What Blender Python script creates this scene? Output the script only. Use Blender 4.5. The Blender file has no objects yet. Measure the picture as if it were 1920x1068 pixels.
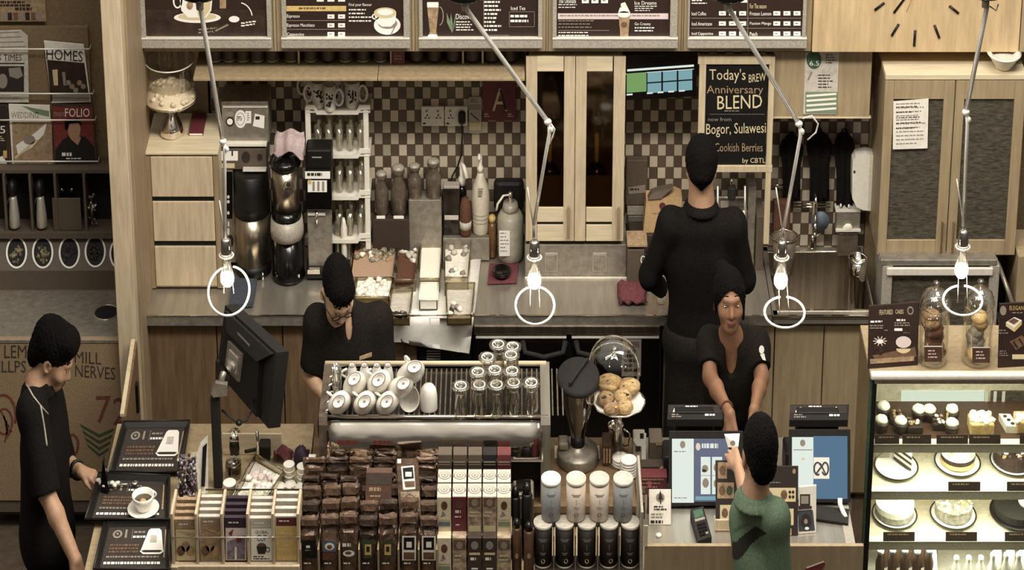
import bpy, bmesh, math, random
import numpy as np
from mathutils import Vector, Matrix
random.seed(7)
sc = bpy.context.scene
COL = sc.collection
R = math.radians
# ---------------------------------------------------------------- camera
TH = R(25.0); FPX = 6500.0; CY, CZ = -13.12, 7.16
ST, CT = math.sin(TH), math.cos(TH)
cd = bpy.data.cameras.new('camera'); cam = bpy.data.objects.new('camera', cd); COL.objects.link(cam)
cam.location = (0, CY, CZ); cam.rotation_euler = (R(90)-TH, 0, 0)
cd.sensor_width = 36.0; cd.lens = 36.0*FPX/1920.0; cd.clip_end = 200
sc.camera = cam
# ---------------------------------------------------------------- exposure, world, lights
vs = sc.view_settings
sc.display_settings.display_device = 'sRGB'
vs.view_transform = 'Standard'; vs.look = 'None'; vs.gamma = 1.0; vs.use_curve_mapping = False
vs.exposure = 0.0
w = bpy.data.worlds.new('world'); sc.world = w; w.use_nodes = True
bg = w.node_tree.nodes['Background']; bg.inputs[1].default_value = 1.0
_n = w.node_tree.nodes; _l = w.node_tree.links
_tc = _n.new('ShaderNodeTexCoord'); _sp = _n.new('ShaderNodeSeparateXYZ'); _rp = _n.new('ShaderNodeValToRGB')      # atrium daylight from above
_l.new(_tc.outputs['Generated'], _sp.inputs[0]); _l.new(_sp.outputs[2], _rp.inputs[0]); _l.new(_rp.outputs[0], bg.inputs[0])
for _q, (_p, _c) in enumerate(((0.0, (.06, .052, .044, 1)), (0.34, (.13, .116, .098, 1)), (0.62, (.55, .51, .45, 1)), (1.0, (.95, .90, .80, 1)))):
    _e = _rp.color_ramp.elements[_q] if _q < 2 else _rp.color_ramp.elements.new(_p); _e.position = _p; _e.color = _c
def area(name, loc, rot, sx, sy, power, col=(1, 0.945, 0.86)):
    l = bpy.data.lights.new(name, 'AREA'); l.shape = 'RECTANGLE'; l.size = sx; l.size_y = sy; l.energy = power; l.color = col
    o = bpy.data.objects.new(name, l); COL.objects.link(o); o.location = loc; o.rotation_euler = rot
    return o
area('unseen_overhead_light', (0.35, -2.1, 4.5), (R(20), 0, 0), 2.8, 0.5, 108)
area('unseen_overhead_light', (0.6, -3.4, 5.6), (R(40), 0, 0), 3.2, 0.6, 118)  # unseen fill from the front, tilted to brighten back wall and upright faces
area('unseen_overhead_light', (2.1, -0.9, 4.4), (R(6), R(6), 0), 1.2, 0.6, 50)
area('unseen_overhead_light', (-1.6, -2.2, 4.8), (R(22), 0, 0), 1.0, 0.6, 26)  # added lamp out of view, lifts the dim left side and its magazines
# ---------------------------------------------------------------- pixel <-> place
def at(px, py, Y=None, Z=None):
    a = (px-960.0)/FPX; b = (534.0-py)/FPX
    dy = CT+b*ST; dz = -ST+b*CT
    t = (Y-CY)/dy if Y is not None else (Z-CZ)/dz
    return Vector((a*t, CY+dy*t, CZ+dz*t))
def zof(py, Y): return at(960, py, Y=Y).z
def yof(py, Z): return at(960, py, Z=Z).y
def xof(px, Y, Z): return (px-960.0)/FPX*((Y-CY)*CT-(Z-CZ)*ST)
def pxm(Y, Z): return FPX/((Y-CY)*CT-(Z-CZ)*ST)
DR = 1.5          # round things read deeper than wide in the photo
SQ = 0.66
# ---------------------------------------------------------------- materials
MATS = {}
def lin(c):
    o = []
    for v in c[:3]:
        v /= 255.0
        o.append(v/12.92 if v <= 0.04045 else ((v+0.055)/1.055)**2.4)
    return tuple(o)+(1.0,)
def mat(name, rgb, rough=0.6, metal=0.0, var=0.12, scale=60.0, stretch=None, emit=0.0, bump=0.0, alt=None, detail=4.0, spec=0.4):
    m = bpy.data.materials.new(name); m.use_nodes = True; nt = m.node_tree; N = nt.nodes; L = nt.links
    p = N['Principled BSDF']; p.inputs['Roughness'].default_value = rough; p.inputs['Metallic'].default_value = metal
    p.inputs['Specular IOR Level'].default_value = spec
    c = lin(rgb)
    if var > 0:
        tc = N.new('ShaderNodeTexCoord'); mp = N.new('ShaderNodeMapping'); nz = N.new('ShaderNodeTexNoise'); rp = N.new('ShaderNodeValToRGB')
        L.new(tc.outputs['Object'], mp.inputs['Vector']); L.new(mp.outputs[0], nz.inputs['Vector'])
        if stretch: mp.inputs['Scale'].default_value = stretch
        nz.inputs['Scale'].default_value = scale; nz.inputs['Detail'].default_value = detail; nz.inputs['Roughness'].default_value = 0.65
        e = rp.color_ramp.elements; a2 = lin(alt) if alt else tuple(v*(1-var*2) for v in c[:3])+(1,)
        b2 = c if alt else tuple(min(1, v*(1+var)) for v in c[:3])+(1,)
        e[0].position = 0.33; e[0].color = a2; e[1].position = 0.67; e[1].color = b2
        L.new(nz.outputs[0], rp.inputs[0]); L.new(rp.outputs[0], p.inputs['Base Color'])
        if bump > 0:
            bm_ = N.new('ShaderNodeBump'); bm_.inputs['Strength'].default_value = bump; bm_.inputs['Distance'].default_value = 0.004
            L.new(nz.outputs[0], bm_.inputs['Height']); L.new(bm_.outputs[0], p.inputs['Normal'])
    else:
        p.inputs['Base Color'].default_value = c
    if emit > 0:
        p.inputs['Base Color'].default_value = (.02, .02, .02, 1); p.inputs['Emission Color'].default_value = c; p.inputs['Emission Strength'].default_value = emit
    MATS[name] = m
    return m
def glass(name, tint=(235, 240, 235), refl=0.06, edge=0.75):
    m = bpy.data.materials.new(name); m.use_nodes = True; nt = m.node_tree; N = nt.nodes; L = nt.links
    N.remove(N['Principled BSDF']); out = N['Material Output']
    tr = N.new('ShaderNodeBsdfTransparent'); gl = N.new('ShaderNodeBsdfGlossy'); mx = N.new('ShaderNodeMixShader')
    lw = N.new('ShaderNodeLayerWeight'); lw.inputs[0].default_value = 0.35
    mr = N.new('ShaderNodeMapRange'); mr.inputs['To Min'].default_value = refl; mr.inputs['To Max'].default_value = edge
    tr.inputs[0].default_value = lin(tint); gl.inputs[0].default_value = (0.95, 0.93, 0.88, 1); gl.inputs[1].default_value = 0.04
    L.new(lw.outputs['Facing'], mr.inputs['Value']); L.new(mr.outputs[0], mx.inputs[0]); L.new(tr.outputs[0], mx.inputs[1]); L.new(gl.outputs[0], mx.inputs[2])
    L.new(mx.outputs[0], out.inputs[0]); MATS[name] = m
    return m
WS = (1.0, 1.0, 0.09)   # upright grain
WH = (0.09, 1.0, 1.0)   # lying grain
mat('birch', (196, 178, 148), 0.5, var=0.10, scale=55, stretch=WS)
mat('birch_flat', (212, 196, 164), 0.45, var=0.08, scale=50, stretch=WH)
mat('birch_dark', (148, 128, 100), 0.55, var=0.12, scale=50, stretch=WS)
mat('oak', (112, 89, 64), 0.55, var=0.16, scale=42, stretch=WS)
mat('oak_light', (160, 141, 110), 0.55, var=0.10, scale=42, stretch=WS)
mat('fascia_wood', (196, 170, 130), 0.5, var=0.10, scale=30, stretch=(1, 1, 0.12))
mat('board_wall', (128, 108, 80), 0.7, var=0.10, scale=80)
mat('brown_laminate', (92, 80, 68), 0.6, var=0.08, scale=120)
mat('brown_dark', (58, 47, 38), 0.6, var=0.1, scale=90)
mat('burlap', (146, 124, 94), 0.9, var=0.16, scale=260, bump=0.4)
mat('floor_tile', (84, 72, 60), 0.5, var=0.15, scale=14)
mat('steel', (186, 178, 164), 0.32, 0.75, var=0.10, scale=24, stretch=(1, 0.08, 0.08))
mat('steel_dull', (158, 150, 137), 0.42, 0.6, var=0.14, scale=30)
mat('steel_brushed', (170, 158, 140), 0.28, 0.95, var=0.16, scale=40, stretch=(1, 1, 0.03))
mat('chrome', (235, 230, 220), 0.08, 1.0, var=0)
mat('white_metal', (236, 232, 222), 0.35, 0.3, var=0.04)
mat('frame_grey', (172, 164, 150), 0.45, 0.15, var=0.14, scale=140)
mat('frame_light', (232, 226, 212), 0.4, 0.2, var=0.05)
mat('black', (16, 14, 12), 0.5, var=0.1)
mat('black_gloss', (14, 12, 11), 0.16, var=0)
mat('black_soft', (30, 26, 22), 0.8, var=0.15, scale=80)
mat('black_cloth', (24, 21, 19), 0.95, var=0.2, scale=120, spec=0.1)
mat('charcoal_cloth', (34, 30, 26), 0.95, var=0.2, scale=120, spec=0.1)
mat('trouser', (22, 20, 19), 0.95, var=0.2, scale=100, spec=0.1)
mat('green_cloth', (98, 116, 94), 0.95, var=0.14, scale=150, spec=0.1)
mat('skin_light', (196, 160, 130), 0.55, var=0.06, scale=60)
mat('skin_tan', (178, 140, 112), 0.55, var=0.06, scale=60)
mat('skin_brown', (140, 102, 78), 0.55, var=0.06, scale=60)
mat('lip', (116, 72, 64), 0.5, var=0)
mat('hair', (15, 12, 10), 0.85, var=0.3, scale=420, stretch=(1, 1, 0.35), bump=1.0, spec=0.12)
mat('eye_white', (205, 198, 188), 0.3, var=0)
mat('menu_brown', (46, 30, 24), 0.5, var=0.08)
mat('menu_photo', (58, 42, 32), 0.5, var=0.3, scale=14)
mat('print_white', (238, 234, 224), 0.6, var=0)
mat('print_cream', (208, 192, 152), 0.6, var=0)
mat('print_pink', (214, 196, 192), 0.6, var=0)
mat('print_grey', (140, 130, 118), 0.6, var=0)
mat('print_dark', (44, 36, 30), 0.6, var=0)
mat('print_brown', (112, 84, 62), 0.6, var=0.2, scale=50)
mat('print_tan', (164, 138, 108), 0.6, var=0.2, scale=50)
mat('print_green', (122, 138, 108), 0.6, var=0)
mat('print_leaf', (60, 74, 48), 0.8, var=0.1)
mat('stencil', (58, 50, 42), 0.9, var=0.1)
mat('stencil_red', (112, 62, 48), 0.9, var=0.2)
mat('gold', (206, 178, 112), 0.5, var=0.1)
mat('paper', (232, 226, 212), 0.85, var=0.06, scale=30)
mat('paper_grey', (196, 188, 174), 0.85, var=0.10, scale=40)
mat('towel_paper', (244, 240, 230), 0.9, var=0.06, scale=14, bump=0.4)
mat('porcelain', (236, 231, 220), 0.22, var=0.02)
mat('white_plastic', (228, 222, 208), 0.4, var=0.04)
mat('cream_plastic', (208, 198, 178), 0.4, var=0.06)
mat('red_sign', (104, 48, 52), 0.6, var=0.10, scale=90)
mat('red_cloth', (106, 56, 60), 0.95, var=0.16, scale=60)
mat('pink_cloth', (178, 158, 154), 0.95, var=0.10, scale=120, bump=0.4)
mat('blue_cloth', (62, 66, 74), 0.95, var=0.14, scale=80)
mat('blue_box', (92, 104, 116), 0.5, var=0.08)
mat('purple', (52, 38, 50), 0.7, var=0.12)
mat('lavender', (142, 128, 140), 0.8, var=0.35, scale=42)
mat('bread', (188, 158, 112), 0.8, var=0.22, scale=50, bump=0.5)
mat('cookie', (160, 130, 94), 0.8, var=0.3, scale=60, bump=0.5)
mat('choco', (52, 34, 26), 0.5, var=0.3, scale=60, bump=0.3)
mat('cream', (242, 236, 216), 0.6, var=0.04)
mat('sponge', (214, 180, 122), 0.8, var=0.15, scale=70)
mat('icing_grey', (160, 152, 136), 0.7, var=0.25, scale=60)
mat('sugar', (206, 190, 160), 0.9, var=0.08, scale=160, bump=0.3)
mat('cocoa', (96, 62, 44), 0.9, var=0.12, scale=120, bump=0.4)
mat('powder', (176, 146, 120), 0.9, var=0.10, scale=160)
mat('ice', (224, 220, 208), 0.5, var=0.30, scale=70, bump=0.8)
mat('bag_brown', (104, 82, 66), 0.24, 0.25, var=0.3, scale=34, bump=1.0)
mat('bag_dark', (72, 57, 47), 0.22, 0.25, var=0.3, scale=34, bump=1.0)
mat('kraft', (188, 156, 114), 0.8, var=0.07, scale=60)
mat('box_dark', (66, 54, 46), 0.5, var=0.1)
mat('box_red', (98, 44, 46), 0.5, var=0.1)
mat('box_cream', (216, 202, 172), 0.5, var=0.06)
mat('box_tan', (170, 150, 124), 0.6, var=0.3, scale=50)
mat('tin_blue', (128, 129, 128), 0.45, 0.1, var=0.06, scale=90)
mat('tin_cream', (196, 182, 166), 0.45, 0.1, var=0.06, scale=90)
mat('tin_dark', (30, 24, 20), 0.35, 0.1, var=0.1)
mat('rack_brown', (82, 56, 40), 0.5, var=0.15, scale=60)
mat('tray', (30, 25, 21), 0.45, var=0.15, scale=90)
mat('tray_mat', (54, 46, 40), 0.75, var=0.15, scale=120)
mat('tea', (74, 60, 40), 0.15, var=0.2, scale=60)
mat('amber', (110, 78, 48), 0.3, var=0.15)
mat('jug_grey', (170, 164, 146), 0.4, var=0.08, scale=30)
mat('bottle_grey', (116, 104, 90), 0.16, 0.35, var=0.2, scale=20)
mat('mesh_glass', (92, 86, 74), 0.35, 0.2, var=0.30, scale=120, stretch=(0.25, 1, 1))
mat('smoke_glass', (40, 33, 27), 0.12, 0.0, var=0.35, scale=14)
mat('fern', (64, 92, 70), 0.6, var=0.15)
mat('screen_green', (112, 152, 88), 0.4, emit=1.0, var=0)
mat('screen_cyan', (118, 160, 168), 0.4, emit=1.0, var=0)
mat('screen_white', (222, 232, 222), 0.4, emit=1.0, var=0)
mat('screen_blue', (72, 108, 134), 0.4, emit=1.0, var=0)
mat('screen_slate', (92, 100, 122), 0.4, emit=1.0, var=0)
mat('bulb_glow', (255, 244, 222), 0.4, emit=4.0, var=0)
mat('case_light', (236, 244, 232), 0.5, emit=1.1, var=0)
mat('case_back', (200, 188, 162), 0.6, var=0.1, scale=40)
mat('porthole', (12, 10, 9), 0.7, var=0)
mat('herb', (140, 128, 100), 0.9, var=0.5, scale=70, bump=0.6)
mat('herb_dark', (58, 50, 58), 0.9, var=0.5, scale=70, bump=0.6)
mat('sun_red', (120, 50, 46), 0.6, var=0.1)
glass('glass', (249, 248, 244)); glass('pane', (242, 245, 238), 0.04, 0.45); glass('glass_smoke', (150, 140, 122), 0.08, 0.7); glass('glass_clear', (251, 250, 247), 0.10, 0.9)
mat('steel_light', (206, 198, 182), 0.38, 0.35, var=0.12, scale=40, stretch=(1, 1, 0.03)); mat('chrome_panel', (232, 224, 212), 0.10, 1.0, var=0.02, scale=9, stretch=(1, 1, 2.2), bump=0.9, detail=1.0)
glass('glass_tint', (205, 190, 165), 0.06, 0.4); glass('acrylic', (228, 222, 206), 0.12, 0.7)
def tile_mat():
    m = bpy.data.materials.new('checker_tile'); m.use_nodes = True; nt = m.node_tree; N = nt.nodes; L = nt.links
    p = N['Principled BSDF']; p.inputs['Roughness'].default_value = 0.35
    tc = N.new('ShaderNodeTexCoord'); sp = N.new('ShaderNodeSeparateXYZ'); L.new(tc.outputs['Object'], sp.inputs[0])
    def ma(op, a, b=None):
        n = N.new('ShaderNodeMath'); n.operation = op
        for i, v in enumerate((a, b)):
            if v is None: continue
            if isinstance(v, (int, float)): n.inputs[i].default_value = v
            else: L.new(v, n.inputs[i])
        return n.outputs[0]
    u = ma('DIVIDE', sp.outputs[0], 0.03495); v = ma('DIVIDE', sp.outputs[2], 0.0532)
    fu, fv = ma('FLOOR', u), ma('FLOOR', v)
    par = ma('FLOORED_MODULO', ma('ADD', fu, fv), 2.0)
    cb = N.new('ShaderNodeCombineXYZ'); L.new(fu, cb.inputs[0]); L.new(fv, cb.inputs[1])
    wn = N.new('ShaderNodeTexWhiteNoise'); L.new(cb.outputs[0], wn.inputs['Vector'])
    mx = N.new('ShaderNodeMix'); mx.data_type = 'RGBA'; L.new(par, mx.inputs[0]); mx.inputs[6].default_value = lin((94, 80, 66)); mx.inputs[7].default_value = lin((190, 176, 154))
    hs = N.new('ShaderNodeHueSaturation'); L.new(mx.outputs[2], hs.inputs['Color']); L.new(ma('ADD', ma('MULTIPLY', wn.outputs[0], 0.45), 0.72), hs.inputs['Value'])
    gu, gv = ma('FRACT', u), ma('FRACT', v)
    g = ma('MAXIMUM', ma('LESS_THAN', gu, 0.06), ma('LESS_THAN', gv, 0.05))
    m2 = N.new('ShaderNodeMix'); m2.data_type = 'RGBA'; L.new(g, m2.inputs[0]); L.new(hs.outputs[0], m2.inputs[6]); m2.inputs[7].default_value = lin((70, 58, 46))
    L.new(m2.outputs[2], p.inputs['Base Color']); MATS['checker_tile'] = m
tile_mat()
# ---------------------------------------------------------------- lettering
_TXT = {}
def glyphs(s):
    if s not in _TXT:
        c = bpy.data.curves.new('letters', 'FONT'); c.body = s; c.resolution_u = 2
        o = bpy.data.objects.new('letters', c); me = bpy.data.meshes.new_from_object(o)
        v = [tuple(q.co)[:2] for q in me.vertices]; f = [tuple(q.vertices) for q in me.polygons]
        bpy.data.objects.remove(o); bpy.data.curves.remove(c); bpy.data.meshes.remove(me)
        xs = [q[0] for q in v]; ys = [q[1] for q in v]; x0, x1, y0, y1 = min(xs), max(xs), min(ys), max(ys)
        _TXT[s] = ([((a-x0)/(x1-x0), (b-y0)/(y1-y0)) for a, b in v], f)
    return _TXT[s]
# ---------------------------------------------------------------- mesh collecting
_BOX = {}
class MB:
    def __init__(s): s.v = []; s.f = []; s.m = []; s.s = []; s.mats = []; s.x = None
    def mi(s, m):
        if m not in s.mats: s.mats.append(m)
        return s.mats.index(m)
    def add(s, vs, fs, m, smooth=False):
        o = len(s.v); k = s.mi(m)
        if s.x is not None: vs = [s.x @ Vector(q) for q in vs]
        s.v.extend(tuple(q) for q in vs)
        for f in fs: s.f.append(tuple(i+o for i in f)); s.m.append(k); s.s.append(smooth)
        return s
    def box(s, x0, x1, y0, y1, z0, z1, m, bev=0.0):
        if x1 < x0: x0, x1 = x1, x0
        if y1 < y0: y0, y1 = y1, y0
        if z1 < z0: z0, z1 = z1, z0
        b = min(bev, (x1-x0)*0.45, (y1-y0)*0.45, (z1-z0)*0.45)
        if b <= 0:
            v = [(x, y, z) for x in (x0, x1) for y in (y0, y1) for z in (z0, z1)]
            return s.add(v, [(0, 1, 3, 2), (4, 6, 7, 5), (0, 4, 5, 1), (2, 3, 7, 6), (0, 2, 6, 4), (1, 5, 7, 3)], m)
        bm = bmesh.new(); bmesh.ops.create_cube(bm, size=1)
        for q in bm.verts: q.co = ((x0+x1)/2+q.co.x*(x1-x0), (y0+y1)/2+q.co.y*(y1-y0), (z0+z1)/2+q.co.z*(z1-z0))
        bmesh.ops.bevel(bm, geom=bm.edges[:], offset=b, segments=2, profile=0.5, affect='EDGES')
        bm.verts.index_update()
        s.add([q.co.copy() for q in bm.verts], [tuple(q.index for q in f.verts) for f in bm.faces], m, False); bm.free()
        return s
    def pb(s, x0, y0, x1, y1, Y, dep, m, bev=0.002):       # a box whose front face fills these photo columns and rows at depth Y
        za, zb = zof(y0, Y), zof(y1, Y); zm = (za+zb)/2
        return s.box(xof(x0, Y, zm), xof(x1, Y, zm), Y, Y+dep, zb, za, m, bev)
    def prism(s, pts, vec, m, smooth=False):                  # polygon pushed along a vector
        n = len(pts); v = [Vector(p) for p in pts]; v2 = [p+Vector(vec) for p in v]
        return s.add(v+v2, [tuple(range(n)), tuple(range(2*n-1, n-1, -1))]+[(i, (i+1) % n, n+(i+1) % n, n+i) for i in range(n)], m, smooth)
    def lathe(s, c, prof, m, n=24, dr=DR, smooth=True, axis=None, close=True):
        v = []; f = []; c = Vector(c)
        rot = axis if axis is not None else Matrix.Identity(3)
        for r, z in prof:
            for i in range(n):
                a = 2*math.pi*i/n
                v.append(c+rot @ Vector((r*math.cos(a), r*dr*math.sin(a), z)))
        for k in range(len(prof)-1):
            for i in range(n):
                j = (i+1) % n; f.append((k*n+i, k*n+j, (k+1)*n+j, (k+1)*n+i))
        if close:
            if prof[0][0] > 1e-5: f.append(tuple(range(n-1, -1, -1)))
            if prof[-1][0] > 1e-5: f.append(tuple((len(prof)-1)*n+i for i in range(n)))
        return s.add(v, f, m, smooth)
    def tube(s, pts, r, m, n=10, rr=None, smooth=True):
        pts = [Vector(p) for p in pts]; v = []; f = []; k = len(pts); up = None
        for i, p in enumerate(pts):
            d = (pts[min(i+1, k-1)]-pts[max(i-1, 0)]).normalized()
            if up is None: up = Vector((0, 0, 1)) if abs(d.z) < 0.9 else Vector((1, 0, 0))
            a = d.cross(up).normalized(); b = a.cross(d).normalized(); up = b
            q = rr[i] if rr else r
            for j in range(n):
                t = 2*math.pi*j/n; v.append(p+a*q*math.cos(t)+b*q*math.sin(t))
        for i in range(k-1):
            for j in range(n): f.append((i*n+j, i*n+(j+1) % n, (i+1)*n+(j+1) % n, (i+1)*n+j))
        f.append(tuple(range(n-1, -1, -1))); f.append(tuple((k-1)*n+j for j in range(n)))
        return s.add(v, f, m, smooth)
    def ring(s, c, rx, ry, r, m, rot=None, n=36, a0=0, a1=360, k=8):
        rot = rot or Matrix.Identity(3); c = Vector(c)
        full = a1-a0 >= 360
        pts = [c+rot @ Vector((rx*math.cos(R(a0+(a1-a0)*i/n)), ry*math.sin(R(a0+(a1-a0)*i/n)), 0)) for i in range(n+1)]
        return s.tube(pts, r, m, k)
    def ball(s, c, rx, ry, rz, m, n=14, k=9, jit=0.0, rot=None):
        v = []; f = []; c = Vector(c); rot = rot or Matrix.Identity(3)
        for i in range(k+1):
            t = math.pi*i/k
            for j in range(n):
                a = 2*math.pi*j/n; q = 1+(random.uniform(-jit, jit) if 0 < i < k else 0)
                v.append(c+rot @ Vector((rx*math.sin(t)*math.cos(a)*q, ry*math.sin(t)*math.sin(a)*q, rz*math.cos(t)*q)))
        for i in range(k):
            for j in range(n): f.append((i*n+j, (i+1)*n+j, (i+1)*n+(j+1) % n, i*n+(j+1) % n))
        return s.add(v, f, m, True)
    def sheet(s, rows, m, th=0.002, smooth=True):              # grid of points given a real thickness
        a = len(rows); b = len(rows[0]); v = [Vector(p) for r_ in rows for p in r_]
        e1 = v[1]-v[0]; e2 = v[b]-v[0]; nrm = e1.cross(e2).normalized()*th
        v2 = [p-nrm for p in v]; f = []; o = a*b
        for i in range(a-1):
            for j in range(b-1):
                q = (i*b+j, i*b+j+1, (i+1)*b+j+1, (i+1)*b+j); f.append(q); f.append(tuple(o+t for t in reversed(q)))
        for i in range(a-1):
            for j in (0, b-1): f.append((i*b+j, (i+1)*b+j, o+(i+1)*b+j, o+i*b+j))
        for j in range(b-1):
            for i in (0, a-1): f.append((i*b+j, i*b+j+1, o+i*b+j+1, o+i*b+j))
        return s.add(v+v2, f, m, smooth)
    def b(s, name, parent=None, loc=None, label=None):
        me = bpy.data.meshes.new(name); base = Vector((0, 0, 0))
        if parent is not None: base = parent['_o'] if False else Vector(ORG[parent.name])
        elif loc is not None: base = Vector(loc)
        me.from_pydata([tuple(Vector(q)-base) for q in s.v], [], s.f)
        for mn in s.mats: me.materials.append(MATS[mn])
        me.polygons.foreach_set('material_index', s.m); me.polygons.foreach_set('use_smooth', s.s); me.update()
        o = bpy.data.objects.new(name, me); COL.objects.link(o)
        if parent is not None: o.parent = parent
        else: o.location = base
        ORG[o.name] = tuple(base)
        if label: o['label'] = label
        return o
ORG = {}
def T(name, label, cat, loc, group=None):
    o = bpy.data.objects.new(name, None); COL.objects.link(o); o.location = loc; o.empty_display_size = 0.05
    ORG[o.name] = tuple(loc); o['label'] = label; o['category'] = cat
    if group: o['group'] = group
    return o
def solo(mb, name, label, cat, group=None, loc=None):
    if loc is None:
        a = np.array(mb.v); loc = ((a[:, 0].min()+a[:, 0].max())/2, (a[:, 1].min()+a[:, 1].max())/2, a[:, 2].min())
    o = mb.b(name, None, loc); o['label'] = label; o['category'] = cat
    if group: o['group'] = group
    return o
def struct(mb, name):
    o = mb.b(name); o['kind'] = 'structure'; return o
def dup(root, d, label, group=None):
    r = root.copy(); COL.objects.link(r); r.location = Vector(root.location)+Vector(d); r['label'] = label
    if group: r['group'] = group
    for ch in list(root.children):
        c = ch.copy(); COL.objects.link(c); c.parent = r
        for g in list(ch.children):
            e = g.copy(); COL.objects.link(e); e.parent = c
    return r
# ---------------------------------------------------------------- printed matter on a plane
class Art:
    def __init__(s, mb, p0, n):
        s.mb = mb; s.p0 = Vector(p0); s.n = Vector(n).normalized(); s.C = Vector((0, CY, CZ))
        if (s.C-s.p0).dot(s.n) < 0: s.n = -s.n
    def p(s, px, py, l=0):
        a = at(px, py, Y=CY+10)-s.C; q = s.p0+s.n*(l*0.0009)
        return s.C+a*((q-s.C).dot(s.n)/a.dot(s.n))
    def poly(s, pts, m, l=1): s.mb.add([s.p(x, y, l) for x, y in pts], [tuple(range(len(pts)))], m); return s
    def rect(s, x0, y0, x1, y1, m, l=1): return s.poly([(x0, y0), (x1, y0), (x1, y1), (x0, y1)], m, l)
    def disc(s, cx, cy, rx, ry, m, l=1, n=20): return s.poly([(cx+rx*math.cos(2*math.pi*i/n), cy+ry*math.sin(2*math.pi*i/n)) for i in range(n)], m, l)
    def ring(s, cx, cy, rx, ry, w, m, l=1, n=24, a0=0, a1=360):
        for i in range(n):
            a, b = R(a0+(a1-a0)*i/n), R(a0+(a1-a0)*(i+1)/n)
            s.poly([(cx+rx*math.cos(a), cy+ry*math.sin(a)), (cx+rx*math.cos(b), cy+ry*math.sin(b)), (cx+(rx-w)*math.cos(b), cy+(ry-w)*math.sin(b)), (cx+(rx-w)*math.cos(a), cy+(ry-w)*math.sin(a))], m, l)
        return s
    def line(s, x0, y0, x1, y1, w, m, l=1):
        d = math.hypot(x1-x0, y1-y0) or 1; a, b = -(y1-y0)/d*w/2, (x1-x0)/d*w/2
        return s.poly([(x0+a, y0+b), (x1+a, y1+b), (x1-a, y1-b), (x0-a, y0-b)], m, l)
    def text(s, t, x0, y0, x1, y1, m, l=1, sl=0.0):            # sl: drop in rows from left to right
        v, f = glyphs(t)
        s.mb.add([s.p(x0+(x1-x0)*a, y1+(y0-y1)*b+sl*a, l) for a, b in v], f, m); return s
    def rows(s, x0, y0, x1, y1, n, m, l=1, fill=0.5, sl=0.0, seed=1):   # unreadable small print
        rnd = random.Random(seed); h = (y1-y0)/n
        for i in range(n):
            x = x0; end = x0+(x1-x0)*rnd.uniform(0.6, 1.0)
            while x < end-1:
                wd = min(rnd.uniform(2.5, 8), end-x); ya = y0+i*h+sl*(x-x0)/(x1-x0)
                s.poly([(x, ya), (x+wd, ya), (x+wd, ya+h*fill), (x, ya+h*fill)], m, l); x += wd+rnd.uniform(1, 2)
        return s
def VA(mb, Y): return Art(mb, (0, Y, 0), (0, -1, 0))
def HA(mb, Z): return Art(mb, (0, 0, Z), (0, 0, 1))
CZT = 0.90      # worktop height
# ================================================================ the setting
struct(MB().box(-6, 6, -9, 3, -0.05, 0, 'floor_tile'), 'floor')
struct(MB().box(xof(392, .7, 1.5), xof(1660, .7, 1.5), .70, .76, 0, 2.6, 'checker_tile'), 'wall_back')
struct(MB().box(xof(-80, .3, 1.5), xof(240, .3, 1.5), .47, .52, 0, 3.2, 'board_wall'), 'wall_left')
struct(MB().box(xof(238, .3, 1.5), xof(396, .7, 1.5), .70, .76, 0, 3.2, 'birch_dark'), 'wall_side')
b = MB()
b.pb(258, -90, 1524, 96.5, .34, .30, 'oak_light', .002)
for x in (512, 518, 772, 778, 1024, 1028, 1278, 1282): b.box(xof(x, .34, 2.1)-.001, xof(x, .34, 2.1)+.001, .338, .345, zof(95, .34), zof(-80, .34), 'brown_dark')
struct(b, 'wall_menu_fascia')
b = MB()
b.pb(1526, -90, 1916, 98, .32, .34, 'fascia_wood', .003)
b.pb(1917.5, -90, 2000, 98, .32, .34, 'oak_light', .003)
struct(b, 'wall_clock_fascia')
b = MB(); b.pb(1449, 97, 1633, 221, .40, .02, 'oak_light', .002); b.pb(1449, 219, 1633, 222, .398, .02, 'birch_flat', .0)  # paler strip paints the light along the panel's bottom edge
struct(b, 'wall_hatch_panel')
struct(MB().box(xof(1634, .5, 1.3), xof(1990, .5, 1.3), .66, .72, 0, 2.6, 'board_wall'), 'wall_right')
# beams and posts
b = MB(); b.box(xof(211, -.28, 1.4), xof(247, -.28, 1.4), -.28, -.18, .0, 3.0, 'birch', .003); struct(b, 'trim_1')
b = MB(); b.box(xof(248, -.2, 1.4), xof(256, -.2, 1.4), -.18, .46, .0, 3.0, 'birch_dark', .002); struct(b, 'trim_2')
b = MB(); b.box(xof(251, .4, 1.4), xof(266, .4, 1.4), .30, .60, 1.72, 3.0, 'birch', .003); struct(b, 'trim_3')
# ================================================================ left condiment station
YL = .25
t = T('condiment_station', 'dark brown self-service station with steel top and sack cloth front', 'counter', (xof(90, -.2, .5), 0, 0))
xa, xb = xof(-60, -.23, .9), xof(243, -.23, .9)
b = MB(); b.box(xa, xb, -.20, YL+.2, .06, .885, 'brown_dark'); b.b('carcass', t)
b = MB(); b.box(xa, xb, -.235, YL+.02, .885, .902, 'steel_dull', .003)
c = at(200, 586, Z=.902)
b.lathe((c.x, c.y, .902), [(.0545, 0), (.0545, .0045), (.0485, .0045), (.0485, .001)], 'steel', 36, 1.42, close=False)
b.lathe((c.x, c.y, .9025), [(.0, 0), (.049, .0006)], 'porthole', 36, 1.42, close=False); b.b('steel_top', t)
b = MB(); b.pb(-60, 636, 245, 938, -.232, .03, 'burlap', .001); a = VA(b, -.232)
S_ = 'stencil'
a.text('LEMI', 8, 647, 56, 671, S_); a.text('ELLPS', -9, 676, 49, 698, S_)
a.text('MILL', 140, 658, 190, 680, S_, 1, 3); a.text('NERVES', 141, 683, 216, 706, S_, 1, 6)
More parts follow.
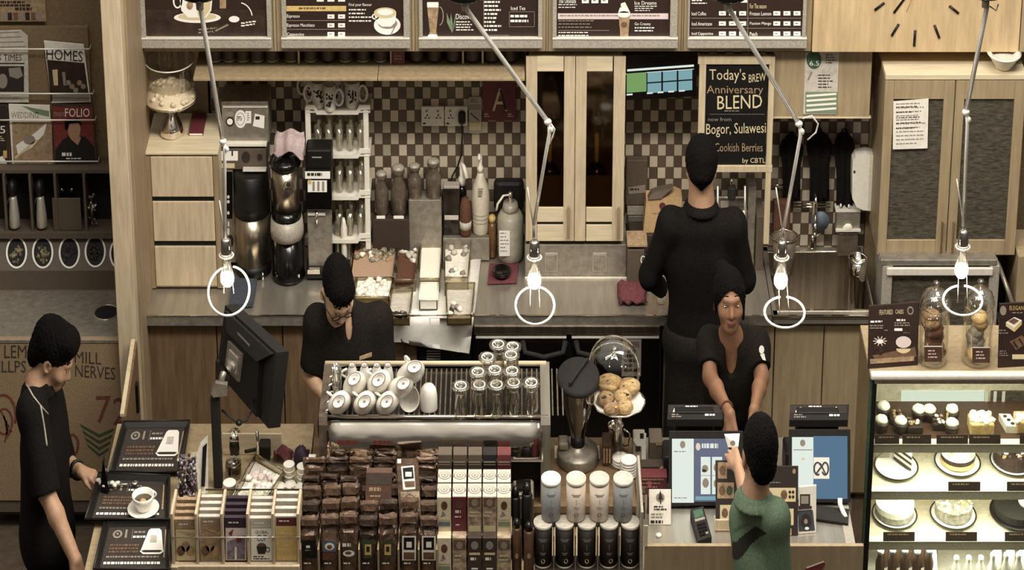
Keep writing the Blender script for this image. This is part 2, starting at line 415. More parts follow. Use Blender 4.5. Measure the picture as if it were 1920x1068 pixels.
a.text('7', 180, 742, 208, 793, 'stencil_red'); a.text('2', 212, 745, 238, 796, 'stencil_red')
a.ring(6, 780, 26, 42, 5, 'stencil_red', 1, 20, 180, 380); a.ring(8, 790, 17, 26, 4, 'stencil_red', 1, 16)
for k in range(5): a.line(2+k*5, 770+k*9, 16-k*2, 800+k*7, 3, 'stencil_red')
a.ring(136, 834, 13, 22, 5, 'stencil_red', 1, 18)
for k in range(4):
    y = 802+k*12
    a.poly([(150+k*4, y-8), (186, y+12), (186, y+18), (153+k*4, y-1)], 'print_leaf'); a.poly([(186, y+12), (214-k*3, y), (212-k*3, y+6), (186, y+18)], 'print_leaf')
b.b('sackcloth_panel', t)
MB().pb(-60, 938, 246, 960, -.225, .03, 'brown_laminate', .002).b('kickboard', t)
b = MB(); b.pb(-60, 507, 226, 548, YL, .25, 'brown_laminate', .002); b.b('upstand', t)
# slanted front with round openings
p0 = Vector((0, YL, zof(507, YL))); p1 = Vector((0, YL+.09, zof(437, YL+.09)))
b = MB(); nrm = Vector((0, p1.z-p0.z, -(p1.y-p0.y)))*-1
b.prism([(xa, p0.y, p0.z), (xb*1.0+.02, p0.y, p0.z), (xb+.02, p1.y, p1.z), (xa, p1.y, p1.z)], (0, .02, 0), 'brown_laminate')
slant = (p0, Vector((0, -(p1.z-p0.z), (p1.y-p0.y))))
b.b('slanted_panel', t)
fills = ['herb', 'herb', 'herb_dark', 'choco', 'lavender']
for k, (px, py) in enumerate([(31, 473), (80, 473), (130, 473), (178.5, 471), (225, 475)]):
    b = MB(); a = Art(b, slant[0], slant[1])
    a.disc(px, py, 17, 26.5, 'porthole', 1, 28); a.ring(px, py, 20, 30, 3.4, 'print_white', 3, 36)
    rnd = random.Random(k)
    for q in range(26):
        an = rnd.uniform(0, 6.28); rr = rnd.uniform(0, .85)**.6
        cc = a.p(px+13*rr*math.cos(an), py+4+20*rr*math.sin(an)*.9, 2)
        b.ball(cc, .007, .005, .009, fills[k], 6, 4, .3)
    b.b('bin_opening', t)
# cubby shelf
b = MB(); zt, zb = zof(333, YL+.09), zof(430, YL+.09)
b.box(xa, xb+.02, YL+.20, YL+.21, zb-.02, zt+.03, 'black_soft')
b.box(xa, xb+.02, YL+.05, YL+.21, zb-.025, zb, 'brown_laminate'); b.box(xa, xb+.02, YL+.09, YL+.21, zt+.02, zt+.035, 'brown_laminate')
for px in (2, 51, 98, 153, 207): b.box(xof(px, YL, 1.4)-.005, xof(px, YL, 1.4)+.005, YL+.07, YL+.2, zb, zt+.02, 'brown_laminate')
b.pb(99, 372, 152, 432, YL+.075, .01, 'brown_laminate'); b.b('cubby_shelf', t)
def flask(px, label):
    Y = YL+.10; z0 = zof(424, Y); x = xof(px, Y, z0); t = T('vacuum_flask', label, 'flask', (x, Y, z0), 'steel flasks in the cubby shelf')
    MB().lathe((x, Y, z0), [(.021, 0), (.024, .006), (.022, .05), (.016, .13), (.014, .145)], 'steel_light', 20).b('body', t)
    MB().lathe((x, Y, z0+.146), [(.016, 0), (.022, .012), (.024, .035), (.018, .058), (.008, .07)], 'black', 20).b('lid', t)
    MB().tube([(x-.014, Y-.01, z0+.14), (x-.028, Y-.015, z0+.10), (x-.026, Y-.015, z0+.04)], .004, 'black').b('handle', t)
flask(28, 'leftmost steel vacuum flask with black top in the cubby shelf')
flask(79, 'steel vacuum flask with black top beside the closed cubby front')
for k, (px, py) in enumerate([(118, 368), (137, 368)]):
    Y = YL+.15; z = zof(py+16, Y); x = xof(px, Y, z)
    solo(MB().lathe((x, Y, z), [(.012, 0), (.016, .02), (.014, .06), (.016, .085)], 'glass_smoke', 14), 'shaker', ['left one of two small shakers behind the closed cubby front', 'right one of two small shakers behind the closed cubby front'][k], 'shaker', 'shakers in the cubby shelf')
Y = YL+.12; z = zof(420, Y); x = xof(174, Y, z)
t = T('glass_vase', 'small clear glass vase with sprigs in the right cubby', 'vase', (x, Y, z))
MB().lathe((x, Y, z), [(.012, 0), (.014, .01), (.007, .03), (.010, .07), (.013, .09)], 'glass_clear', 16, close=False).b('body', t)
b = MB(); rnd = random.Random(5)
for q in range(26): b.ball((x+rnd.uniform(-.013, .016), Y+rnd.uniform(-.02, .02), z+.08+rnd.uniform(-.02, .055)), .004, .004, .005, rnd.choice(['lavender', 'porcelain', 'herb']), 6, 4, .3)
for q in range(10): b.ball((x+rnd.uniform(-.016, .025), Y+rnd.uniform(-.02, .02), z+rnd.uniform(0, .03)), .005, .004, .004, rnd.choice(['herb', 'print_leaf']), 6, 4, .3)
b.b('sprigs', t)
# magazine rack
YM = .44
t = T('magazine_rack', 'wooden wall rack with four steel rods holding magazines', 'magazine rack', (xof(80, YM, 1.6), YM, zof(322, YM)))
b = MB(); b.pb(-40, 50, 172, 322, YM, .02, 'board_wall', .002); b.pb(-40, 318, 184, 324, YM-.05, .06, 'frame_grey', .001); b.b('back_board', t)
for py, xe in ((92, 168), (175.5, 174), (225, 178), (302.5, 184)):
    z = zof(py, YM-.05); MB().tube([(xof(-40, YM, z), YM-.05, z), (xof(xe, YM-.05, z), YM-.05, z), (xof(xe, YM-.05, z), YM, z)], .0035, 'white_metal').b('rod', t)
def page(name, label, quad, Y, tilt, fn, cat='magazine', group='magazines on the wall rack', base='paper'):
    b = MB(); v = [at(x, y, Y=Y) for x, y in quad]
    b.prism(v, (0, .010, 0), base); a = VA(b, Y); fn(a); return solo(b, name, label, cat, group)
def f_news(a):
    for k in range(4): a.line(-20, 62+k*9, 36+k*4, 60+k*9, 2, 'print_grey')
    a.text('S TIMES', -3, 102, 41, 114, 'print_dark'); a.line(-20, 119, 46, 119, 2.2, 'print_dark')
    a.rect(-20, 124, 45, 172, 'print_dark'); a.poly([(16, 128), (38, 126), (43, 142), (33, 148), (18, 143)], 'print_grey', 2); a.disc(5, 152, 9, 14, 'print_grey', 2)
    a.rows(-20, 178, 46, 188, 3, 'print_grey')
page('newspaper', 'folded newspaper standing in the top row of the rack', [(-30, 60), (38, 57), (52, 68), (54, 192), (-30, 192)], YM-.02, 0, f_news, 'newspaper', None, 'paper_grey')
def f_homes(a):
    a.poly([(84, 88), (157, 95), (157, 115), (86, 108)], 'print_white'); a.text('HOMES', 87, 91, 155, 111, 'print_dark', 2, 5)
    a.poly([(88, 112), (158, 118), (168, 190), (96, 190)], 'menu_photo'); a.poly([(98, 131), (108, 130), (109, 160), (101, 160)], 'print_cream', 2); a.poly([(116, 135), (122, 135), (125, 160), (119, 160)], 'print_grey', 2)
    for k in range(5): a.disc(128+k*7, 155+(k % 3)*7, 5, 5, ['print_grey', 'print_tan'][k % 2], 2, 9)
    a.poly([(98, 178), (167, 174), (168, 190), (98, 190)], 'print_grey', 2)
page('magazine', 'interiors magazine headed HOMES in the top right of the rack', [(82, 77), (157, 84), (170, 191), (97, 193)], YM-.02, 0, f_homes)
def f_wed(a):
    a.text('WEDDING', 21, 210, 72, 221, 'print_grey'); a.poly([(40, 198), (92, 208), (92, 219), (70, 214)], 'print_green', 1)
    a.poly([(22, 228), (97, 228), (99, 318), (26, 318)], 'print_tan'); a.poly([(30, 272), (64, 250), (88, 230), (82, 252), (60, 276), (34, 292)], 'print_white', 2)
    a.disc(55, 262, 11, 9, 'print_grey', 3); a.line(28, 296, 70, 262, 4, 'print_cream', 3); a.poly([(30, 316), (94, 306), (99, 312), (60, 322)], 'print_white', 3)
page('magazine', 'pale bridal magazine in the lower row left of the red cover', [(16, 196), (93, 198), (100, 322), (24, 322)], YM-.03, 0, f_wed)
def f_folio(a):
    a.poly([(98, 200), (173, 200), (178, 300), (104, 300)], 'sun_red'); a.text('FOLIO', 122, 203, 168, 219, 'print_white', 2); a.text('men', 101, 210, 120, 218, 'print_grey', 2)
    a.poly([(104, 322), (104, 280), (118, 262), (128, 255), (160, 256), (176, 275), (181, 320)], 'black_soft', 2)
    a.poly([(128, 240), (134, 262), (146, 272), (152, 258)], 'skin_tan', 3); a.disc(139, 243, 12, 20, 'skin_tan', 4)
    a.poly([(121, 230), (126, 222), (150, 222), (153, 236), (146, 230), (130, 232), (127, 244), (122, 242)], 'hair', 5)
    a.rows(116, 286, 144, 294, 1, 'print_white', 5, .8); a.rows(124, 296, 168, 300, 1, 'print_white', 5); a.rect(164, 309, 178, 316, 'print_white', 5); a.rows(120, 312, 150, 317, 1, 'print_grey', 5)
page('magazine', 'dark red magazine headed FOLIO with a portrait cover', [(97, 196), (173, 197), (184, 321), (104, 322)], YM-.03, 0, f_folio, base='box_dark')
def f_cut(a):
    a.rect(-20, 198, 12, 320, 'print_dark'); a.text('5', 0, 236, 10, 250, 'print_white', 2); a.rows(-10, 255, 11, 266, 3, 'print_cream', 2); a.rect(6, 282, 13, 296, 'gold', 2); a.poly([(-20, 300), (6, 292), (16, 312), (14, 320), (-20, 320)], 'print_white', 2)
page('magazine', 'dark magazine cut off at the left edge of the rack', [(-20, 197), (13, 197), (17, 322), (-20, 322)], YM-.03, 0, f_cut, base='box_dark')
def f_post(a):
    a.rows(-20, 2, 82, 14, 2, 'print_dark', 1, .7); a.rows(28, 14, 80, 22, 1, 'print_dark', 1, .7)
    for k in range(8): a.poly([(-8+k*11, 24), (0+k*11, 23), (1+k*11, 38), (-7+k*11, 38)], ['print_brown', 'print_grey', 'print_dark'][k % 3])
b = MB(); v = VA(b, YM-.005); b.pb(-40, -20, 85, 40, YM-.003, .003, 'print_tan', 0); v.p0 = Vector((0, YM-.003, 0)); f_post(v)
solo(b, 'poster', 'small printed poster pinned above the magazine rack', 'poster')
# swing gate beside the station
t = T('swing_gate', 'low wooden half door standing open beside the sack cloth panel', 'gate', (xof(245, -.3, .5), -.3, 0.05))
g0, g1 = at(249, 640, Y=-.30), at(229, 800, Z=.88); g1.z = g0.z
b = MB(); b.prism([(g0.x, g0.y, .05), (g0.x, g0.y, g0.z), (g1.x, g1.y, g0.z), (g1.x, g1.y, .05)], (.018, 0, 0), 'oak'); b.b('panel', t)
b = MB(); b.prism([(g0.x-.006, g0.y, g0.z), (g0.x+.010, g0.y, g0.z), (g1.x+.010, g1.y, g0.z), (g1.x-.006, g1.y, g0.z)], (0, 0, .012), 'birch'); b.b('edge_strip', t)
m_ = g0.lerp(g1, .28); b = MB(); b.box(m_.x+.018, m_.x+.030, m_.y-.02, m_.y+.02, .70, .83, 'black_gloss', .004); b.b('handle', t, label='black handle')
# ================================================================ back counter: base and worktop
xl, xr = xof(274, 0, .9), xof(1642, 0, .9)
t = T('worktop', 'long stainless steel worktop along the back wall', 'worktop', (0, .35, .85))
b = MB(); b.box(xl, xof(1448, 0, .9), 0, .70, .862, .90, 'steel', .004); b.box(xl, xof(1448, 0, .9), -.004, .02, .853, .897, 'steel_dull', .003); b.b('top_slab', t)
b = MB(); b.box(xl, xof(1448, 0, .9), -.008, .004, .898, .904, 'chrome', .002); b.b('front_nosing', t)
t = T('base_cabinet', 'brown oak base cabinet under the left end of the steel worktop', 'cabinet', (xof(420, 0, .4), .3, 0))
b = MB(); b.box(xl, xof(884, .04, .4), .06, .66, .08, .852, 'brown_dark'); b.b('carcass', t)
for a_, c_ in ((276, 408), (410, 531), (533, 660), (662, 782)):
    MB().box(xof(a_, .03, .6), xof(c_, .03, .6), .035, .06, .1, .84, 'oak', .002).b('door', t)
b = MB(); b.box(xl, xof(884, .04, .4), .07, .10, 0, .09, 'brown_dark'); b.b('plinth', t)
b = MB(); b.pb(786, 652, 884, 690, .03, .03, 'black', .002); [b.pb(800, 657+k*5, 826, 659+k*5, .027, .004, 'frame_grey', 0) for k in range(6)]; b.b('ventilation_panel', t)
t = T('base_cabinet', 'pale oak base cabinet under the sink at the right', 'cabinet', (xof(1520, 0, .4), .3, 0))
b = MB(); b.box(xof(1242, .05, .4), xof(1446, .05, .4), .06, .66, .02, .85, 'oak_light'); b.b('carcass', t)
solo(MB().box(xof(1447, .05, .4), xof(1640, .05, .4), .062, .66, .02, .54, 'oak_light'), 'base_cabinet', 'low cabinet box directly under the sink basin', 'cabinet')
for a_, c_ in ((1246, 1345), (1347, 1449), (1451, 1541), (1543, 1640)):
    MB().box(xof(a_, .03, .6), xof(c_, .03, .6), .035, .06, .04, .835, 'oak_light', .002).b('door', t)
t = T('undercounter_fridge', 'black two-door fridge under the middle of the steel worktop', 'fridge', (xof(1060, 0, .4), .3, 0))
b = MB(); b.pb(888, 613, 1238, 900, .02, .55, 'black', .003); b.b('carcass', t)
b = MB(); b.pb(888, 611, 1238, 627, -.012, .03, 'steel_brushed', .004); b.b('top_rail', t)
for k, (a_, c_) in enumerate(((892, 1062), (1072, 1236))):
    d_ = MB().pb(a_, 634, c_, 890, -.005, .025, 'black_gloss', .003).b('door', t)
    b = MB(); b.pb(a_, 631, c_, 634.5, -.008, .028, 'frame_light', .001); b.b('door_trim', d_)
    z_ = zof(655, -.02); b = MB(); x0_, x1_ = xof(a_+88 if k == 0 else a_+8, 0, .8), xof(c_-2 if k == 0 else a_+90, 0, .8)
    b.tube([(x0_, -.005, z_+.03), (x0_+.01, -.05, z_), ((x0_+x1_)/2, -.07, z_-.012), (x1_-.01, -.05, z_), (x1_, -.005, z_+.03)], .012, 'black_soft'); b.b('handle', d_)
b = MB(); a = VA(b, -.008); b.pb(1166, 636, 1202, 705, -.008, .002, 'print_grey', 0); a.text('COFFEE', 1170, 641, 1199, 650, 'print_dark'); a.rows(1170, 655, 1199, 700, 5, 'print_dark', 1, .6, 0, 3)
solo(b, 'notice_sticker', 'grey printed sticker on the right fridge door', 'sticker')
# ================================================================ menu boards
YB = .325
def board(x0, x1, ax0, ax1, label, fn):
    t = T('menu_board', label, 'menu board', (xof((x0+x1)/2, YB, 2.1), YB, zof(90, YB)), 'menu boards over the back counter')
    b = MB()
    b.pb(x0, 74, x1, 91, YB-.018, .03, 'frame_grey', .003); b.pb(x0, 71.5, x1, 74.5, YB-.022, .03, 'frame_light', .001)
    b.pb(x0, -70, ax0-1, 89.6, YB-.0168, .028, 'frame_grey', .003); b.pb(ax1+1, -70, x1, 89.6, YB-.0168, .028, 'frame_grey', .003); b.pb(x0, -84, x1, -70, YB-.018, .03, 'frame_grey', .003)
    b.b('frame', t)
    b = MB(); b.pb(ax0-1, -70, ax1+1, 73, YB, .012, 'menu_brown', 0); fn(VA(b, YB)); b.b('menu_sheet', t)
def prices(a, xs, ys, wd=13, h=8):
    for y in ys:
        for x in xs: a.rect(x, y, x+wd, y+h, 'print_white', 2); a.rows(x+3, y+3, x+wd-2, y+h-2, 1, 'print_grey', 3, .6)
def m1(a):
    a.rect(273, 18, 498, 71, 'menu_photo'); a.disc(370, 33, 44, 10, 'print_white', 2, 30); a.disc(370, 31, 36, 7, 'print_cream', 3, 30)
    a.poly([(334, -20), (400, -20), (396, 20), (386, 33), (352, 33), (340, 20)], 'print_white', 4); a.poly([(360, -20), (398, -20), (394, 18), (384, 31), (372, 31)], 'print_cream', 5)
    a.ring(333, 2, 9, 14, 3, 'print_white', 4, 20); a.disc(356, 10, 6, 8, 'print_tan', 6)
    a.rect(412, -20, 424, 16, 'print_tan', 2); a.disc(439, 36, 10, 6, 'print_white', 2); a.line(428, 46, 400, 60, 3, 'print_grey', 2)
    a.ring(448, 34, 26, 30, 2, 'print_white', 2, 12, 280, 350); a.rows(452, 42, 494, 52, 2, 'print_white', 2, .5, -6); a.rows(372, 54, 425, 66, 2, 'print_grey', 2, .4, -5)
board(262, 508, 272, 498, 'leftmost menu board showing a large white cup on a saucer', m1)
def m2(a):
    a.rect(537, 11, 649, 21, 'gold', 2); a.rows(560, 14, 640, 19, 1, 'print_brown', 3, .6)
    for k, s in enumerate(('Espresso', 'Espresso Macchiato', 'Cappuccino')):
        a.text(s, 538, 27+k*17, 538+(24, 52, 32)[k], 35+k*17, 'print_white', 2); a.line(537, 38.5+k*16.5, 648, 38.5+k*16.5, 1, 'print_grey', 2)
    prices(a, (614, 634), (27, 43.5, 60)); prices(a, (594, 614, 634), (-5,)); a.rows(538, -4, 585, 3, 1, 'print_white', 2, .5)
    a.text('Find your flavour', 654, 6, 697, 13, 'print_white', 2); a.rows(654, 17, 700, 45, 4, 'print_white', 2, .35, 0, 4)
    a.disc(726, 47, 25, 18, 'print_white', 2, 30); a.disc(727, 44, 18, 10, 'print_grey', 3, 24); a.poly([(701, 24), (743, 24), (741, 42), (733, 50), (716, 50), (706, 42)], 'print_white', 4); a.disc(722, 24, 21, 10, 'print_cream', 5, 26); a.disc(722, 23, 15, 6, 'print_white', 6, 20)
    a.ring(704, 31, 7, 6, 2.5, 'print_white', 4, 16); a.line(743, 45, 733, 65, 2, 'print_grey', 5)
board(527, 768, 537, 755, 'menu board with coffee prices beside a cup on a saucer', m2)
def m3(a):
    a.poly([(800, 6), (823, 6), (818, 60), (821, 67), (803, 67), (806, 60)], 'print_tan', 2); a.rect(801, 4, 822, 14, 'print_white', 3); a.disc(811, 67, 9, 3, 'print_white', 3); a.ring(824, 30, 8, 18, 2, 'print_grey', 2, 20, -90, 90)
    for k in (-8, -2, 5, 10): a.poly([(848, 62), (846+k, 42), (848+k*1.3, 24), (850+k*.6, 44)], 'print_green', 2)
    a.text('Discover', 855, 26, 888, 36, 'print_white', 2); a.rows(855, 40, 893, 60, 4, 'print_white', 2, .4, 0, 8); a.rows(908, 2, 945, 62, 8, 'print_white', 2, .45, 0, 9)
    a.line(907, -10, 907, 66, .8, 'print_grey', 2); a.line(907, 66, 955, 66, .8, 'print_grey', 2)
    for (p, q, r, s) in ((955, 22, 1002, 22), (955, 50, 1002, 50), (955, 22, 955, 50), (1002, 22, 1002, 50)): a.line(p, q, r, s, .8, 'print_grey', 2)
    a.text('Iced Tea', 958, 12, 985, 19, 'print_white', 2); a.rows(957, 28, 996, 46, 2, 'print_white', 2, .5, 0, 5)
board(785, 1017, 793, 1008, 'menu board with a tall glass mug and a sprig of leaves', m3)
def m4(a):
    a.rect(1046, 25, 1253, 36, 'print_pink', 2); a.rows(1050, 28, 1240, 33, 1, 'print_grey', 3, .5, 0, 2)
    a.poly([(1160, 28), (1181, 28), (1178, 69), (1163, 69)], 'print_tan', 4); a.disc(1170, 27, 12, 6, 'print_white', 5); a.poly([(1159, 24), (1165, 6), (1172, 4), (1182, 24)], 'cream', 5); a.line(1158, -4, 1164, 14, 2, 'print_dark', 6); a.disc(1170, 46, 6, 5, 'print_brown', 6)
    a.text('The Ultimate', 1047, -2, 1080, 6, 'print_white', 2); a.rows(1047, 8, 1100, 18, 2, 'print_white', 2, .3); prices(a, (1091, 1109, 1127), (-4,), 13, 10); a.rows(1047, 38, 1142, 56, 3, 'print_grey', 2, .3, 0, 3); a.line(1047, 57, 1142, 57, 1, 'print_grey', 2); a.rows(1047, 60, 1130, 71, 2, 'print_white', 2, .3, 0, 4)
    a.text('Ice Dreams', 1190, 2, 1231, 9, 'print_white', 2); a.rows(1190, 11, 1235, 23, 3, 'print_white', 2, .35, 0, 6); a.text('Go Creamy', 1190, 42, 1220, 49, 'print_white', 2); a.rows(1190, 51, 1240, 62, 2, 'print_white', 2, .4, 0, 7)
board(1036, 1271, 1045, 1256, 'menu board with a whipped cream drink on a pink band', m4)
def m5(a):
    for k, s in enumerate(('Iced Coffee', 'Iced Americano', 'Iced Cappuccino')):
        a.text(s, 1297, 22+k*19, 1297+(27, 38, 40)[k], 29+k*19, 'print_white', 2); a.line(1296, 34+k*19, 1503, 34+k*19, .9, 'print_grey', 2)
    prices(a, (1348, 1367, 1386), (21, 40, 59)); prices(a, (1450, 1469, 1488), (21, 40, 59)); a.rect(1386, -4, 1401, 5, 'print_white', 2)
    for k, s in enumerate(('Frozen Lemon', 'Passion Mango', 'Peach')): a.text(s, 1406, 22+k*19, 1406+(40, 40, 14)[k], 29+k*19, 'print_white', 2)
    a.text('For The season', 1406, 7, 1437, 16, 'print_cream', 2); a.rows(1297, 0, 1328, 10, 2, 'print_white', 2, .4)
    a.line(1402, -10, 1402, 72, 1, 'print_grey', 2)
board(1290, 1513, 1295, 1505, 'rightmost menu board with a dense grid of prices', m5)
# wall clock marks on the fascia
YC = .318
t = T('wall_clock', 'frameless wall clock of black batons on the pale wood fascia', 'clock', (xof(1715, YC, 2.2), YC, zof(86, YC)))
for (p, q, r, s) in ((1658, 5, 1640, 19), (1685, 45, 1672, 67), (1716, 57, 1714, 86), (1752, 47, 1761, 71), (1780, 11, 1797, 25)):
    b = MB(); a = VA(b, YC); u = a.p(p, q); v = a.p(r, s); b.tube([u, v], .0055, 'black', 8); b.b('hour_baton', t)
b = MB(); a = VA(b, YC); b.tube([a.p(1724, -40), a.p(1676, 24)], .005, 'black', 8); b.tube([a.p(1724, -40), a.p(1700, 22, -2)], .0015, 'gold', 6); b.b('hand', t)
# ================================================================ jar shelf
zs = zof(146, .30)
t = T('wall_shelf', 'long pale wooden shelf under the menu boards holding jars', 'shelf', (xof(670, .45, zs), .45, zs-.02))
b = MB(); b.box(xof(362, .30, zs), xof(708, .30, zs)-.001, .30, .68, zs-.014, zs, 'oak_light', .002); b.box(xof(708, .30, zs)+.001, xof(984, .30, zs), .30, .68, zs-.014, zs, 'oak_light', .002); b.b('plank', t)  # plank in a darker wood, the fascia's shadow put into its colour
for px in (560, 733, 868, 905): MB().box(xof(px, .45, zs)-.004, xof(px, .45, zs)+.004, .46, .66, zs, zs+.1, 'birch', .001).b('divider', t)
n_ = 0
for px in (404, 430, 456, 483, 511, 546, 583, 616, 648, 681, 714, 748, 781, 815, 850, 886, 922, 957):
    Y = .50; x = xof(px, Y, zs); pl = 'left' if px < 560 else 'middle' if px < 740 else 'right'
    if px == 748:
        t = T('tin_box', 'dark red box between the jars on the shelf under the menu', 'box', (x, Y, zs)); MB().box(x-.026, x+.026, Y-.05, Y+.05, zs+.001, zs+.12, 'box_red', .003).b('body', t)
        b = MB(); a = VA(b, Y-.051); a.rows(740, 104, 757, 114, 2, 'print_tan', 1, .4); b.b('label', t); continue
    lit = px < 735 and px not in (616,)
    t = T('storage_jar', 'storage jar %d-th along the shelf under the menu boards' % (n_+1), 'jar', (x, Y, zs), 'storage jars on the shelf')
    t['label'] = ['first jar at the left end of the jar shelf', 'second jar from the left end of the jar shelf', 'third jar from the left end of the jar shelf', 'fourth jar from the left end of the jar shelf', 'fifth jar from the left, behind the white board edge', 'jar just left of the first shelf divider', 'jar just right of the first shelf divider', 'darker jar between two pale jars on the shelf', 'third pale jar left of the red box', 'second pale jar left of the red box', 'pale jar next to the second shelf divider', '', 'dark jar just right of the red box', 'second dark jar right of the red box', 'third dark jar right of the red box, by a divider', 'dark jar between the two right shelf dividers', 'second jar from the right end of the jar shelf', 'last jar at the right end of the jar shelf'][(404, 430, 456, 483, 511, 546, 583, 616, 648, 681, 714, 748, 781, 815, 850, 886, 922, 957).index(px)]
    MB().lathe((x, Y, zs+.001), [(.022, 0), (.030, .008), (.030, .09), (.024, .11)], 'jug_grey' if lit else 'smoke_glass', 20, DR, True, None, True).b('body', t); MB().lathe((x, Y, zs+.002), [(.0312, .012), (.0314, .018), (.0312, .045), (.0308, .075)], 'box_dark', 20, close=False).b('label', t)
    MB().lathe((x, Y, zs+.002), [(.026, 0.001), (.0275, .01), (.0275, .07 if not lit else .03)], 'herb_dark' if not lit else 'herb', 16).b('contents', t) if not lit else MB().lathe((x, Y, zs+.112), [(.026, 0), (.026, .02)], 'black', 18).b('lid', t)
    n_ += 1
# ================================================================ drawer cabinet with pedestal bowl
Yd = yof(541, .904); zd = zof(284, Yd)
t = T('drawer_cabinet', 'pale birch cabinet with three drawers on the steel worktop', 'cabinet', (xof(341, Yd, .9), Yd, .904))
x0, x1 = xof(272, Yd, zd), xof(408, Yd, zd)
b = MB(); b.box(x0, x1, Yd+.012, .68, .906, zd-.012, 'birch'); b.box(x0, x0+.020, Yd, Yd+.02, .906, zd-.01, 'birch_dark', .001); b.box(x1-.022, x1, Yd, Yd+.02, .906, zd-.01, 'birch_dark', .001); b.b('carcass', t)
MB().box(x0-.002, x1+.002, Yd-.008, .685, zd-.012, zd, 'birch_flat', .002).b('top_board', t)
for y0, y1 in ((293, 368), (377, 451), (461, 535)):
    b = MB(); b.box(x0+.021, x1-.024, Yd-.006, Yd+.3, zof(y1, Yd), zof(y0, Yd), 'birch', .003); b.b('drawer', t)
[MB().box(x0+.02, x1-.023, Yd+.004, Yd+.03, zof(y+8, Yd), zof(y, Yd), 'black').b('drawer_gap', t) for y in (369, 452)]
p = at(323, 251, Z=zd); s_ = pxm(p.y, zd)
t = T('pedestal_bowl', 'chrome pedestal bowl heaped with rice snacks on the drawer cabinet', 'bowl', (p.x, p.y, zd))
r = 51/s_; zr = zof(180, p.y)
b = MB(); b.lathe((p.x, p.y, zd), [(.40*r, 0), (.46*r, .008), (.36*r, .05), (.20*r, .09), (.12*r, .115), (.10*r, .13), (.30*r, .14), (.72*r, zr-zd-.035), (.95*r, zr-zd-.008), (1.0*r, zr-zd), (.96*r, zr-zd), (.7*r, zr-zd-.02), (0.01, zr-zd-.028)], 'chrome', 40, 1.45, close=False); b.b('bowl_body', t)
b = MB()
b.lathe((p.x, p.y, zr-.012), [(.94*r, 0), (.92*r, .022), (.72*r, .05), (.4*r, .066), (.0, .072)], 'sugar', 30, 1.45, close=False)
rnd = random.Random(3)
for k in range(46):
    a_ = rnd.uniform(0, 6.28); q = rnd.uniform(0, .82)**.6; b.ball((p.x+q*r*math.cos(a_), p.y+q*r*1.45*math.sin(a_), zr+.005+.052*(1-q*q)), .013, .016, .012, rnd.choice(['sugar', 'sugar', 'sugar']), 8, 5, .12)
b.b('snack_heap', t)
zc = zof(112, p.y+.03)
b = MB(); b.lathe((p.x, p.y+.03, zr+.035), [(.80*r, 0), (.84*r, .04), (.87*r, zc-zr-.035)], 'glass', 40, 1.45, close=False)
b.ring((p.x, p.y+.03, zc), .87*r, .87*r*1.45, .0035, 'glass_clear', None, 40); b.ring((p.x, p.y+.03, zc), .88*r, .88*r*1.45, .0030, 'white_metal', None, 24, 200, 380); b.b('glass_cover', t)
b = MB(); v = [at(x, y, Z=zd+.001) for x, y in ((354, 254), (381, 254), (388, 216), (361, 216))]
b.prism(v, (0, 0, .012), 'red_sign'); a = Art(b, (0, v[0].y, 0), (0, -1, 0)); b.prism([v[0]+Vector((.003, -.001, .002)), v[1]+Vector((-.003, -.001, .002)), v[1]+Vector((-.003, -.001, .009)), v[0]+Vector((.003, -.001, .009))], (0, .002, 0), 'paper')
solo(b, 'notebook', 'small dark red notebook lying beside the pedestal bowl', 'book')
# ================================================================ brewing gear
Y = .46
t = T('coffee_brewer', 'tall steel coffee brewer with badges on its head', 'coffee machine', (xof(458, Y, .9), Y, .904))
b = MB(); b.pb(416, 190, 504, 268, Y, .2, 'steel_dull', .006); b.pb(418, 199, 502, 202, Y-.004, .01, 'frame_light', 0); b.b('head', t)
b = MB(); a = VA(b, Y); a.disc(451, 223, 11, 17, 'print_white', 3, 24); a.ring(451, 223, 8, 12, 1, 'print_grey', 4); a.rows(445, 218, 458, 227, 3, 'print_dark', 4, .5)
a.rect(460, 208, 471, 231, 'print_white', 2); a.rows(463, 212, 469, 228, 4, 'print_grey', 3, .4); a.poly([(478, 213), (496, 217), (495, 241), (474, 236)], 'print_white', 2); a.rect(479, 218, 487, 224, 'print_dark', 3)
a.disc(431, 228, 8, 9, 'print_dark', 2); a.disc(431, 228, 5.5, 6, 'print_white', 3); a.disc(431, 214, 8, 5, 'print_grey', 2); b.b('badges', t)
b = MB(); b.pb(416, 269, 500, 275, Y-.03, .05, 'white_plastic', .002); b.pb(417, 278, 500, 318, Y-.02, .2, 'brown_laminate', .004); a = VA(b, Y-.02)
a.rect(413, 283, 446, 301, 'print_white'); a.rect(434, 282, 437, 292, 'print_dark', 2); a.disc(461, 295, 8, 11, 'print_dark'); a.disc(487, 295, 5, 7, 'print_dark'); a.rect(414, 306, 440, 315, 'print_cream'); b.b('control_panel', t)
b = MB(); b.pb(418, 318, 440, 492, Y-.015, .05, 'steel_dull', .003); a = VA(b, Y-.015); a.rect(421, 322, 436, 410, 'black_gloss')
for py in (369, 378, 399): a.disc(428, py, 2.6, 3.2, 'print_white', 2)
a.rect(427, 415, 430, 424, 'print_white'); a.rect(426, 428, 430, 440, 'print_white'); a.disc(432, 452, 6, 12, 'print_dark'); b.b('side_column', t)
b = MB(); b.pb(440, 318, 504, 480, Y+.11, .10, 'black', .003); b.b('backplate', t)
def spout(b, x, y, z): b.tube([(x, y, z), (x, y-.03, z), (x, y-.035, z-.03)], .006, 'chrome', 8); b.ball((x, y-.02, z+.012), .006, .008, .01, 'black', 8, 6)
p = at(476, 506, Z=.905); s_ = pxm(p.y, .95); r = 33/s_; Y = p.y
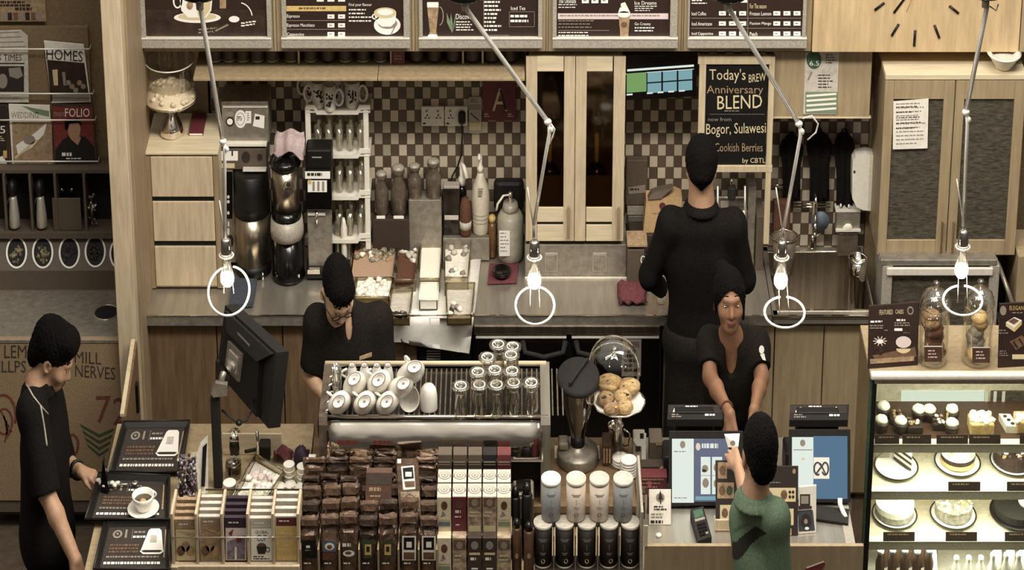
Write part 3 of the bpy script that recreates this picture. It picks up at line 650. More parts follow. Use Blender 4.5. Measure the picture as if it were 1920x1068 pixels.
t = T('coffee_urn', 'steel coffee urn with black top under the tall brewer', 'urn', (p.x, Y, .905))
z = [zof(q, Y) for q in (506, 484, 395, 372, 352, 322)]
MB().lathe((p.x, Y, .906), [(.9*r, 0), (r, .01), (r, z[1]-.906)], 'black', 28).b('base', t)
MB().lathe((p.x, Y, z[1]), [(r*1.0, 0), (r*1.0, z[2]-z[1])], 'steel_brushed', 32).b('body', t)
b = MB(); b.lathe((p.x, Y, z[2]), [(r*1.03, 0), (r*1.03, z[3]-z[2]), (.9*r, z[4]-z[2]), (.94*r, z[5]-z[2]), (.8*r, z[5]-z[2]+.01)], 'black', 28); b.b('top', t)
b = MB(); b.pb(455, 319, 499, 322, Y-.05, .04, 'frame_light', .001); b.pb(457, 331, 472, 358, Y-.06, .01, 'paper_grey', .001); b.pb(476, 331, 492, 358, Y-.06, .01, 'paper_grey', .001); b.b('label', t)
b = MB(); spout(b, p.x+.045, Y-.06, z[1]-.03); b.b('tap', t)
p = at(541, 520, Z=.905); r = 30/pxm(p.y, 1.1); Y = p.y; x = p.x
t = T('coffee_urn', 'tall black coffee server with steel tank and drip tray', 'urn', (x, Y, .905))
z = {q: zof(q, Y) for q in (520, 440, 425, 405, 393, 308, 292, 455, 500)}
b = MB(); b.lathe((x, Y+.02, .906), [(1.02*r, 0), (1.05*r, .012), (.98*r, .03), (.98*r, z[440]-.906)], 'black_gloss', 32); b.b('base', t)
MB().lathe((x, Y, z[440]), [(1.0*r, 0), (1.05*r, .03), (.98*r, z[405]-z[440])], 'frame_grey', 32).b('drip_collar', t)
MB().lathe((x, Y, z[425]), [(.82*r, 0), (.9*r, .03), (.92*r, z[393]-z[425]+.01)], 'black_gloss', 32).b('tank_base', t)
b = MB(); b.lathe((x, Y, z[393]), [(.82*r, 0), (.84*r, z[308]-z[393])], 'steel_brushed', 36); b.b('tank', t)
b = MB(); a = VA(b, Y-.84*r*DR-.003); a.text('WBUR', 526, 321, 556, 329, 'print_dark'); a.disc(541, 346, 4, 5, 'print_dark'); a.ring(541, 347, 9, 8, 1.2, 'print_dark'); a.ring(541, 360, 8, 8, 1.2, 'print_dark'); a.rows(534, 356, 549, 372, 4, 'print_dark', 2, .3); b.b('printed_mark', t)
MB().lathe((x, Y, z[308]), [(.95*r, 0), (1.0*r, .01), (.9*r, .03), (.5*r, .05), (0, .055)], 'black_gloss', 32).b('lid', t)
b = MB(); b.tube([(x, Y-.07, z[405]+.03), (x, Y-.085, z[405]+.02), (x, Y-.09, z[405]-.02)], .006, 'chrome', 8); b.b('tap', t)
MB().pb(523, 453, 559, 500, Y-.052, .02, 'steel_brushed', .006).b('mirror_panel', t)
b = MB(); v = [at(q, w_, Z=.93) for q, w_ in ((519, 520), (562, 520), (559, 501), (523, 501))]; b.prism(v, (0, 0, .012), 'frame_light'); v = [at(q, w_, Z=.943) for q, w_ in ((523, 517), (558, 517), (556, 503), (526, 503))]; b.prism(v, (0, 0, .002), 'black_soft'); b.b('drip_tray', t)
# pink cloth over it
rows = []
rnd = random.Random(2)
for (py, xa_, xb_, dy) in ((246, 518, 570, .05), (254, 516, 571, -.0), (262, 515, 572, -.04), (285, 513, 570, -.055), (294, 514, 568, -.06)):
    rows.append([at(xa_+(xb_-xa_)*k/8+rnd.uniform(-1, 1), py+(4*math.sin(k*1.1)+(4 if k > 6 and py > 280 else 0)-(6*math.sin(k/8*3.14) if py > 280 else 0)), Y=Y+dy-.012*math.sin(k*2.0)-.03*math.sin(k/8*3.14)) for k in range(9)])
solo(MB().sheet(rows, 'pink_cloth', .004), 'cloth', 'pale pink cloth draped over the tall coffee server', 'cloth')
# black grinder
Y = .36
t = T('bean_grinder', 'black bean grinder with white labels beside the white rack', 'grinder', (xof(597, Y, 1), Y, .905))
b = MB(); b.pb(573, 280, 622, 318, Y, .12, 'black', .01); b.pb(585, 294, 603, 296, Y-.002, .01, 'frame_grey', 0); b.b('hopper', t)
b = MB(); b.pb(573, 318, 622, 395, Y-.01, .13, 'black_gloss', .006); b.b('head', t)
b = MB(); a = VA(b, Y-.011); a.rect(572, 321, 619, 335, 'print_white'); a.rows(576, 324, 616, 332, 1, 'print_dark', 2, .7, 0, 3); a.rect(577, 338, 613, 360, 'print_white'); a.rect(578, 337, 584, 345, 'gold', 2); [a.rect(586+k*9, 340, 590+k*9, 358, 'print_grey', 2) for k in range(3)]; b.b('label', t, label='white printed labels')
b = MB(); b.pb(577, 395, 621, 508, Y+.02, .10, 'steel_dull', .004); b.pb(577, 398, 610, 404, Y+.01, .02, 'frame_light', .001); b.b('body', t)
b = MB(); b.tube([at(594, 394, Y=Y+.01), at(594, 420, Y=Y+.0)], .007, 'chrome', 8); b.b('spout', t)
b = MB(); b.pb(574, 505, 624, 522, Y-.02, .14, 'black', .004); b.pb(576, 506, 600, 514, Y-.03, .03, 'chrome', .002); b.b('foot', t)
# ================================================================ white rack with glasses and mugs
Y = .50
t = T('glass_rack', 'white plastic tiered rack holding glasses and mugs', 'rack', (xof(634, Y, 1), Y, .905))
for px in (580, 688):
    b = MB(); b.pb(px-5, 200, px+5, 468, Y, .03, 'white_plastic', .004); b.pb(px-4, 190, px+4, 468, Y+.16, .03, 'white_plastic', .004); b.b('post', t)
tiers = []
for k, (py, xa_) in enumerate(((197, 574), (279, 574), (357, 574), (438, 574))):
    zt = zof(py, Y)
    b = MB(); b.box(xof(575, Y, zt), xof(694, Y, zt), Y-.002, Y+.20, zt-.034, zt-.028, 'white_plastic')
    P_ = lambda q, w_: at(q, py+w_, Y=Y-.004)
    b.prism([P_(574, 0), P_(590, 0), P_(596, 11), P_(668, 11), P_(674, 0), P_(694, 0), P_(694, 8), P_(677, 9), P_(671, 18), P_(594, 18), P_(588, 8), P_(574, 8)], (0, .008, 0), 'white_plastic')
    b.b('tier', t); tiers.append(zt-.0275)
def tumbler(x, y, z, r, h, label, group, m='glass'):
    b = MB(); b.lathe((x, y, z), [(.7*r, 0), (r, h), (.93*r, h), (.66*r, .008), (0.001, .007)], m, 18, close=False); return solo(b, 'drinking_glass', label, 'glass', group, (x, y, z))
lab = ['glass on the upper tier of the white rack', 'glass on the middle tier of the white rack', 'glass on the bottom tier of the white rack']
for ti in (1, 2, 3):
    for k in range(5):
        for j in range(2): 
            g = tumbler(xof(596+k*20, Y, tiers[ti]), Y+.05+j*.1, tiers[ti]+.001, .019, .11, lab[ti-1], ['glasses on the upper rack tier', 'glasses on the middle rack tier', 'glasses on the bottom rack tier'][ti-1])
def mug(px, py, Y, r, label, handle=1, lie=False):
    z = tiers[0]+.001; x = xof(px, Y, z)
    t = T('mug', label, 'mug', (x, Y, z), 'printed mugs on the white rack'); h = .115
    b = MB(); b.lathe((x, Y, z), [(.8*r, 0), (.92*r, .006), (.98*r, h*.5), (r, h), (.92*r, h), (.9*r, .02), (0.001, .015)], 'porcelain', 28, close=False); b.b('body', t)
    b = MB(); b.ring((x+handle*(r+.012), Y-.01, z+h*.52), .018, .036, .0055, 'porcelain', Matrix.Rotation(R(90), 3, 'X'), 20); b.b('handle', t)
    b = MB(); rnd = random.Random(px)
    for q in range(16):
        an = R(rnd.uniform(-122, -58)); zz = rnd.uniform(.03, .085); 
        b.ball((x+.985*r*math.cos(an), Y+.985*r*DR*math.sin(an), z+zz), .0045, .003, .006, 'print_dark', 6, 4, .3)
    b.b('printed_motif', t)
mug(598, 190, Y+.06, .031, 'left mug with dark motif on the rack top', -1)
mug(661, 190, Y+.06, .033, 'right mug with handle to the right on the rack top', 1)
mug(632, 190, Y+.12, .030, 'rear middle mug on the rack top', 1)
mug(619, 196, Y+.015, .026, 'small front mug tucked between the larger mugs', 1)
mug(584, 190, Y+.14, .027, 'mug half hidden at the left end of the rack top', -1)
# tall coffee filter clips left of the bottles
for k, (px, py, h, m_) in enumerate(((634, 446, 46, 'steel'), (646, 452, 40, 'white_plastic'), (655, 445, 34, 'steel'))):
    p = at(px, py+40, Z=.905); b = MB(); b.lathe((p.x, p.y, .906), [(.012, 0), (.014, .01), (.013, .10), (.015, .16), (.009, .19), (.005, .21)], m_, 14)
    solo(b, 'shaker_bottle', ['steel bottle below the white rack, nearest the grinder', 'white bottle between two steel ones below the rack', 'steel bottle below the rack beside the crumb tub'][k], 'bottle', 'small bottles below the white rack')
# ================================================================ wall sockets, sign
YW = .695
t0 = None
for k, px in enumerate((790, 834)):
    t = T('wall_socket', ['left white double wall socket on the checkered tiles', 'right white wall socket with a black plug in it'][k], 'socket', (xof(px+21, YW, 1.6), YW, zof(237, YW)), 'wall sockets')
    b = MB(); b.pb(px, 200, px+42.5, 236.5, YW-.012, .014, 'white_plastic', .003); b.b('faceplate', t)
    b = MB(); a = VA(b, YW-.013)
    for dx in (6, 27): a.rect(px+dx+2, 206, px+dx+6, 210, 'print_grey'); a.rect(px+dx, 220, px+dx+4, 222, 'print_dark'); a.rect(px+dx+7, 220, px+dx+10, 222, 'print_dark'); a.rect(px+dx+4, 214, px+dx+6, 218, 'print_dark')
    a.rect(px+3, 230, px+8, 233, 'print_dark'); b.b('switches', t)
b = MB(); b.pb(859, 212, 873, 235, YW-.05, .04, 'black', .012)
pts = [at(866, 232, Y=YW-.03), at(867, 250, Y=YW-.02), at(865, 290, Y=YW-.02), at(858, 312, Y=YW-.02), at(848, 330, Y=YW-.03), at(842, 352, Y=YW-.05)]
b.tube(pts, .0035, 'black', 8); solo(b, 'plug_with_cable', 'black plug and cable hanging from the right wall socket', 'plug')
b = MB(); b.pb(905, 150, 968, 226, YW-.008, .01, 'red_sign', .001); a = VA(b, YW-.008); a.text('A', 923, 166, 952, 208, 'print_cream'); a.poly([(936, 168), (941, 168), (951, 206), (946, 206)], 'print_dark', 2); a.rows(908, 213, 922, 221, 2, 'print_pink', 1, .4); a.rows(952, 213, 966, 221, 2, 'print_pink', 1, .4); a.rect(906, 150, 967, 154, 'print_brown')
solo(b, 'wall_sign', 'dark red sign with a large letter A on the tiles', 'sign')
b = MB(); b.pb(879, 182, 903, 250, YW-.006, .008, 'frame_grey', .001); a = VA(b, YW-.006); a.rect(880, 196, 902, 206, 'print_grey'); a.line(882, 212, 898, 226, 2, 'print_dark'); a.rect(880, 230, 902, 244, 'print_cream'); a.rows(882, 186, 900, 194, 2, 'print_dark', 2, .3)
solo(b, 'notice_card', 'narrow grey notice card left of the red letter sign', 'notice')
# ================================================================ bottles on their stand
Y = .60
t = T('bottle_stand', 'dark stepped bottle stand with small white labels', 'stand', (xof(765, Y, 1), Y-.05, .904))
b = MB(); b.box(xof(700, Y, .95), xof(768, Y, .95), Y-.06, Y+.06, .905, zof(401, Y), 'brown_dark', .003); b.box(xof(768, Y, .95), xof(829, Y, .95), Y-.045, Y+.06, .905, zof(374, Y-.04), 'steel_dull', .003); b.b('steps', t)
b = MB(); a = VA(b, Y-.061); a.rect(706, 404, 722, 410, 'print_white'); a.rect(738, 404, 757, 410, 'print_white'); b.b('label', t, label='small white label strips')
def bottle(px, pt, pb_, r_, label, Y=.60, m='bottle_grey', cap=None):
    z0 = zof(pb_, Y)+.001; z1 = zof(pt, Y); h = z1-z0; x = xof(px, Y, z0); r = r_/pxm(Y, z0)
    t = T('bottle', label, 'bottle', (x, Y, z0), 'grey bottles on the dark stand')
    MB().lathe((x, Y, z0), [(.85*r, 0), (r, .006), (r, .52*h), (.9*r, .60*h), (.62*r, .72*h), (.66*r, .84*h), (.80*r, .86*h), (.78*r, .94*h), (.5*r, h)], m, 22, 1.2).b('body', t)
    MB().lathe((x, Y, z0+h*.93), [(.78*r, 0), (.80*r, .04*h), (.5*r, .09*h)], 'frame_grey', 16, 1.2).b('cap', t)
bottle(716, 322, 400, 13, 'leftmost grey bottle on the lower step of the stand')
bottle(748, 311, 400, 15, 'second grey bottle on the lower step of the stand')
bottle(778, 308, 373, 13, 'left grey bottle on the upper step of the stand')
bottle(813, 299, 373, 14.5, 'right grey bottle on the upper step of the stand')
def on(px, py, Z=.905): p = at(px, py, Z=Z); return p.x, p.y, Z, pxm(p.y, Z)
b = MB(); zl_ = zof(440, .58); b.box(xof(831, .56, .93), xof(918, .56, .93), .545, .69, .905, zl_, 'steel_dull', .003); solo(b, 'ledge', 'low steel ledge under the jars and the pear shaped bottle', 'ledge')
def onl(px): p = at(px, 440, Y=.60); return xof(px, .60, zl_), .605, zl_+.001, pxm(.605, zl_)
x, y, z, s_ = onl(847)
t = T('square_jar', 'square dark glass jar behind the plastic tubs', 'jar', (x, y, z))
b = MB(); b.box(x-16/s_, x+16/s_, y-.03, y+.03, z, zof(350, y), 'smoke_glass', .006); b.b('body', t); b = MB(); b.box(x-13/s_, x+13/s_, y-.034, y-.028, zof(406, y), zof(398, y), 'paper_grey'); b.b('label', t); MB().box(x-15/s_, x+15/s_, y-.028, y+.028, zof(350, y)+.001, zof(344, y), 'frame_grey', .004).b('lid', t)
x, y, z, s_ = onl(873); y -= .02
t = T('sauce_jar', 'small round jar of brown sauce beside the pear shaped bottle', 'jar', (x, y, z)); h = zof(372, y)-z
MB().lathe((x, y, z), [(10/s_, 0), (11/s_, .01), (11/s_, h*.75), (7/s_, h)], 'cocoa', 18).b('body', t); MB().lathe((x, y, z+h*.2), [(11.4/s_, 0), (11.4/s_, h*.2)], 'paper_grey', 18).b('label', t)
y = .655; z = zl_+.001; x = xof(866, y, 1.2); s_ = pxm(y, 1.2)
t = T('pump_bottle', 'dark bottle with a white pump head behind the sauce jar', 'bottle', (x, y, z))
zz = {q: zof(q, y) for q in (345, 318, 306)}
MB().lathe((x, y, z), [(9/s_, 0), (9/s_, zz[345]-z-.03), (6/s_, zz[345]-z)], 'black_gloss', 16).b('body', t)
b = MB(); b.lathe((x, y, zz[345]), [(7/s_, 0), (7/s_, .03), (4/s_, .04), (4/s_, zz[306]-zz[345])], 'white_plastic', 14); b.tube([(x, y, zz[306]), (x+.01, y-.03, zz[306]-.005), (x+.022, y-.05, zz[306]-.05)], .009, 'white_plastic', 8); b.b('pump', t)
x, y, z, s_ = onl(901); h = zof(292, y)-z
t = T('pear_bottle', 'pale pear shaped plastic bottle with a long neck', 'bottle', (x, y, z))
MB().lathe((x, y, z), [(13/s_, 0), (15/s_, .012), (15/s_, .06), (17/s_, h*.40), (17/s_, h*.50), (14/s_, h*.62), (7/s_, h*.74), (5/s_, h*.80)], 'cream_plastic', 26).b('body', t)
b = MB(); b.lathe((x, y, z+h*.80), [(6/s_, 0), (6/s_, .02), (3.5/s_, .03), (3.5/s_, h*.2)], 'white_plastic', 14); b.ball((x-.004, y-.012, z+h), .009, .03, .012, 'white_plastic', 10, 6); b.b('nozzle', t)
b = MB(); [b.lathe((x, y, z+.06+k*.018), [(15.6/s_+.0006*k, 0), (16/s_+.0006*k, .003), (15.6/s_+.0006*k, .006)], 'jug_grey', 24, close=False) for k in range(3)]; b.b('grip_ribs', t)
b = MB(); a = Art(b, (x, y-17/s_*DR-.002, 0), (0, -1, 0)); [a.rect(896, 353+k*6, 906-k, 356+k*6, 'print_grey') for k in range(3)]; b.b('print', t)
x, y, z, s_ = on(923, 480); h = zof(403, y)-z
t = T('syrup_bottle', 'slim amber syrup bottle left of the large grey jug', 'bottle', (x, y, z)); MB().lathe((x, y, z), [(7/s_, 0), (8/s_, .01), (8/s_, h*.7), (5/s_, h*.85)], 'amber', 16).b('body', t); MB().lathe((x, y, z+h*.85), [(6/s_, 0), (7/s_, .02), (4/s_, h*.15)], 'gold', 14).b('cap', t)
x, y, z, s_ = on(957, 483); h = zof(393, y)-z
t = T('dispenser_jug', 'large grey jug with pump and white label on the worktop', 'jug', (x, y, z))
MB().lathe((x, y, z), [(20/s_, 0), (23.5/s_, .012), (24/s_, .05), (24/s_, h*.86), (20/s_, h*.95), (13/s_, h)], 'jug_grey', 30).b('body', t)
b = MB(); b.lathe((x, y, z+h), [(14/s_, 0), (15/s_, .012), (13/s_, .035)], 'frame_grey', 20); b.lathe((x, y, z+h+.035), [(4/s_, 0), (4/s_, .05)], 'chrome', 10); b.tube([(x, y, z+h+.07), (x-.03, y-.02, z+h+.075), (x-.055, y-.03, z+h+.04), (x-.06, y-.03, z+h+.01)], .005, 'white_plastic', 8); b.b('pump', t)
b = MB(); a = Art(b, (x, y-24/s_*DR-.003, 0), (-.12, -1, 0)); a.rect(936, 432, 956, 480, 'print_white'); a.rows(938, 436, 954, 476, 6, 'print_grey', 2, .3); b.b('label', t)
b = MB(); b.pb(926, 340, 982, 398, .62, .06, 'black', .02); solo(b, 'radio', 'black rounded box on the tiles behind the grey jug', 'box')
b = MB(); v = [at(q, w_, Z=.905) for q, w_ in ((914, 533), (969, 531), (972, 494), (918, 496))]; b.prism(v, (0, 0, .006), 'red_cloth'); solo(b, 'mat', 'small dark red mat on the worktop below the jug', 'mat')
x, y, z, s_ = on(941, 517, .912); b = MB(); b.lathe((x, y, z), [(10/s_, 0), (16/s_, .012), (18/s_, .03), (16.5/s_, .03), (13/s_, .014), (0, .010)], 'black_gloss', 28, close=False); solo(b, 'saucer', 'black bowl on the dark red mat', 'bowl')
# ================================================================ paper sheet and tubs of ingredients
rows = []
rnd = random.Random(9)
for k in range(13):
    f = k/12
    if f < .5:
        g = f/.5; row = [at(738+(g*-14)+q*(905-g*15-738+g*14)/8, 505+g*86-(50 if q > 6 else 0)*(1-g)*(q-6)/2, Z=.907+.004*math.sin(q*1.7+k)) for q in range(9)]
    elif f < .59: row = [at(723+q*(888-723)/8, 596, Y=-.016+.004*math.sin(q)) for q in range(9)]
    else:
        g = (f-.55)/.45; row = [at(723+g*12+q*(888-g*8-723-g*12)/8, 596+g*(45+(22 if q > 1.5 else 0)*(q/8)), Y=-.022-.012*math.sin(q*.9+g*2)*g) for q in range(9)]
    rows.append(row)
solo(MB().sheet(rows, 'towel_paper', .0015), 'paper_sheet', 'creased white paper sheet hanging over the worktop edge', 'paper')
def tub(quad, hgt, m, fill, fl, name, label, cat='tub', stuff=None, grp='plastic tubs of ingredients', Z=.912, lumps=None, seed=1):
    base = [at(q, w_, Z=Z+hgt) for q, w_ in quad]
    for p in base: p.z = Z
    t = T(name, label, cat, tuple(sum(base, Vector())/4), grp); c_ = sum(base, Vector())/4
    b = MB(); up = Vector((0, 0, hgt))
    for i in range(4):
        p, q = base[i], base[(i+1) % 4]; n_ = ((c_-(p+q)/2)*Vector((1, 1, 0))).normalized()*.004
        b.prism([p, q, q+up, p+up], n_, m)
        b.tube([p+up, q+up], .004, m, 6)
    b.prism(base, (0, 0, .003), m); b.b('container', t)
    ins = [c_+(p-c_)*.92+Vector((0, 0, .004)) for p in base]; b = MB(); b.prism(ins, (0, 0, hgt*fl), fill)
    if lumps:
        rnd = random.Random(seed)
        for k in range(lumps[0]):
            u, v = rnd.uniform(.06, .94), rnd.uniform(lumps[2], lumps[3]); p = (ins[0]*(1-u)+ins[1]*u)*(1-v)+(ins[3]*(1-u)+ins[2]*u)*v
            b.ball(p+Vector((0, 0, hgt*fl+rnd.uniform(0, .012))), .013, .018, .012, rnd.choice(lumps[1]), 8, 5, .3)
    b.b('contents', t); return t
tub([(654, 520), (738, 520), (747, 445), (664, 445)], .055, 'acrylic', 'powder', .6, 'ingredient_tub', 'largest clear tub with tan powder and scattered crumbs', lumps=(46, ['cookie', 'herb', 'cream', 'icing_grey'], .5, .95))
tub([(741, 524), (779, 524), (785, 452), (748, 452)], .055, 'acrylic', 'cocoa', .5, 'ingredient_tub', 'clear tub of dark brown cocoa beside the largest tub', lumps=(10, ['cream', 'paper_grey'], .6, .95))
tub([(785, 522), (825, 522), (829, 452), (790, 452)], .06, 'acrylic', 'cream', .75, 'ingredient_tub', 'clear tub filled with white sugar between cocoa and labelled tubs')
tub([(833, 520), (878, 520), (884, 442), (833, 442)], .085, 'acrylic', 'paper', .5, 'ingredient_tub', 'taller clear tub with white packets beside the pear bottle', lumps=(14, ['paper', 'paper_grey', 'print_grey'], .1, .95), seed=4)
tub([(664, 556), (730, 556), (737, 520), (668, 520)], .05, 'acrylic', 'cream', .7, 'ingredient_tub', 'clear tub of white sachets in front of the largest tub', lumps=(44, ['cream', 'paper', 'porcelain'], .05, .95), seed=6)
tub([(728, 590), (768, 590), (774, 540), (735, 540)], .05, 'acrylic', 'paper_grey', .5, 'ingredient_tub', 'nearest left clear tub with dark label on the paper sheet', lumps=(6, ['print_dark', 'print_grey'], .05, .3), seed=7)
tub([(786, 562), (820, 562), (822, 530), (788, 530)], .045, 'white_plastic', 'cream', .9, 'ingredient_tub', 'small white tub in front of the sugar tub')
tub([(838, 590), (884, 590), (890, 530), (836, 530)], .05, 'acrylic', 'paper_grey', .45, 'ingredient_tub', 'nearest right clear tub with dark spoons on the paper sheet', lumps=(7, ['print_dark', 'print_grey', 'paper'], .05, .5), seed=8)
b = MB(); v = [at(q, w_, Z=.907) for q, w_ in ((430, 578), (474, 575), (482, 530), (436, 528))]; b.prism(v, (0, 0, .02), 'blue_cloth'); solo(b, 'folded_cloth', 'dark blue folded cloth on the worktop left of the urn', 'cloth')
# ================================================================ glazed wall cabinet
Y = .36
t = T('wall_cabinet', 'narrow birch wall cabinet with two glazed doors', 'cabinet', (xof(1078, Y, 1.5), Y, zof(455, Y)))
zt, zb = zof(106, Y), zof(454, Y); x0, x1 = xof(986, Y, 1.5), xof(1171, Y, 1.5)
b = MB(); b.box(x0, x0+.012, Y+.02, .69, zb, zt, 'birch'); b.box(x1-.012, x1, Y+.02, .69, zb, zt, 'birch'); b.box(x0, x1, Y+.02, .69, zt-.012, zt, 'birch_flat'); b.box(x0, x1, Y+.02, .69, zb, zb+.012, 'birch'); b.box(x0, x1, .66, .69, zb, zt, 'oak'); b.b('carcass', t)
for (a_, g0_, g1_, c_) in ((986, 1007, 1057, 1077.5), (1078.5, 1099, 1149, 1171)):
    b = MB(); b.pb(a_, 106, g0_, 452, Y, .018, 'birch', .002); b.pb(g1_, 106, c_, 452, Y, .018, 'birch', .002); b.pb(g0_, 106, g1_, 134, Y+.001, .017, 'birch_flat', .002); b.pb(g0_, 389, g1_, 416, Y+.001, .017, 'birch_flat', .002); b.pb(g0_, 422, g1_, 452, Y+.001, .017, 'birch_flat', .002); b.pb(g0_, 416, g1_, 422, Y+.012, .006, 'print_dark', 0)
    d_ = b.b('door', t); b = MB(); b.pb(g0_, 134, g1_, 389, Y+.008, .003, 'glass_tint', 0); b.b('glass_pane', d_)
    b = MB(); b.pb(c_-14, 388, c_-9, 448, Y-.022, .008, 'birch_dark', .002); b.pb(c_-13, 392, c_-10, 396, Y-.015, .016, 'birch_dark', 0); b.pb(c_-13, 440, c_-10, 444, Y-.015, .016, 'birch_dark', 0); b.b('handle', d_)
MB().box(x0+.012, x1-.012, Y+.05, .66, zof(352, .48), zof(352, .48)+.01, 'brown_laminate').b('shelf', t)
b = MB(); b.box(x0+.012, x1-.012, Y+.03, Y+.04, zb+.012, zof(330, Y+.03), 'brown_laminate'); b.b('kick_panel', t)
for k, px in enumerate((1030, 1118)):
    y_ = .50; z_ = zof(352, .48)+.012; x_ = xof(px, y_, z_)
    t = T('kettle', ['black kettle behind the left glass door of the narrow cabinet', 'black kettle behind the right glass door of the narrow cabinet'][k], 'kettle', (x_, y_, z_), 'kettles in the glazed cabinet')
    MB().lathe((x_, y_, z_), [(.035, 0), (.046, .01), (.048, .05), (.034, .085), (.012, .10)], 'black_gloss', 22, 1.3).b('body', t); MB().lathe((x_, y_, z_+.10), [(.008, 0), (.010, .01), (.010, .13)], 'cream_plastic', 12).b('handle', t)
Y = .375
t = T('steel_box', 'brushed steel box with two recessed grips under the cabinet', 'box', (xof(1080, Y, .95), Y, .905))
b = MB(); b.box(xof(984, Y, 1), xof(1175, Y, 1), Y, .69, .906, zof(458, Y), 'steel_dull', .004); b.b('body', t)
for (a_, c_) in ((1022, 1046), (1111, 1137)):
    b = MB(); b.pb(a_, 474, c_, 510, Y-.004, .006, 'frame_grey', .002); b.pb(a_+2, 478, c_-2, 508, Y-.006, .004, 'steel_dull', .002); b.b('grip', t)
MB().pb(984, 519, 1176, 524, Y-.006, .006, 'frame_light', .001).b('bottom_edge', t)
# ================================================================ television, chalkboard
Y = .42
t = T('television', 'small black wall television with green and blue tiles on screen', 'television', (xof(1240, Y, 1.8), Y, zof(186, Y)))
b = MB(); b.prism([at(q, w_, Y=Y) for q, w_ in ((1173, 104), (1308, 99), (1305, 180), (1173, 188))], (0, .05, 0), 'black_gloss'); b.b('housing', t)
b = MB(); a = VA(b, Y-.001); sl = lambda x: -(x-1175)*.072
def tq(x0, y0, x1, y1, m, l=1): a.poly([(x0, y0+sl(x0)), (x1, y0+sl(x1)), (x1, y1+sl(x1)), (x0, y1+sl(x0))], m, l)
tq(1176, 130, 1301, 134, 'screen_white'); tq(1175, 138, 1212, 174, 'screen_green', 2)
for i in range(3):
    for j in range(2): tq(1214+i*29, 139+j*20.5, 1240+i*29, 157+j*20.5, 'screen_cyan', 2)
tq(1173, 138, 1301, 139, 'screen_white')
for i in range(5): tq(1175+i*20+(18 if i else 0), 176, 1186+i*20+(18 if i else 0), 179, 'screen_white', 2)
b.b('screen', t, label='lit screen')
Y = .37
t = T('chalkboard', 'black chalkboard in a birch frame with handwritten brew of the day', 'chalkboard', (xof(1378, Y, 1.6), Y, zof(322, Y)))
b = MB(); b.pb(1309, 106, 1448, 121, Y, .03, 'birch', .002); b.pb(1309, 311, 1448, 323, Y, .03, 'birch', .002); b.pb(1309.4, 106.4, 1322, 322.6, Y+.001, .028, 'birch', .002); b.pb(1437, 106.4, 1447.6, 458, Y+.001, .028, 'birch', .002); b.b('frame', t)
b = MB(); b.pb(1322, 121, 1437, 311, Y+.012, .01, 'black', 0); a = VA(b, Y+.012); c = 'print_cream'
a.text("Today's", 1330, 129, 1398, 156, c); a.text('BREW', 1404, 140, 1436, 155, c, 1, -4); a.text('Anniversary', 1325, 160, 1431, 180, 'print_tan'); a.text('BLEND', 1345, 180, 1429, 205, c, 1, -3)
a.rows(1358, 207, 1400, 211, 1, 'print_grey', 1, .4); a.line(1330, 214, 1434, 214, .6, 'print_grey'); a.text('now from', 1328, 220, 1371, 227, 'print_grey'); a.text('Bogor, Sulawesi', 1324, 232, 1436, 258, c, 1, -3); a.text('Cookish Berries', 1340, 268, 1430, 284, 'print_tan'); a.text('by CBTL', 1392, 296, 1435, 308, c)
b.b('slate', t)
b = MB(); a = VA(b, .395); b.pb(1508, 98, 1571, 214, .396, .003, 'paper_grey', 0); a.disc(1526, 112, 14, 17, 'fern', 1, 24); a.text('6.5', 1518, 114, 1536, 123, 'print_white', 2); a.rows(1548, 102, 1568, 122, 4, 'print_dark', 1, .3); a.rows(1534, 140, 1566, 168, 5, 'print_dark', 1, .3, 0, 3); a.rect(1510, 172, 1570, 212, 'print_green'); [a.line(1512, 180+k*9, 1568, 176+k*9, 4, 'print_white', 2) for k in range(4)]; a.line(1515, 150, 1522, 134, 3, 'print_grey')
solo(b, 'certificate', 'pale green certificate taped to the wooden hatch panel', 'notice')
# ================================================================ things around the man at the back counter
Y = .52
t = T('paper_bag', 'brown paper bag with a round seal left of the man', 'bag', (xof(1240, Y, 1), Y, .906))
P_ = lambda q, w_, d=0: at(q, w_, Y=Y+d)
b = MB(); b.prism([P_(1206, 436), P_(1272, 436), P_(1279, 372), P_(1266, 366), P_(1252, 372), P_(1212, 374)], (0, .10, 0), 'kraft'); b.b('body', t)
b = MB(); a = VA(b, Y-.002); a.disc(1242, 386, 6, 6.5, 'box_red', 1, 18); a.rows(1224, 398, 1252, 401, 1, 'print_tan', 1, .7); b.b('seal', t)
b = MB(); b.prism([P_(1215, 374, -.01), P_(1240, 372, -.01), P_(1262, 352, .02), P_(1240, 356, .03), P_(1222, 362, .02)], (0, .05, 0), 'brown_laminate'); b.b('folded_top', t)
zb_ = zof(436, Y)-.002; b = MB(); b.box(xof(1180, Y, 1), xof(1275, Y, 1), Y-.02, .68, .906, zb_, 'brown_dark', .004); b.box(xof(1210, Y, 1), xof(1240, Y, 1), Y-.03, Y-.02, .93, .96, 'frame_grey', .002); solo(b, 'storage_box', 'dark box under the brown paper bag', 'box')
for k, (y0, y1, m_, lb) in enumerate(((448, 408, 'steel_dull', 'grey metal canister with ridged lid between cabinet and paper bag'), )):
    x, y, z, s_ = on(1192, 470); b = MB(); b.box(xof(1177, y, 1), xof(1207, y, 1), y, y+.08, .906, zof(404, y), m_, .004); b.pb(1176, 386, 1208, 403, y-.004, .09, 'frame_grey', .002); solo(b, 'canister', lb, 'canister')
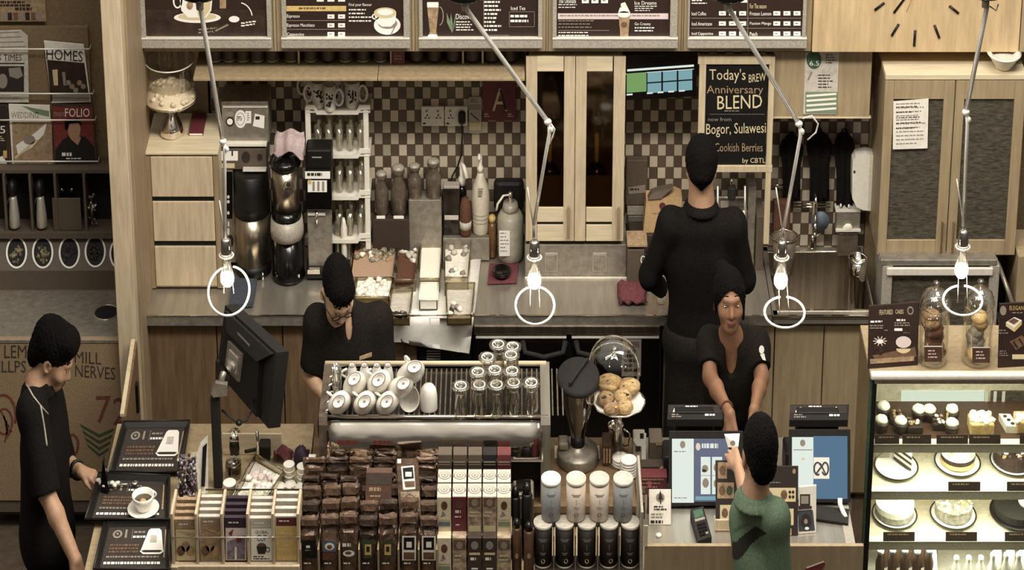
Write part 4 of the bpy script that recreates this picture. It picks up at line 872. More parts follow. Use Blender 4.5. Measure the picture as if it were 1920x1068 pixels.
b = MB(); b.pb(1174, 300, 1214, 385, .64, .05, 'brown_laminate', .004); a = VA(b, .638); a.poly([(1178, 351), (1210, 346), (1210, 361), (1179, 364)], 'print_grey'); a.rows(1181, 353, 1207, 360, 1, 'print_dark', 2, .5); solo(b, 'carton', 'brown carton with a grey label against the tiles', 'carton')
x, y, z, s_ = on(1190, 530); b = MB(); b.box(xof(1176, y, 1), xof(1208, y, 1), y, y+.14, .906, zof(468, y), 'brown_laminate', .003); b.pb(1176, 459, 1214, 463, y-.003, .15, 'print_tan', .001); a = VA(b, y-.003); a.ring(1206, 487, 5, 8, 2, 'print_white', 2); solo(b, 'tray_box', 'low brown box at the man\'s left elbow', 'box')
b = MB(); rnd = random.Random(4); c_ = at(1184, 552, Z=.906); rows = []
for i in range(7):
    rows.append([Vector((c_.x+.062*(j/6-.5)*2*(1-.2*abs(i/6-.5))+rnd.uniform(-.006, .006), c_.y+.11*(i/6-.5)*2, .910+.022*math.sin(i*1.1+j*1.7)**2+(.018 if 1 < i < 5 and 1 < j < 5 else 0))) for j in range(7)])
b.sheet(rows, 'red_cloth', .006); solo(b, 'cleaning_cloth', 'crumpled dark red cloth on the worktop edge beside the man', 'cloth')
x, y, z, s_ = on(1240, 566); b = MB(); b.lathe((x, y, .906), [(7/s_, 0), (9/s_, .05), (7/s_, .055), (4/s_, .11), (3/s_, .12)], 'paper', 12); solo(b, 'paper_cup', 'white paper cup half hidden behind the man\'s left side', 'cup')
# juicer and steel stand right of the man
Y = .45
t = T('juice_press', 'tall steel press with black grip right of the man', 'press', (xof(1372, Y, 1), Y, .906))
b = MB(); b.pb(1340, 395, 1400, 520, Y, .16, 'steel_dull', .006); b.b('body', t)
b = MB(); [b.tube([at(q, 500, Y=Y-.01), at(q, 348, Y=Y-.01)], .006, 'steel', 10) for q in (1346, 1397)]; b.tube([at(1346, 370, Y=Y-.01), at(1397, 370, Y=Y-.01)], .005, 'steel', 8); b.b('upright', t)
b = MB(); b.pb(1365, 352, 1380, 378, Y-.04, .05, 'black_soft', .010); b.b('grip', t); b = MB(); b.tube([at(1372, 352, Y=Y-.015), at(1372, 334, Y=Y-.015)], .008, 'chrome', 10); b.b('shaft', t)
b = MB(); a = VA(b, Y-.002); a.rect(1351, 376, 1366, 389, 'print_grey', 2); b.b('dial', t)
b = MB(); b.tube([at(1394, 395, Y=Y-.03), at(1395, 440, Y=Y-.03), at(1397, 462, Y=Y-.03)], .006, 'white_plastic', 10); b.b('lever', t)
b = MB(); b.pb(1401, 350, 1416, 500, Y+.04, .18, 'steel_dull', .003); b.pb(1417, 405, 1432, 520, Y, .2, 'brown_laminate', .004); solo(b, 'dispenser_column', 'narrow steel column between the press and the birch post', 'dispenser')
# ================================================================ sink
t = T('sink', 'deep stainless steel sink at the right end of the worktop', 'sink', (xof(1548, .3, .6), .35, .56))
x0, x1 = xof(1449, 0, .9), xof(1642, 0, .9); xi0, xi1 = xof(1457, .05, .9), xof(1638, .05, .9)
b = MB(); b.box(x0, x1, -.004, .055, .862, .90, 'steel', .004); b.box(x0, xi0, .0, .70, .862, .90, 'steel'); b.box(xi1, x1, .0, .70, .862, .90, 'steel'); b.box(x0, x1, .655, .70, .862, .90, 'steel', .003); b.b('rim', t)
b = MB(); b.box(x0, x1, -.012, .004, .893, .904, 'chrome', .002); b.box(xi0, xi1, .048, .058, .896, .903, 'chrome', .002); b.box(xi0, xi1, .648, .657, .896, .903, 'chrome', .002); b.box(xi0-.004, xi0+.004, .05, .5, .896, .904, 'chrome', .002); b.b('rolled_edge', t)
b = MB(); b.box(xi0, xi1, .652, .66, .57, .9, 'steel_brushed'); b.box(xi0, xi0+.006, .05, .66, .57, .9, 'steel_brushed'); b.box(xi1-.006, xi1, .05, .66, .57, .9, 'steel_brushed'); b.box(xi0, xi1, .05, .66, .565, .575, 'steel'); b.box(xi0, xi1, .05, .056, .57, .9, 'steel_brushed'); b.b('basin', t)
x, y, z = xof(1523, .672, .905), .672, .903
t = T('tap', 'slim chrome swan neck tap behind the sink', 'tap', (x, y, z))
b = MB(); b.lathe((x, y, z), [(.012, 0), (.014, .01), (.009, .03), (.008, .07)], 'chrome', 14, 1.0); b.b('base', t)
b = MB(); b.tube([(x, y, z+.05), (x, y, z+.26), (x, y-.02, z+.285), (x, y-.06, z+.28), (x, y-.08, z+.25), (x, y-.085, z+.16)], .007, 'chrome', 10); b.lathe((x, y-.085, z+.10), [(.010, 0), (.011, .03), (.007, .06)], 'chrome', 12, 1.0); b.b('spout', t)
b = MB(); b.tube([(x, y, z+.06), (x+.035, y-.01, z+.075)], .005, 'chrome', 8); b.b('lever', t)
# rails, aprons on hooks
YR = .675
b = MB(); [b.tube([at(xa_, q, Y=YR), at(xb_, q, Y=YR)], .0035, 'chrome', 8) for q, xa_, xb_ in ((374, 1448, 1470), (382, 1488, 1558), (387.5, 1488, 1556), (347, 1446, 1470))]; solo(b, 'wall_rail', 'chrome rails on the tiles behind the sink', 'rail')
def apron(px0, px1, top, bot, label):
    Y = .64; c_ = (px0+px1)/2; rows = []
    for i in range(12):
        f = i/11; wd = (px1-px0)/2*(.35+.65*min(1, f*8)) if f < .125 else (px1-px0)/2*(1-.26*min(1, max(0, (f-.25)*4)))
        rows.append([at(c_+wd*(j/8-.5)*2, top+(bot-top)*f, Y=Y-.016*math.cos(j*1.9+f*2)*(.4+f)) for j in range(9)])
    t = T('hanging_apron', label, 'apron', tuple(at(c_, bot, Y=Y)), 'black aprons behind the sink')
    MB().sheet(rows, 'black_cloth', .004).b('cloth', t)
    b = MB(); b.tube([at(c_-4, top+8, Y=Y-.02), at(c_-2, top-5, Y=Y+.02), at(c_+3, top-5, Y=Y+.02), at(c_+5, top+8, Y=Y-.02)], .004, 'black_cloth', 8); b.b('loop', t)
    b = MB(); b.ball(at(c_-6, bot-3, Y=Y-.03), .005, .005, .009, 'porcelain', 8, 6); b.ball(at(c_+9, bot-2, Y=Y-.03), .005, .005, .009, 'porcelain', 8, 6) if px0 > 1560 else None; b.b('button', t)
apron(1462, 1505, 252, 376, 'leftmost black apron behind the sink, partly behind the lamp arm')
apron(1512, 1560, 247, 376, 'middle black apron hanging above the tap')
apron(1563, 1602, 247, 388, 'rightmost black apron beside the white dispenser')
Y = .64
for k, (px, r_) in enumerate(((1537, 17),)):
    c_ = at(px, 410, Y=Y); b = MB(); b.lathe(c_, [(0, 0), (r_/447*.8, .004), (r_/447, .02), (r_/447*1.02, .03)], 'blue_box', 26, 1.2, axis=Matrix.Rotation(R(90), 3, 'X')); solo(b, 'bowl', 'blue grey bowl leaning behind the tap', 'bowl')
b = MB(); b.pb(1450, 378, 1482, 436, .60, .05, 'cocoa', .01); solo(b, 'towel', 'dark red brown towel hanging above the steel bucket', 'towel') if True else None
# bucket on the worktop end
Y = .40; z1 = zof(442, Y); x = xof(1471, Y, z1); z0 = .9065; s_ = pxm(Y, z1)
t = T('steel_bucket', 'tapered dark steel bucket with rolled rim beside the sink', 'bucket', (x, Y, z0))
b = MB(); b.lathe((x, Y, z0), [(15/s_, 0), (18/s_, .01), (23/s_, z1-z0-.004), (21.5/s_, z1-z0-.004), (17/s_, .02), (0, .015)], 'bottle_grey', 28, 1.2, close=False); b.b('body', t); b = MB(); b.ring((x, Y, z1), 24/s_, 24*1.2/s_, .004, 'chrome'); b.b('rim', t)
# draining things at the right of the sink
Y = .60
t = T('scoop_bin', 'small steel bin with a white scoop heap beside the dispenser', 'bin', (xof(1590, Y, 1), Y, .906))
b = MB(); b.pb(1568, 397, 1613, 434, Y, .07, 'steel_dull', .003); b.b('upper_bin', t); b = MB(); b.pb(1571, 437, 1609, 480, Y, .06, 'bottle_grey', .004); b.b('lower_bin', t)
MB().pb(1567, 394, 1614, 398, Y-.003, .075, 'frame_light', .001).b('rim', t); MB().pb(1567, 431, 1614, 435, Y-.02, .02, 'frame_light', .001).b('rim', t)
b = MB(); b.ball(at(1590, 427, Y=Y-.01), .022, .012, .02, 'cream', 14, 8, .1); b.b('scoop', t)
Y = .36; z1 = zof(484, Y); x = xof(1609, Y, z1); z0 = .576; s_ = pxm(Y, z1)
t = T('steel_pitcher', 'tall polished steel pitcher standing in the sink corner', 'pitcher', (x, Y, z0))
b = MB(); h = z1-z0; b.lathe((x, Y, z0), [(13/s_, 0), (15/s_, .01), (15/s_, h*.8), (17/s_, h), (15.6/s_, h), (13.5/s_, h*.8), (13/s_, .02), (0, .015)], 'chrome', 30, close=False); b.b('body', t); b = MB(); b.ring((x, Y, z1), 17/s_, 17*DR/s_, .0035, 'chrome'); b.b('rim', t)
# white dispenser
Y = .56
t = T('soap_dispenser', 'white wall dispenser at the side of the mesh fronted cabinet', 'dispenser', (xof(1620, Y, 1.3), Y, zof(393, Y)))
P_ = lambda q, w_: at(q, w_, Y=Y)
b = MB(); b.prism([P_(1598, 318), P_(1599, 302), P_(1605, 294), P_(1625, 290), P_(1642, 294), P_(1642, 396), P_(1618, 394), P_(1606, 388), P_(1598, 372)], (0, .09, 0), 'white_plastic'); b.b('body', t)
b = MB(); b.pb(1629, 292, 1643, 396, Y-.004, .09, 'cream_plastic', .003); b.b('side_panel', t); b = MB(); a = VA(b, Y-.001); a.disc(1602, 322, 2, 2.5, 'print_dark', 2); b.b('lock', t)
# ================================================================ mesh fronted wall cabinet
Y = .24
t = T('wall_cabinet', 'wide birch wall cabinet with two wire glass doors', 'cabinet', (xof(1785, Y, 1.5), Y, zof(478, Y)))
zt, zb = zof(139, Y), zof(478, Y); x0, x1 = xof(1655, Y, 1.6), xof(1917, Y, 1.6)
b = MB(); b.box(x0, x1, Y+.02, .66, zb, zt-.012, 'birch_dark', .002); b.b('carcass', t)
MB().box(x0-.001, x1, Y-.002, .66, zt-.025, zt, 'birch_flat', .003).b('top_board', t)
seam = xof(1786, Y, 1.6)
for k, (a_, c_) in enumerate(((x0, seam-.002), (seam+.002, x1))):
    b = MB(); za, zz = zof(151, Y), zb; w1, w2 = (.038, .044)
    ga, gz = zof(186, Y), zof(450, Y)
    b.box(a_, a_+w1, Y, Y+.02, zz, za, 'oak_light', .002); b.box(c_-w2, c_, Y, Y+.02, zz, za, 'oak_light', .002); b.box(a_+w1, c_-w2, Y, Y+.02, ga, za, 'oak_light', .002); b.box(a_+w1, c_-w2, Y, Y+.02, zz, gz, 'oak_light', .002); dd_ = b.b('door', t)
    MB().box(a_+w1, c_-w2, Y+.010, Y+.014, gz, ga, 'mesh_glass').b('wire_glass_pane', dd_)
    hx = c_-.022 if k == 0 else a_+.022
    b = MB(); b.box(hx-.004, hx+.004, Y-.022, Y-.014, zof(470, Y), zof(412, Y), 'oak', .002); b.box(hx-.003, hx+.003, Y-.016, Y+.001, zof(418, Y), zof(415, Y), 'oak'); b.box(hx-.003, hx+.003, Y-.016, Y+.001, zof(467, Y), zof(464, Y), 'oak'); b.b('handle', dd_)
b = MB(); a = VA(b, Y-.004)
b.prism([at(q, w_, Y=Y-.004) for q, w_ in ((1675, 190), (1741, 185), (1739, 278), (1674, 280))], (0, .002, 0), 'paper')
a.rows(1680, 194, 1736, 276, 11, 'print_grey', 1, .25, -2, 12); a.rows(1680, 200, 1728, 250, 5, 'print_dark', 2, .14, -2, 5); solo(b, 'paper_notice', 'white printed notice taped to the left wire glass door', 'notice')
p = at(1881, 128, Z=zt); x, y, z = p.x, p.y, zt; s_ = pxm(y, z)
b = MB(); b.lathe((x, y, z+.001), [(10/s_, 0), (14/s_, .006), (26/s_, .05), (31/s_, .065), (32/s_, .068), (24/s_, .067), (20/s_, .05), (0, .045)], 'white_metal', 36, close=False); b.lathe((x, y, z+.052), [(22/s_, 0), (0, .008)], 'paper_grey', 30, close=False)
solo(b, 'metal_bowl', 'wide rimmed white metal bowl on top of the wire glass cabinet', 'bowl')
Y = .16
t = T('glass_front_fridge', 'steel framed glass fronted fridge under the wire glass cabinet', 'fridge', (xof(1760, Y, .9), Y, .80))
b = MB(); b.pb(1651, 487, 1870, 498, Y, .3, 'steel_dull', .004); b.pb(1651.5, 498, 1671, 640, Y+.001, .29, 'frame_grey', .004); b.pb(1852, 498, 1870.5, 640, Y+.001, .29, 'frame_grey', .004); b.b('frame', t)
b = MB(); b.pb(1663, 503, 1862, 517, Y-.01, .02, 'frame_light', .004); b.b('rail', t)
MB().pb(1671, 517, 1852, 640, Y+.02, .02, 'mesh_glass', 0).b('glass_door', t)
struct(MB().pb(1640, 480, 1990, 900, Y+.34, .02, 'black', 0), 'wall_recess')
b = MB(); b.pb(1874, 641, 1990, 900, Y, .3, 'oak_light', .004); b.pb(1904, 480, 1990, 641, Y+.02, .28, 'oak_light', .004); solo(b, 'tall_cabinet', 'oak cabinet at the right edge beside the glass fronted fridge', 'cabinet')
b = MB(); b.pb(1644, 642, 1873, 900, Y, .3, 'brown_dark', .004)
solo(b, 'base_cabinet', 'wooden base cabinet behind the cake display case', 'cabinet')
b = MB(); b.tube([at(1870, 490, Y=Y+.12), at(1903, 580, Y=Y-.02)], .010, 'steel_dull', 10); solo(b, 'steel_strut', 'slanted steel bar right of the glass fronted fridge', 'bar')
# ================================================================ front counter
YF = -2.15
t = T('service_counter', 'dark wooden counter carrying the espresso machine', 'counter', (xof(880, -1.4, .5), -1.4, 0)); t0_ = t
xa, xm, xb = xof(561, -2.1, .9)+.002, xof(1203, YF, .9), xof(1613, YF, .9)
b = MB(); b.box(xa, xm-.002, -1.66, -1.12, 0, .868, 'brown_dark'); b.b('carcass', t)
t = T('register_counter', 'wooden register counter with steel top facing the customer in green', 'counter', (xof(1410, -1.6, .5), -1.6, 0))
b = MB(); b.box(xm, xb, YF+.02, -1.12, 0, .868, 'oak', .003); b.b('carcass', t)
b = MB(); b.pb(1206, 1023, 1612, 1330, YF, .022, 'oak_light', .002); b.b('front_panel', t)
b = MB(); b.box(xm, xb, YF-.004, -1.1, .868, .90, 'steel', .003); b.box(xof(1595, YF, .9), xb, YF-.002, -1.12, .89, .9012, 'frame_grey', .0); b.b('steel_top', t)
b = MB(); b.box(xa, xm-.002, -1.66, -1.1, .868, .90, 'oak', .003); b.b('wood_top', t0_)
for q in (1209, 1213): MB().pb(q-2, 985, q+1.5, 1023, YF-.006, .004, 'birch_flat', .001).b('edge_strip', t)
# ================================================================ espresso machine
ZT = 1.25; Yb = yof(686, ZT); Yf = yof(782, ZT)
t = T('espresso_machine', 'wide chrome espresso machine seen from behind with cups on top', 'coffee machine', (xof(820, -1.4, .9), (Yb+Yf)/2, .901))
X = lambda q, Y=Yf, Z=ZT: xof(q, Y, Z)
b = MB(); b.box(X(612), X(1022), Yf+.01, Yb, .98, ZT-.012, 'black_soft', .004)
for q in (640, 990): b.box(X(q)-.02, X(q)+.02, Yf+.05, Yf+.09, .901, .985, 'chrome', .004); b.box(X(q)-.02, X(q)+.02, Yb-.09, Yb-.05, .901, .985, 'chrome', .004)
b.b('body', t)
b = MB(); b.box(X(616), X(1014), Yf+.012, Yb-.012, ZT-.012, ZT-.004, 'black_gloss', 0)
for k in range(46): b.box(X(620)+k*.0192, X(620)+k*.0192+.006, Yf+.02, Yb-.02, ZT-.004, ZT, 'bottle_grey', .001)
b.b('cup_grid', t)
b = MB(); r0 = ZT+.012
b.tube([(X(606), Yf+.002, ZT), (X(1028), Yf+.002, ZT)], .009, 'chrome', 10); b.tube([(X(610, Yb), Yb, ZT+.012), (X(1024, Yb), Yb, ZT+.012)], .010, 'birch_flat', 10)
b.box(X(612, Yb), X(1022, Yb), Yb-.004, Yb+.004, ZT-.01, ZT+.004, 'chrome', .002); b.b('top_rail', t)
# curved chrome back panel
zl = zof(850, Yf-.01); pr = []
for k in range(15):
    f = k/14; pr.append((Yf-.004-.052*(1-(1-f)**3), ZT-.012+(zl-ZT+.012)*f))
b = MB(); rows = [[(X(614)+(X(1016)-X(614))*j/16, y, z) for j in range(17)] for y, z in pr]; b.sheet(rows, 'chrome_panel', .006)
b.box(X(612), X(1018), Yf-.056, Yf+.01, zl-.012, zl+.004, 'white_metal', .003); b.b('back_panel', t)
b = MB(); a = Art(b, (0, Yf-.058, 0), (0, -1, 0)); a.rows(632, 826, 690, 834, 1, 'sun_red', 1, .9, 0, 3); a.rows(700, 826, 742, 833, 1, 'sun_red', 1, .8, 0, 5); b.b('lettering', t)
for (a_, c_) in ((598, 614), (1014, 1032)):
    b = MB(); x0, x1 = X(a_), X(c_)
    b.prism([(x0, Yf-.025, .902), (x0, Yf-.025, ZT-.02), (x0, Yf-.010, ZT+.008), (x0, Yb+.01, ZT+.014), (x0, Yb+.01, .902)], (x1-x0, 0, 0), 'bottle_grey' if a_ < 700 else 'steel'); b.b('side_panel', t)
b = MB(); [b.tube([(X(606), Yf+.03+k*.07, ZT+.004), (X(618), Yf+.04+k*.07, ZT+.016), (X(616), Yf+.06+k*.07, ZT+.004)], .006, 'chrome', 8) for k in range(5)]; b.b('rail_clips', t)
# cups on the machine
def cup(p, r, h, label, tilt=None, spin=0, flip=True, handle=True, group='white cups on the espresso machine'):
    t = T('espresso_cup', label, 'cup', tuple(p), group)
    M_ = (tilt if tilt else Matrix.Identity(3)) @ Matrix.Rotation(spin, 3, 'Z')
    if flip: prof = [(r, 0), (.99*r, h*.15), (.93*r, h*.45), (.78*r, h*.75), (.55*r, h*.94), (.50*r, h), (.40*r, h), (.38*r, h*.97), (0, h*.965)]
    else: prof = [(.45*r, 0), (.55*r, h*.06), (.8*r, h*.3), (.95*r, h*.6), (r, h), (.94*r, h), (.85*r, h*.5), (.5*r, h*.12), (0, h*.10)]
    MB().lathe(p, prof, 'porcelain', 26, 1.35, axis=M_, close=False).b('body', t)
    if flip:
        b = MB(); 
        ring = [Vector((.72*r*math.cos(q/20*6.283), .72*1.35*r*math.sin(q/20*6.283), h*.80+.004)) for q in range(21)]
        ring2 = [Vector((.52*r*math.cos(q/20*6.283), .52*1.35*r*math.sin(q/20*6.283), h*1.0)) for q in range(21)]
        b.tube([Vector(p)+M_ @ q for q in ring2], .0022, 'print_grey', 6); b.ball(Vector(p)+M_ @ Vector((0, 0, h*.968)), .005, .006, .0012, 'print_grey', 10, 4, 0, M_); b.b('foot_ring', t)
    if handle:
        b = MB(); pts = [Vector(p)+M_ @ Vector((-(r*.92+.022*math.sin(q/8*3.14)), 0, h*(.2+.55*q/8))) for q in range(9)]; b.tube(pts, .0055, 'porcelain', 8); b.b('handle', t)
    return t
TL = lambda a: Matrix.Rotation(R(a), 3, 'X')
r_ = .0400
def cpos(px, py, z): q = at(px, py, Z=z); return Vector((q.x, q.y, z))
def rest(px, low, tier, a, r): y0 = yof(low, ZT+tier); z_ = ZT+tier+1.35*r*math.sin(R(a)); return Vector((xof(px, y0, z_), y0+1.35*r*math.cos(R(a)), z_))
for k, px in enumerate((636, 684, 726)):
    cup(rest(px, 780, .002, 60, r_*.95), r_*.95, .070, ['leftmost upturned cup in the front row on the espresso machine', 'second upturned cup in the front row on the espresso machine', 'third upturned cup in the front row on the espresso machine'][k], TL(60), -.7)
_y = yof(774, ZT); cup(Vector((xof(767, _y, ZT+.03), _y+.066, ZT+.038)), r_*.98, .055, 'cup lying open mouthed between upturned cups and tumbler', TL(74), 0, False, False)
cup(rest(665, 748, .052, 46, r_*.98), r_*.98, .085, 'left cup of the second tier above the front row', TL(46), -.7, True, False)
cup(rest(711, 745, .052, 56, r_*1.02), r_*1.02, .092, 'tall cup in the middle of the second tier', TL(56), -.7, True, True)
cup(rest(750, 752, .050, 52, r_*.98), r_*.98, .085, 'tilted cup at the right of the second tier', Matrix.Rotation(R(16), 3, 'Y') @ TL(52), -.7, True, False)
cup(rest(769, 726, .100, 46, r_), r_*1.0, .090, 'topmost cup with its handle raised to the left', Matrix.Rotation(R(16), 3, 'Y') @ TL(46), -.9, True, True)
for k, px in enumerate((661, 684, 707, 728)):
    cup(cpos(px, 714, ZT+.001), .021, .075, ['small upturned cup at the back left with a handle', 'small upturned cup second from the left at the back', 'small upturned cup third from the left at the back', 'small upturned cup at the right end of the back row'][k], TL(8), 0, True, k in (0, 2))
x, y, z = cpos(804, 766, ZT+.001); s_ = pxm(y, z); b = MB(); b.lathe((x, y, z), [(16/s_, 0), (16.5/s_, .004), (16/s_, .06), (14/s_, .085), (9/s_, .10), (0, .105)], 'porcelain', 26, 1.2); solo(b, 'sugar_pot', 'white rounded tumbler standing right of the cups', 'pot')
x, y, z = cpos(632, 742, ZT+.001)
for k in range(2):
    tt = tumbler(x, y-.0+k*.0, z+k*.05, .020, .075, ['lower of two stacked small glasses left of the cups', 'upper of two stacked small glasses left of the cups'][k], 'stacked glasses left of the cups', 'glass_clear')
# upturned latte glasses
def latte(px, py, z, label, r=17, h=.115):
    q = at(px, py, Z=z); s_ = pxm(q.y, z+.1); r /= s_
    t = T('latte_glass', label, 'glass', (q.x, q.y, z), 'upturned latte glasses on the espresso machine')
    b = MB(); b.lathe(q, [(.82*r, 0), (.80*r, .01), (.66*r, h*.55), (.50*r, h*.78), (.46*r, h*.84), (.44*r, h*.80), (.62*r, h*.5), (.78*r, .005)], 'glass_clear', 20, DR, close=False); b.b('bowl', t)
    b = MB(); b.lathe((q.x, q.y, z+h*.84), [(.42*r, 0), (.46*r, .006), (.80*r, .014), (.98*r, .020), (1.0*r, .026), (.75*r, .030), (.5*r, .027), (0, .026)], 'glass_clear', 22, DR, close=False); b.b('foot', t)
    b = MB(); b.ring((q.x, q.y, z+h*.84+.028), .62*r, .62*r*DR, .0028, 'porcelain', None, 18, 0, 360, 6); b.b('foot_rim', t)
lg = [(864, 770, 0, 'leftmost latte glass in the front row, standing alone'), (899, 768, 0, 'second latte glass in the front row'), (931, 768, 0, 'third latte glass in the front row'), (963, 764, 0, 'fourth latte glass in the front row'), (996, 764, 0, 'front row latte glass nearest the right side panel'),
      (896, 744, .035, 'left latte glass of the second row'), (928, 740, .04, 'second latte glass of the second row'), (960, 742, .035, 'third latte glass of the second row'), (914, 716, .055, 'left latte glass of the third row'), (958, 712, .065, 'right latte glass of the third row'), (934, 692, .07, 'topmost latte glass at the back of the group'), (961, 696, .06, 'rear latte glass just right of the topmost one')]
for px, py, dz, lb in lg: latte(px, py+8, ZT+.001+dz, lb)
# ================================================================ grinder
z = .902; p = at(1083, 862, Z=z); s_ = pxm(p.y, 1.1)
t = T('coffee_grinder', 'coffee grinder with round steel base and dark lidded hopper', 'grinder', (p.x, p.y, z))
zz = {q: zof(q, p.y) for q in (862, 850, 835, 818, 722)}
r = 39/s_
MB().lathe((p.x, p.y, z), [(.98*r, 0), (r, .006), (r, .040), (.96*r, .048), (.60*r, .054), (.36*r, .062), (.33*r, .07)], 'steel_dull', 40, DR).b('base', t)
MB().lathe((p.x, p.y, z+.06), [(.30*r, 0), (.34*r, .01), (.34*r, .05)], 'black', 26).b('collar', t)
MB().lathe((p.x, p.y, z+.11), [(.34*r, 0), (.40*r, .03), (.80*r, .16), (.84*r, .235)], 'glass_smoke', 32, DR, close=False).b('hopper', t)
MB().lathe((p.x, p.y, z+.112), [(.31*r, 0), (.37*r, .03), (.72*r, .14), (.0, .15)], 'choco', 28, DR).b('beans', t, label='dark coffee beans')
tl = Matrix.Rotation(R(12), 3, 'X')
c_ = Vector((p.x, p.y, z+.345)); b = MB(); b.lathe(c_, [(.94*r, 0), (1.02*r, .006), (1.02*r, .016), (.92*r, .026), (0, .032)], 'black_soft', 36, DR, axis=tl); b.b('lid', t)
b = MB(); b.prism([c_+tl @ Vector((-.038, -.075, .030)), c_+tl @ Vector((-.030, -.080, .030)), c_+tl @ Vector((.040, .072, .030)), c_+tl @ Vector((.032, .077, .030))], (0, 0, .016), 'black_soft'); b.b('lid_grip', t)
b = MB(); b.box(p.x-.075, p.x-.035, p.y-.03, p.y+.05, z+.055, z+.085, 'steel_dull', .008); b.b('dosing_lever', t)
b = MB(); b.box(xof(1040, p.y, .9), xof(1125, p.y, .9), p.y+.01, -1.18, .901, .905, 'birch_flat'); solo(b, 'board', 'pale board under the coffee grinder', 'board')
# ================================================================ cookie stand with glass dome
z0 = .902; Yp = -1.30; zp = zof(757, Yp); x = xof(1160, Yp, zp); s_ = pxm(Yp, zp); r = 48/s_
t = T('cake_stand', 'white scalloped cake stand beside the coffee grinder', 'cake stand', (x, Yp, z0))
b = MB(); b.lathe((x, Yp, z0), [(.5*r, 0), (.5*r, .01), (.16*r, .03), (.14*r, zp-z0-.03), (.35*r, zp-z0-.012)], 'glass_clear', 26); b.b('foot', t)
v = []; f = []; n = 60
b = MB()
for (rr, z_) in ((.0, zp-.010), (.62, zp-.010), (.80, zp), (1.0, zp+.012), (1.0, zp+.008), (.80, zp-.006), (.3, zp-.016), (0, zp-.016)):
    for i in range(n):
        a_ = 6.2832*i/n; q = rr*r*(1+.035*math.cos(10*a_)*(rr > .7)); v.append((x+q*math.cos(a_), Yp+q*1.32*math.sin(a_), z_))
for k in range(7):
    for i in range(n): f.append((k*n+i, k*n+(i+1) % n, (k+1)*n+(i+1) % n, (k+1)*n+i))
b.add(v, f, 'porcelain', True); b.b('plate', t)
b = MB(); b.ring((x, Yp, zp+.013), r*1.02, r*1.32*1.02, .003, 'glass_clear', None, 40); b.b('rim', t)
rnd = random.Random(8)
for k, (px, py, rx, lb, lz) in enumerate(((1136, 752, 15, 'nut studded pastry at the left of the cake stand', 0), (1146, 772, 13, 'round pastry at the front left of the cake stand', 0), (1172, 768, 14, 'pale pastry at the front right of the cake stand', 0), (1168, 748, 15, 'filled pastry in the middle right of the cake stand', .012), (1143, 722, 22, 'large flaky bun at the back left of the cake stand', .010), (1180, 728, 19, 'golden bun at the back right of the cake stand', .012))):
    q = at(px, py, Z=zp+.012+lz); b = MB(); b.ball(q+Vector((0, 0, .012)), rx*1.12/s_, rx*1.12/s_*1.25, .026, 'bread' if k > 1 else 'cookie', 18, 10, .05)
    for j in range(7): b.ball(q+Vector((rnd.uniform(-.6, .6)*rx/s_, rnd.uniform(-.8, .3)*rx/s_, .030)), .007, .008, .006, rnd.choice(['cookie', 'choco', 'sponge']), 7, 5, .3)
    solo(b, 'pastry', lb, 'pastry', 'pastries on the cake stand')
# lifted dome leaning behind
cd_ = Vector((xof(1150, -1.10, 1.2), -1.10, zof(694, -1.10))); ax = Matrix.Rotation(R(34), 3, 'X')
r2 = 49/s_
t = T('glass_dome', 'clear glass dome lid tipped up behind the pastries', 'dome', tuple(cd_))
b = MB(); b.lathe(cd_, [(r2, 0), (r2, .03), (.93*r2, .075), (.72*r2, .11), (.40*r2, .13), (0, .138)], 'glass', 40, 1.25, axis=ax, close=False); b.b('shell', t)
b = MB(); b.ring(cd_, r2, r2*1.25, .0035, 'glass_clear', ax, 44); b.ring(cd_+ax @ Vector((0, 0, .055)), .97*r2, r2*1.21, .003, 'white_metal', ax, 20, 40, 95); b.b('rim', t)
b = MB(); b.ball(cd_+ax @ Vector((0, 0, .155)), .016, .02, .018, 'glass_clear', 14, 9); b.b('knob', t)
# ================================================================ lids, cups between grinder and registers
for k, (px, py, n_) in enumerate(((1163, 846, 3), (1178, 866, 6))):
    z = .902; p = at(px, py+24, Z=z); s_ = pxm(p.y, z)
    for j in range(n_):
        b = MB(); b.lathe((p.x, p.y, z+.012*j), [(15/s_, 0), (16/s_, .003), (15.5/s_, .010), (12.5/s_, .0115), (11/s_, .0112), (0, .0108)], 'porcelain', 24, 1.35)
        solo(b, 'cup_cover', ['white lid in the short stack by the chrome milk jug', 'white lid in the taller stack nearest the tins'][k] if j < n_-1 else ['top white lid of the short stack behind', 'top white lid of the taller front stack'][k], 'lid', ['short stack of white lids', 'tall stack of white lids'][k] if j < n_-1 else None)
z = .902; p = at(1154, 836, Z=z)
t = T('milk_jug', 'small chrome milk jug behind the white lids', 'jug', (p.x, p.y, z)); s_ = pxm(p.y, z)
MB().lathe(p, [(15/s_, 0), (17/s_, .008), (16/s_, .05), (13/s_, .075), (15/s_, .095), (14/s_, .095), (12/s_, .07), (0, .02)], 'chrome', 26, 1.3, close=False).b('body', t)
b = MB(); b.tube([p+Vector((.03, -.02, .085)), p+Vector((.055, -.03, .07)), p+Vector((.05, -.03, .02)), p+Vector((.032, -.02, .012))], .004, 'chrome', 8); b.b('handle', t)
p = at(1140, 862, Z=z); b = MB(); b.box(p.x-.022, p.x+.012, p.y-.05, p.y+.06, z, z+.09, 'rack_brown', .003); [b.box(p.x-.02+k*.011, p.x-.014+k*.011, p.y-.054, p.y-.05, z+.015, z+.075, 'print_tan') for k in range(3)]; solo(b, 'sachet_box', 'small brown box of sachets left of the white lids', 'box')
p = at(1197, 858, Z=z)
t = T('cup_holder', 'grey card holder of folded sleeves right of the lid stacks', 'holder', tuple(p)); b = MB()
